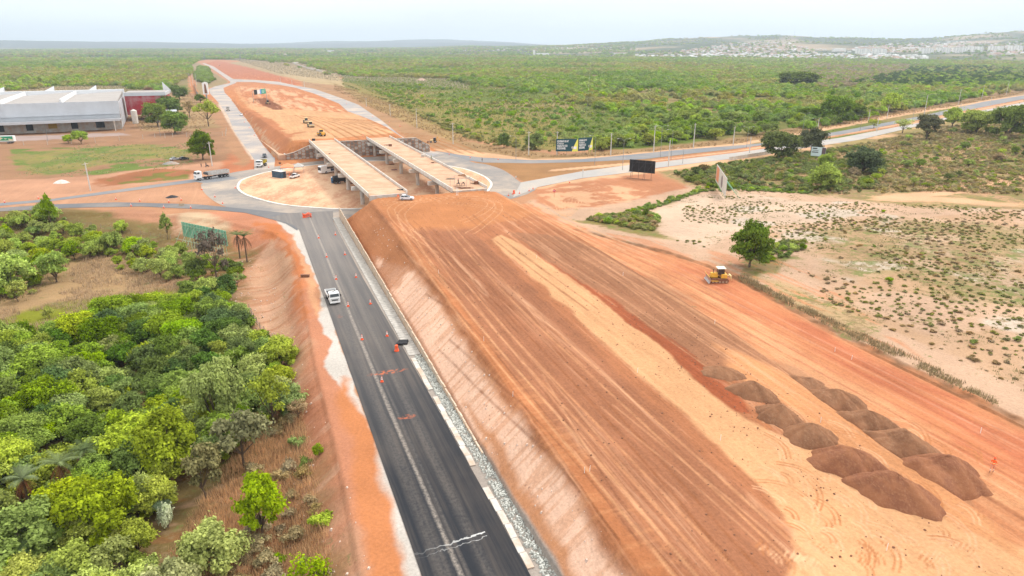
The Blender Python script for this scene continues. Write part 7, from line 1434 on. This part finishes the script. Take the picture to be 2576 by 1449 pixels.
def gr(poly, step, seed, h0, h1, w_, nb, col, name, label, thr=.4, fs=8., **kw):
    X, Y = scatter(poly, step, seed=seed); k = fbm(X/fs, Y/fs, seed+7) > thr; X, Y = X[k], Y[k]; grass(name, label, X, Y, hf(X, Y), rng.uniform(h0, h1, len(X)), w_, nb, col, **kw)
STRAW = (.46,.33,.17)
gr([(-420,700),(0,690),(60,740),(150,700),(210,640),(340,640),(440,700),(520,720),(480,742),(330,780),(160,830),(0,865),(-420,905)], 1.0, 60, .6, 1.2, .05, 11, STRAW, 'dry_grass', 'tall dry straw grass in the clearing left of the thicket', .36)
gr([(480,1290),(600,1120),(700,1040),(760,1060),(790,1200),(815,1320),(830,1449),(830,1650),(400,1650),(420,1400)], .5, 61, .6, 1.3, .05, 12, (.52,.37,.21), 'dry_grass', 'reddish dry grass at the thicket edge below the red slope', .22)
gr(T3, 1.8, 62, .5, 1.0, .05, 8, (.22,.21,.07), 'dry_grass', 'mixed grass under the bushes at the upper left', .35)
gr([(840,212),(900,228),(990,262),(1070,300),(1160,342),(1280,382),(1380,386),(1560,384),(1853,352),(2320,275),(2576,222),(2576,230),(2320,284),(1853,362),(1500,394),(1300,396),(1160,362),(1040,318),(920,266),(840,225)], 2.2, 163, .5, 1.1, .12, 9, (.38,.27,.145), 'dry_grass', 'belt of tall dry grass between the right road and the forest', .42)
gr(SAV, 3.6, 164, .7, 1.4, .2, 9, (.22,.25,.07), 'savanna_grass', 'yellow-green grass of the open savanna beyond the right road', .38, 14.)
gr(DRYG, 6.5, 165, 1., 2.2, .4, 9, (.44,.35,.21), 'dry_grass', 'pale dry grassland beyond the far bend of the right road', .3, 30.)
gr([(1690,440),(1853,408),(2170,362),(2576,280),(2800,240),(2800,520),(2330,500),(1900,462)], 1.7, 166, .5, 1.1, .07, 9, (.34,.25,.13), 'dry_grass', 'straw-coloured grass in the scrub right of the works', .42)
gr([(1850,700),(1985,770),(2100,828),(2300,925),(2500,1020),(2510,1010),(2310,905),(2110,812),(1990,755),(1870,690)], .5, 167, .25, .7, .07, 11, (.24,.18,.08), 'bank_grass', 'dry weeds along the cut bank of the haul road', .4, 3.)
gr([(1700,490),(1900,480),(2100,520),(2576,560),(2700,1100),(2576,1060),(2100,820),(1870,690),(1750,620)], 1.5, 168, .12, .35, .07, 10, (.17,.17,.055), 'field_tufts', 'small weeds dotted over the pale field', .56, 4., spread=.28)
gr([(200,365),(490,360),(500,400),(440,425),(200,445),(40,440)], 2.4, 169, .2, .45, .15, 8, (.2,.25,.08), 'meadow_grass', 'greenish grass of the meadow before the warehouse', .45)
gr([(330,236),(475,232),(500,262),(540,310),(470,335),(350,330)], 3.2, 170, .4, .9, .2, 8, (.40,.29,.16), 'dry_grass', 'dry grass between the warehouse and the far road', .42)
gr([(-100,225),(300,212),(480,228),(470,240),(330,236),(0,245)], 4.5, 171, .8, 1.6, .3, 8, (.40,.31,.17), 'dry_grass', 'pale grass at the foot of the left forest', .3)
gr([(600,690),(640,640),(700,610),(740,720),(760,880),(700,860),(640,800)], 2.5, 72, .1, .3, .06, 8, (.11,.16,.04), 'slope_weeds', 'sparse weeds on the pale slope', .62)
# loose stones and clods
def stones(label, name, poly, n, r0, r1, m, seed, px=True, z=0.):
    P = U(poly, z) if px else poly; q = np.array(P); gg = np.random.default_rng(seed); X = gg.uniform(q[:, 0].min(), q[:, 0].max(), n*4); Y = gg.uniform(q[:, 1].min(), q[:, 1].max(), n*4); k = inpoly(X, Y, P); X, Y = X[k][:n], Y[k][:n]; Z = hf(X, Y); b = MB()
    for x, y, zz in zip(X, Y, Z): r = r0+(r1-r0)*gg.random()**3; b.box((x, y, zz+r*.2), (r*2, r*1.5, r*1.3), gg.uniform(0, 6), taper=(.5, .6))
    return tag(b.build(name, m), label, 'stones', None, 'stuff')
CLOD = mat('soil_clod', (.20,.095,.055), .95, var=.3); LST = mat('pale_stone', (.55,.42,.34), .95, var=.2)
stones('brown clods strewn over the layers of the fill', 'clods', [ST(20,31),ST(200,33),ST(200,68),ST(100,70),ST(20,60)], 1500, .04, .15, CLOD, 1, False); stones('pale stones on the near slope of the fill', 'slope_stones', [ST(30,24.2),ST(150,24.2),ST(200,30.5),ST(60,28.3),ST(30,28)], 900, .04, .2, LST, 2, False)
stones('crumbled stones on the red slope left of the new road', 'slope_stones', [ST(40,-1),ST(40,7),ST(150,4),ST(200,-4),ST(180,-14),ST(100,-4)], 900, .05, .25, LST, 3, False)
stones('clods fallen round the soil mounds', 'clods', [ST(45,50),ST(95,53),ST(95,66),ST(45,62)], 350, .04, .13, CLOD, 4, False)
# ---------------------------------------------------------------- town
HW = [mat('house_white', (.72,.70,.66), .7), mat('house_pink', (.55,.42,.36), .7), mat('house_cream', (.62,.57,.48), .7), mat('roof_tile', (.36,.20,.14), .8), mat('roof_grey', (.50,.50,.49), .7)]
def far_point(px, py): g_ = G(px, py); return g_
hb = MB(); hl = MB(); nth = 0; gg = np.random.default_rng(5)
TOWN = [([(1600,141),(2100,136),(2330,142),(2330,152),(2100,150),(1900,147),(1600,146)], 300, 'in the low white quarter below the hills', 1), ([(1700,130),(1860,108),(1960,106),(2080,126),(2060,136),(1850,142),(1740,138)], 330, 'on the left hill of the town', 0),
        ([(2080,130),(2240,112),(2420,106),(2576,108),(2576,122),(2400,132),(2200,134)], 300, 'on the slope above the apartment blocks', 0), ([(1000,125),(1560,120),(1600,124),(1300,130),(1000,131)], 60, 'far off in the middle distance', 0), ([(2480,130),(2576,128),(2576,138),(2500,140)], 40, 'at the right end of the town', 0)]
proto_h = {}
for poly, n, wh, wht in TOWN:
    q = np.array(poly); X = gg.uniform(q[:, 0].min(), q[:, 0].max(), n*4); Y = gg.uniform(q[:, 1].min(), q[:, 1].max(), n*4); k = inpoly(X, Y, poly); X, Y = X[k][:n], Y[k][:n]
    for i, (px, py) in enumerate(zip(X, Y)):
        gq = G(px, py); w_, d_, h_ = gg.uniform(9, 20), gg.uniform(8, 14), gg.uniform(4, 7); wi = 0 if wht and gg.random() < .8 else int(gg.integers(0, 3)); ri = 4 if gg.random() < (.8 if wht else .45) else 3; rz = gg.uniform(-.4, .4)
        if i % 4 == 0 and nth < 250:
            key = (wi, ri)
            if key not in proto_h:
                h0 = thing('town_house', '', 'house'); b = MB(); b.box((0, 0, -.5), (1, 1, 1.0)); b.build('wall', HW[wi], h0); b = MB(); b.add([(-.55,-.55,0),(.55,-.55,0),(.55,.55,0),(-.55,.55,0),(-.4,0,.35),(.4,0,.35)], [(3,2,1,0),(0,1,5,4),(2,3,4,5),(1,2,5),(3,0,4)]); b.build('roof', HW[ri], h0); proto_h[key] = h0; r = h0
                r.location = gq+Vector((0, 0, h_)); r.rotation_euler.z = rz
            else: r = dup(proto_h[key], gq+Vector((0, 0, h_)), rz, '')
            r['label'] = ('white' if wi == 0 else 'pinkish' if wi == 1 else 'cream')+' house with a '+('grey' if ri == 4 else 'tiled')+' roof '+wh; r['group'] = 'houses of the hillside town'; r.scale = (w_, d_, h_); nth += 1
        else:
            M = Matrix.Translation(gq) @ Matrix.Rotation(rz, 4, 'Z'); hb.cur = wi; hb.box((0, 0, h_/2-1), (w_, d_, h_+2), M=M); hb.cur = ri; hb.add([(-w_*.55,-d_*.55,h_),(w_*.55,-d_*.55,h_),(w_*.55,d_*.55,h_),(-w_*.55,d_*.55,h_),(-w_*.4,0,h_+2),(w_*.4,0,h_+2)], [(3,2,1,0),(0,1,5,4),(2,3,4,5),(1,2,5),(3,0,4)], M)
tag(hb.build('distant_houses', HW), 'rest of the pale houses spread over the hillside town', 'houses', None, 'stuff')
APW = mat('apartment_white', (.82,.80,.76), .6, var=.03); APG = mat('window_grey', (.28,.29,.30), .4)
ap0 = None; on = ['first', 'second', 'third', 'fourth', 'fifth', 'sixth', 'seventh', 'eighth']
for j, (px, py) in enumerate([(2170,135),(2211,134.5),(2330,133.5),(2372,132),(2414,131.5),(2453,129.5),(2504,128.5),(2553,127.5)]):
    for q in range(4):
        gq = G(px-13+8.3*q, py+(1.2 if q % 2 else -.3)); lb = 'white apartment block of the '+on[j]+' cluster from the left in the town'
        if ap0 is None:
            ap0 = thing('apartment_block', lb, 'apartment block', gq, .1); b = MB(); b.box((0, 0, 11), (19, 14, 24)); b.box((0, -7.2, 11.5), (4, 1, 25)); b.build('wall', APW, ap0); b = MB(); [b.box((x, -7.05, 2.2+3*f), (2.2, .16, 1.1)) for x in (-6.5, -3.6, 3.6, 6.5) for f in range(7)]; b.build('window_rows', APG, ap0); b = MB(); b.box((0, 0, 23.6), (20, 15, .8)); b.build('roof', HW[4], ap0); ap0['group'] = 'apartment clusters of the town'
        else: dup(ap0, gq, rng.uniform(-.3, .3), lb, 'apartment clusters of the town')
for (px, py), (w_, h_, d_), lb in (((2110,130),(60,14,30),'long white hall beside the first apartment cluster'), ((2290,125),(90,10,30),'long low white building above the apartment clusters'), ((1365,141),(60,12,20),'white building with a slim tower alone in the forest'), ((1560,139),(70,12,20),'orange-roofed white hall at the left end of the town'), ((832,131),(40,10,20),'small white works far behind the dry grassland'), ((2560,160),(50,6,20),'long grey wall at the right forest edge')):
    gq = G(px, py); r = thing('distant_building', lb, 'building', gq, .1); b = MB(); b.box((0, 0, h_/2), (w_, d_, h_)); b.build('wall', APW, r); b = MB(); b.box((0, 0, h_+.8), (w_+2, d_+2, 1.6), taper=(.95, .5)); b.build('roof', HW[3] if 'orange' in lb else HW[4], r)
    if 'tower' in lb: b = MB(); b.box((-42, 0, 14), (9, 9, 28)); b.build('tower', APW, r)
# ---------------------------------------------------------------- air
m = bpy.data.materials.new('haze_air'); m.use_nodes = True; nt = m.node_tree; nt.nodes.clear(); o_ = nt.nodes.new('ShaderNodeOutputMaterial'); pv = nt.nodes.new('ShaderNodeVolumePrincipled'); pv.inputs['Color'].default_value = (.78, .89, 1, 1); pv.inputs['Density'].default_value = 1.0e-4; pv.inputs['Anisotropy'].default_value = .2; nt.links.new(pv.outputs[0], o_.inputs['Volume'])
b = MB(); zt = float(ZZ.max())+120; zb = float(ZZ.min())-1; b.box((0, 6500, (zt+zb)/2), (34000, 19000, zt-zb)); hz = tag(b.build('haze', m), 'thin pale haze over the whole plain', 'haze', None, 'stuff')
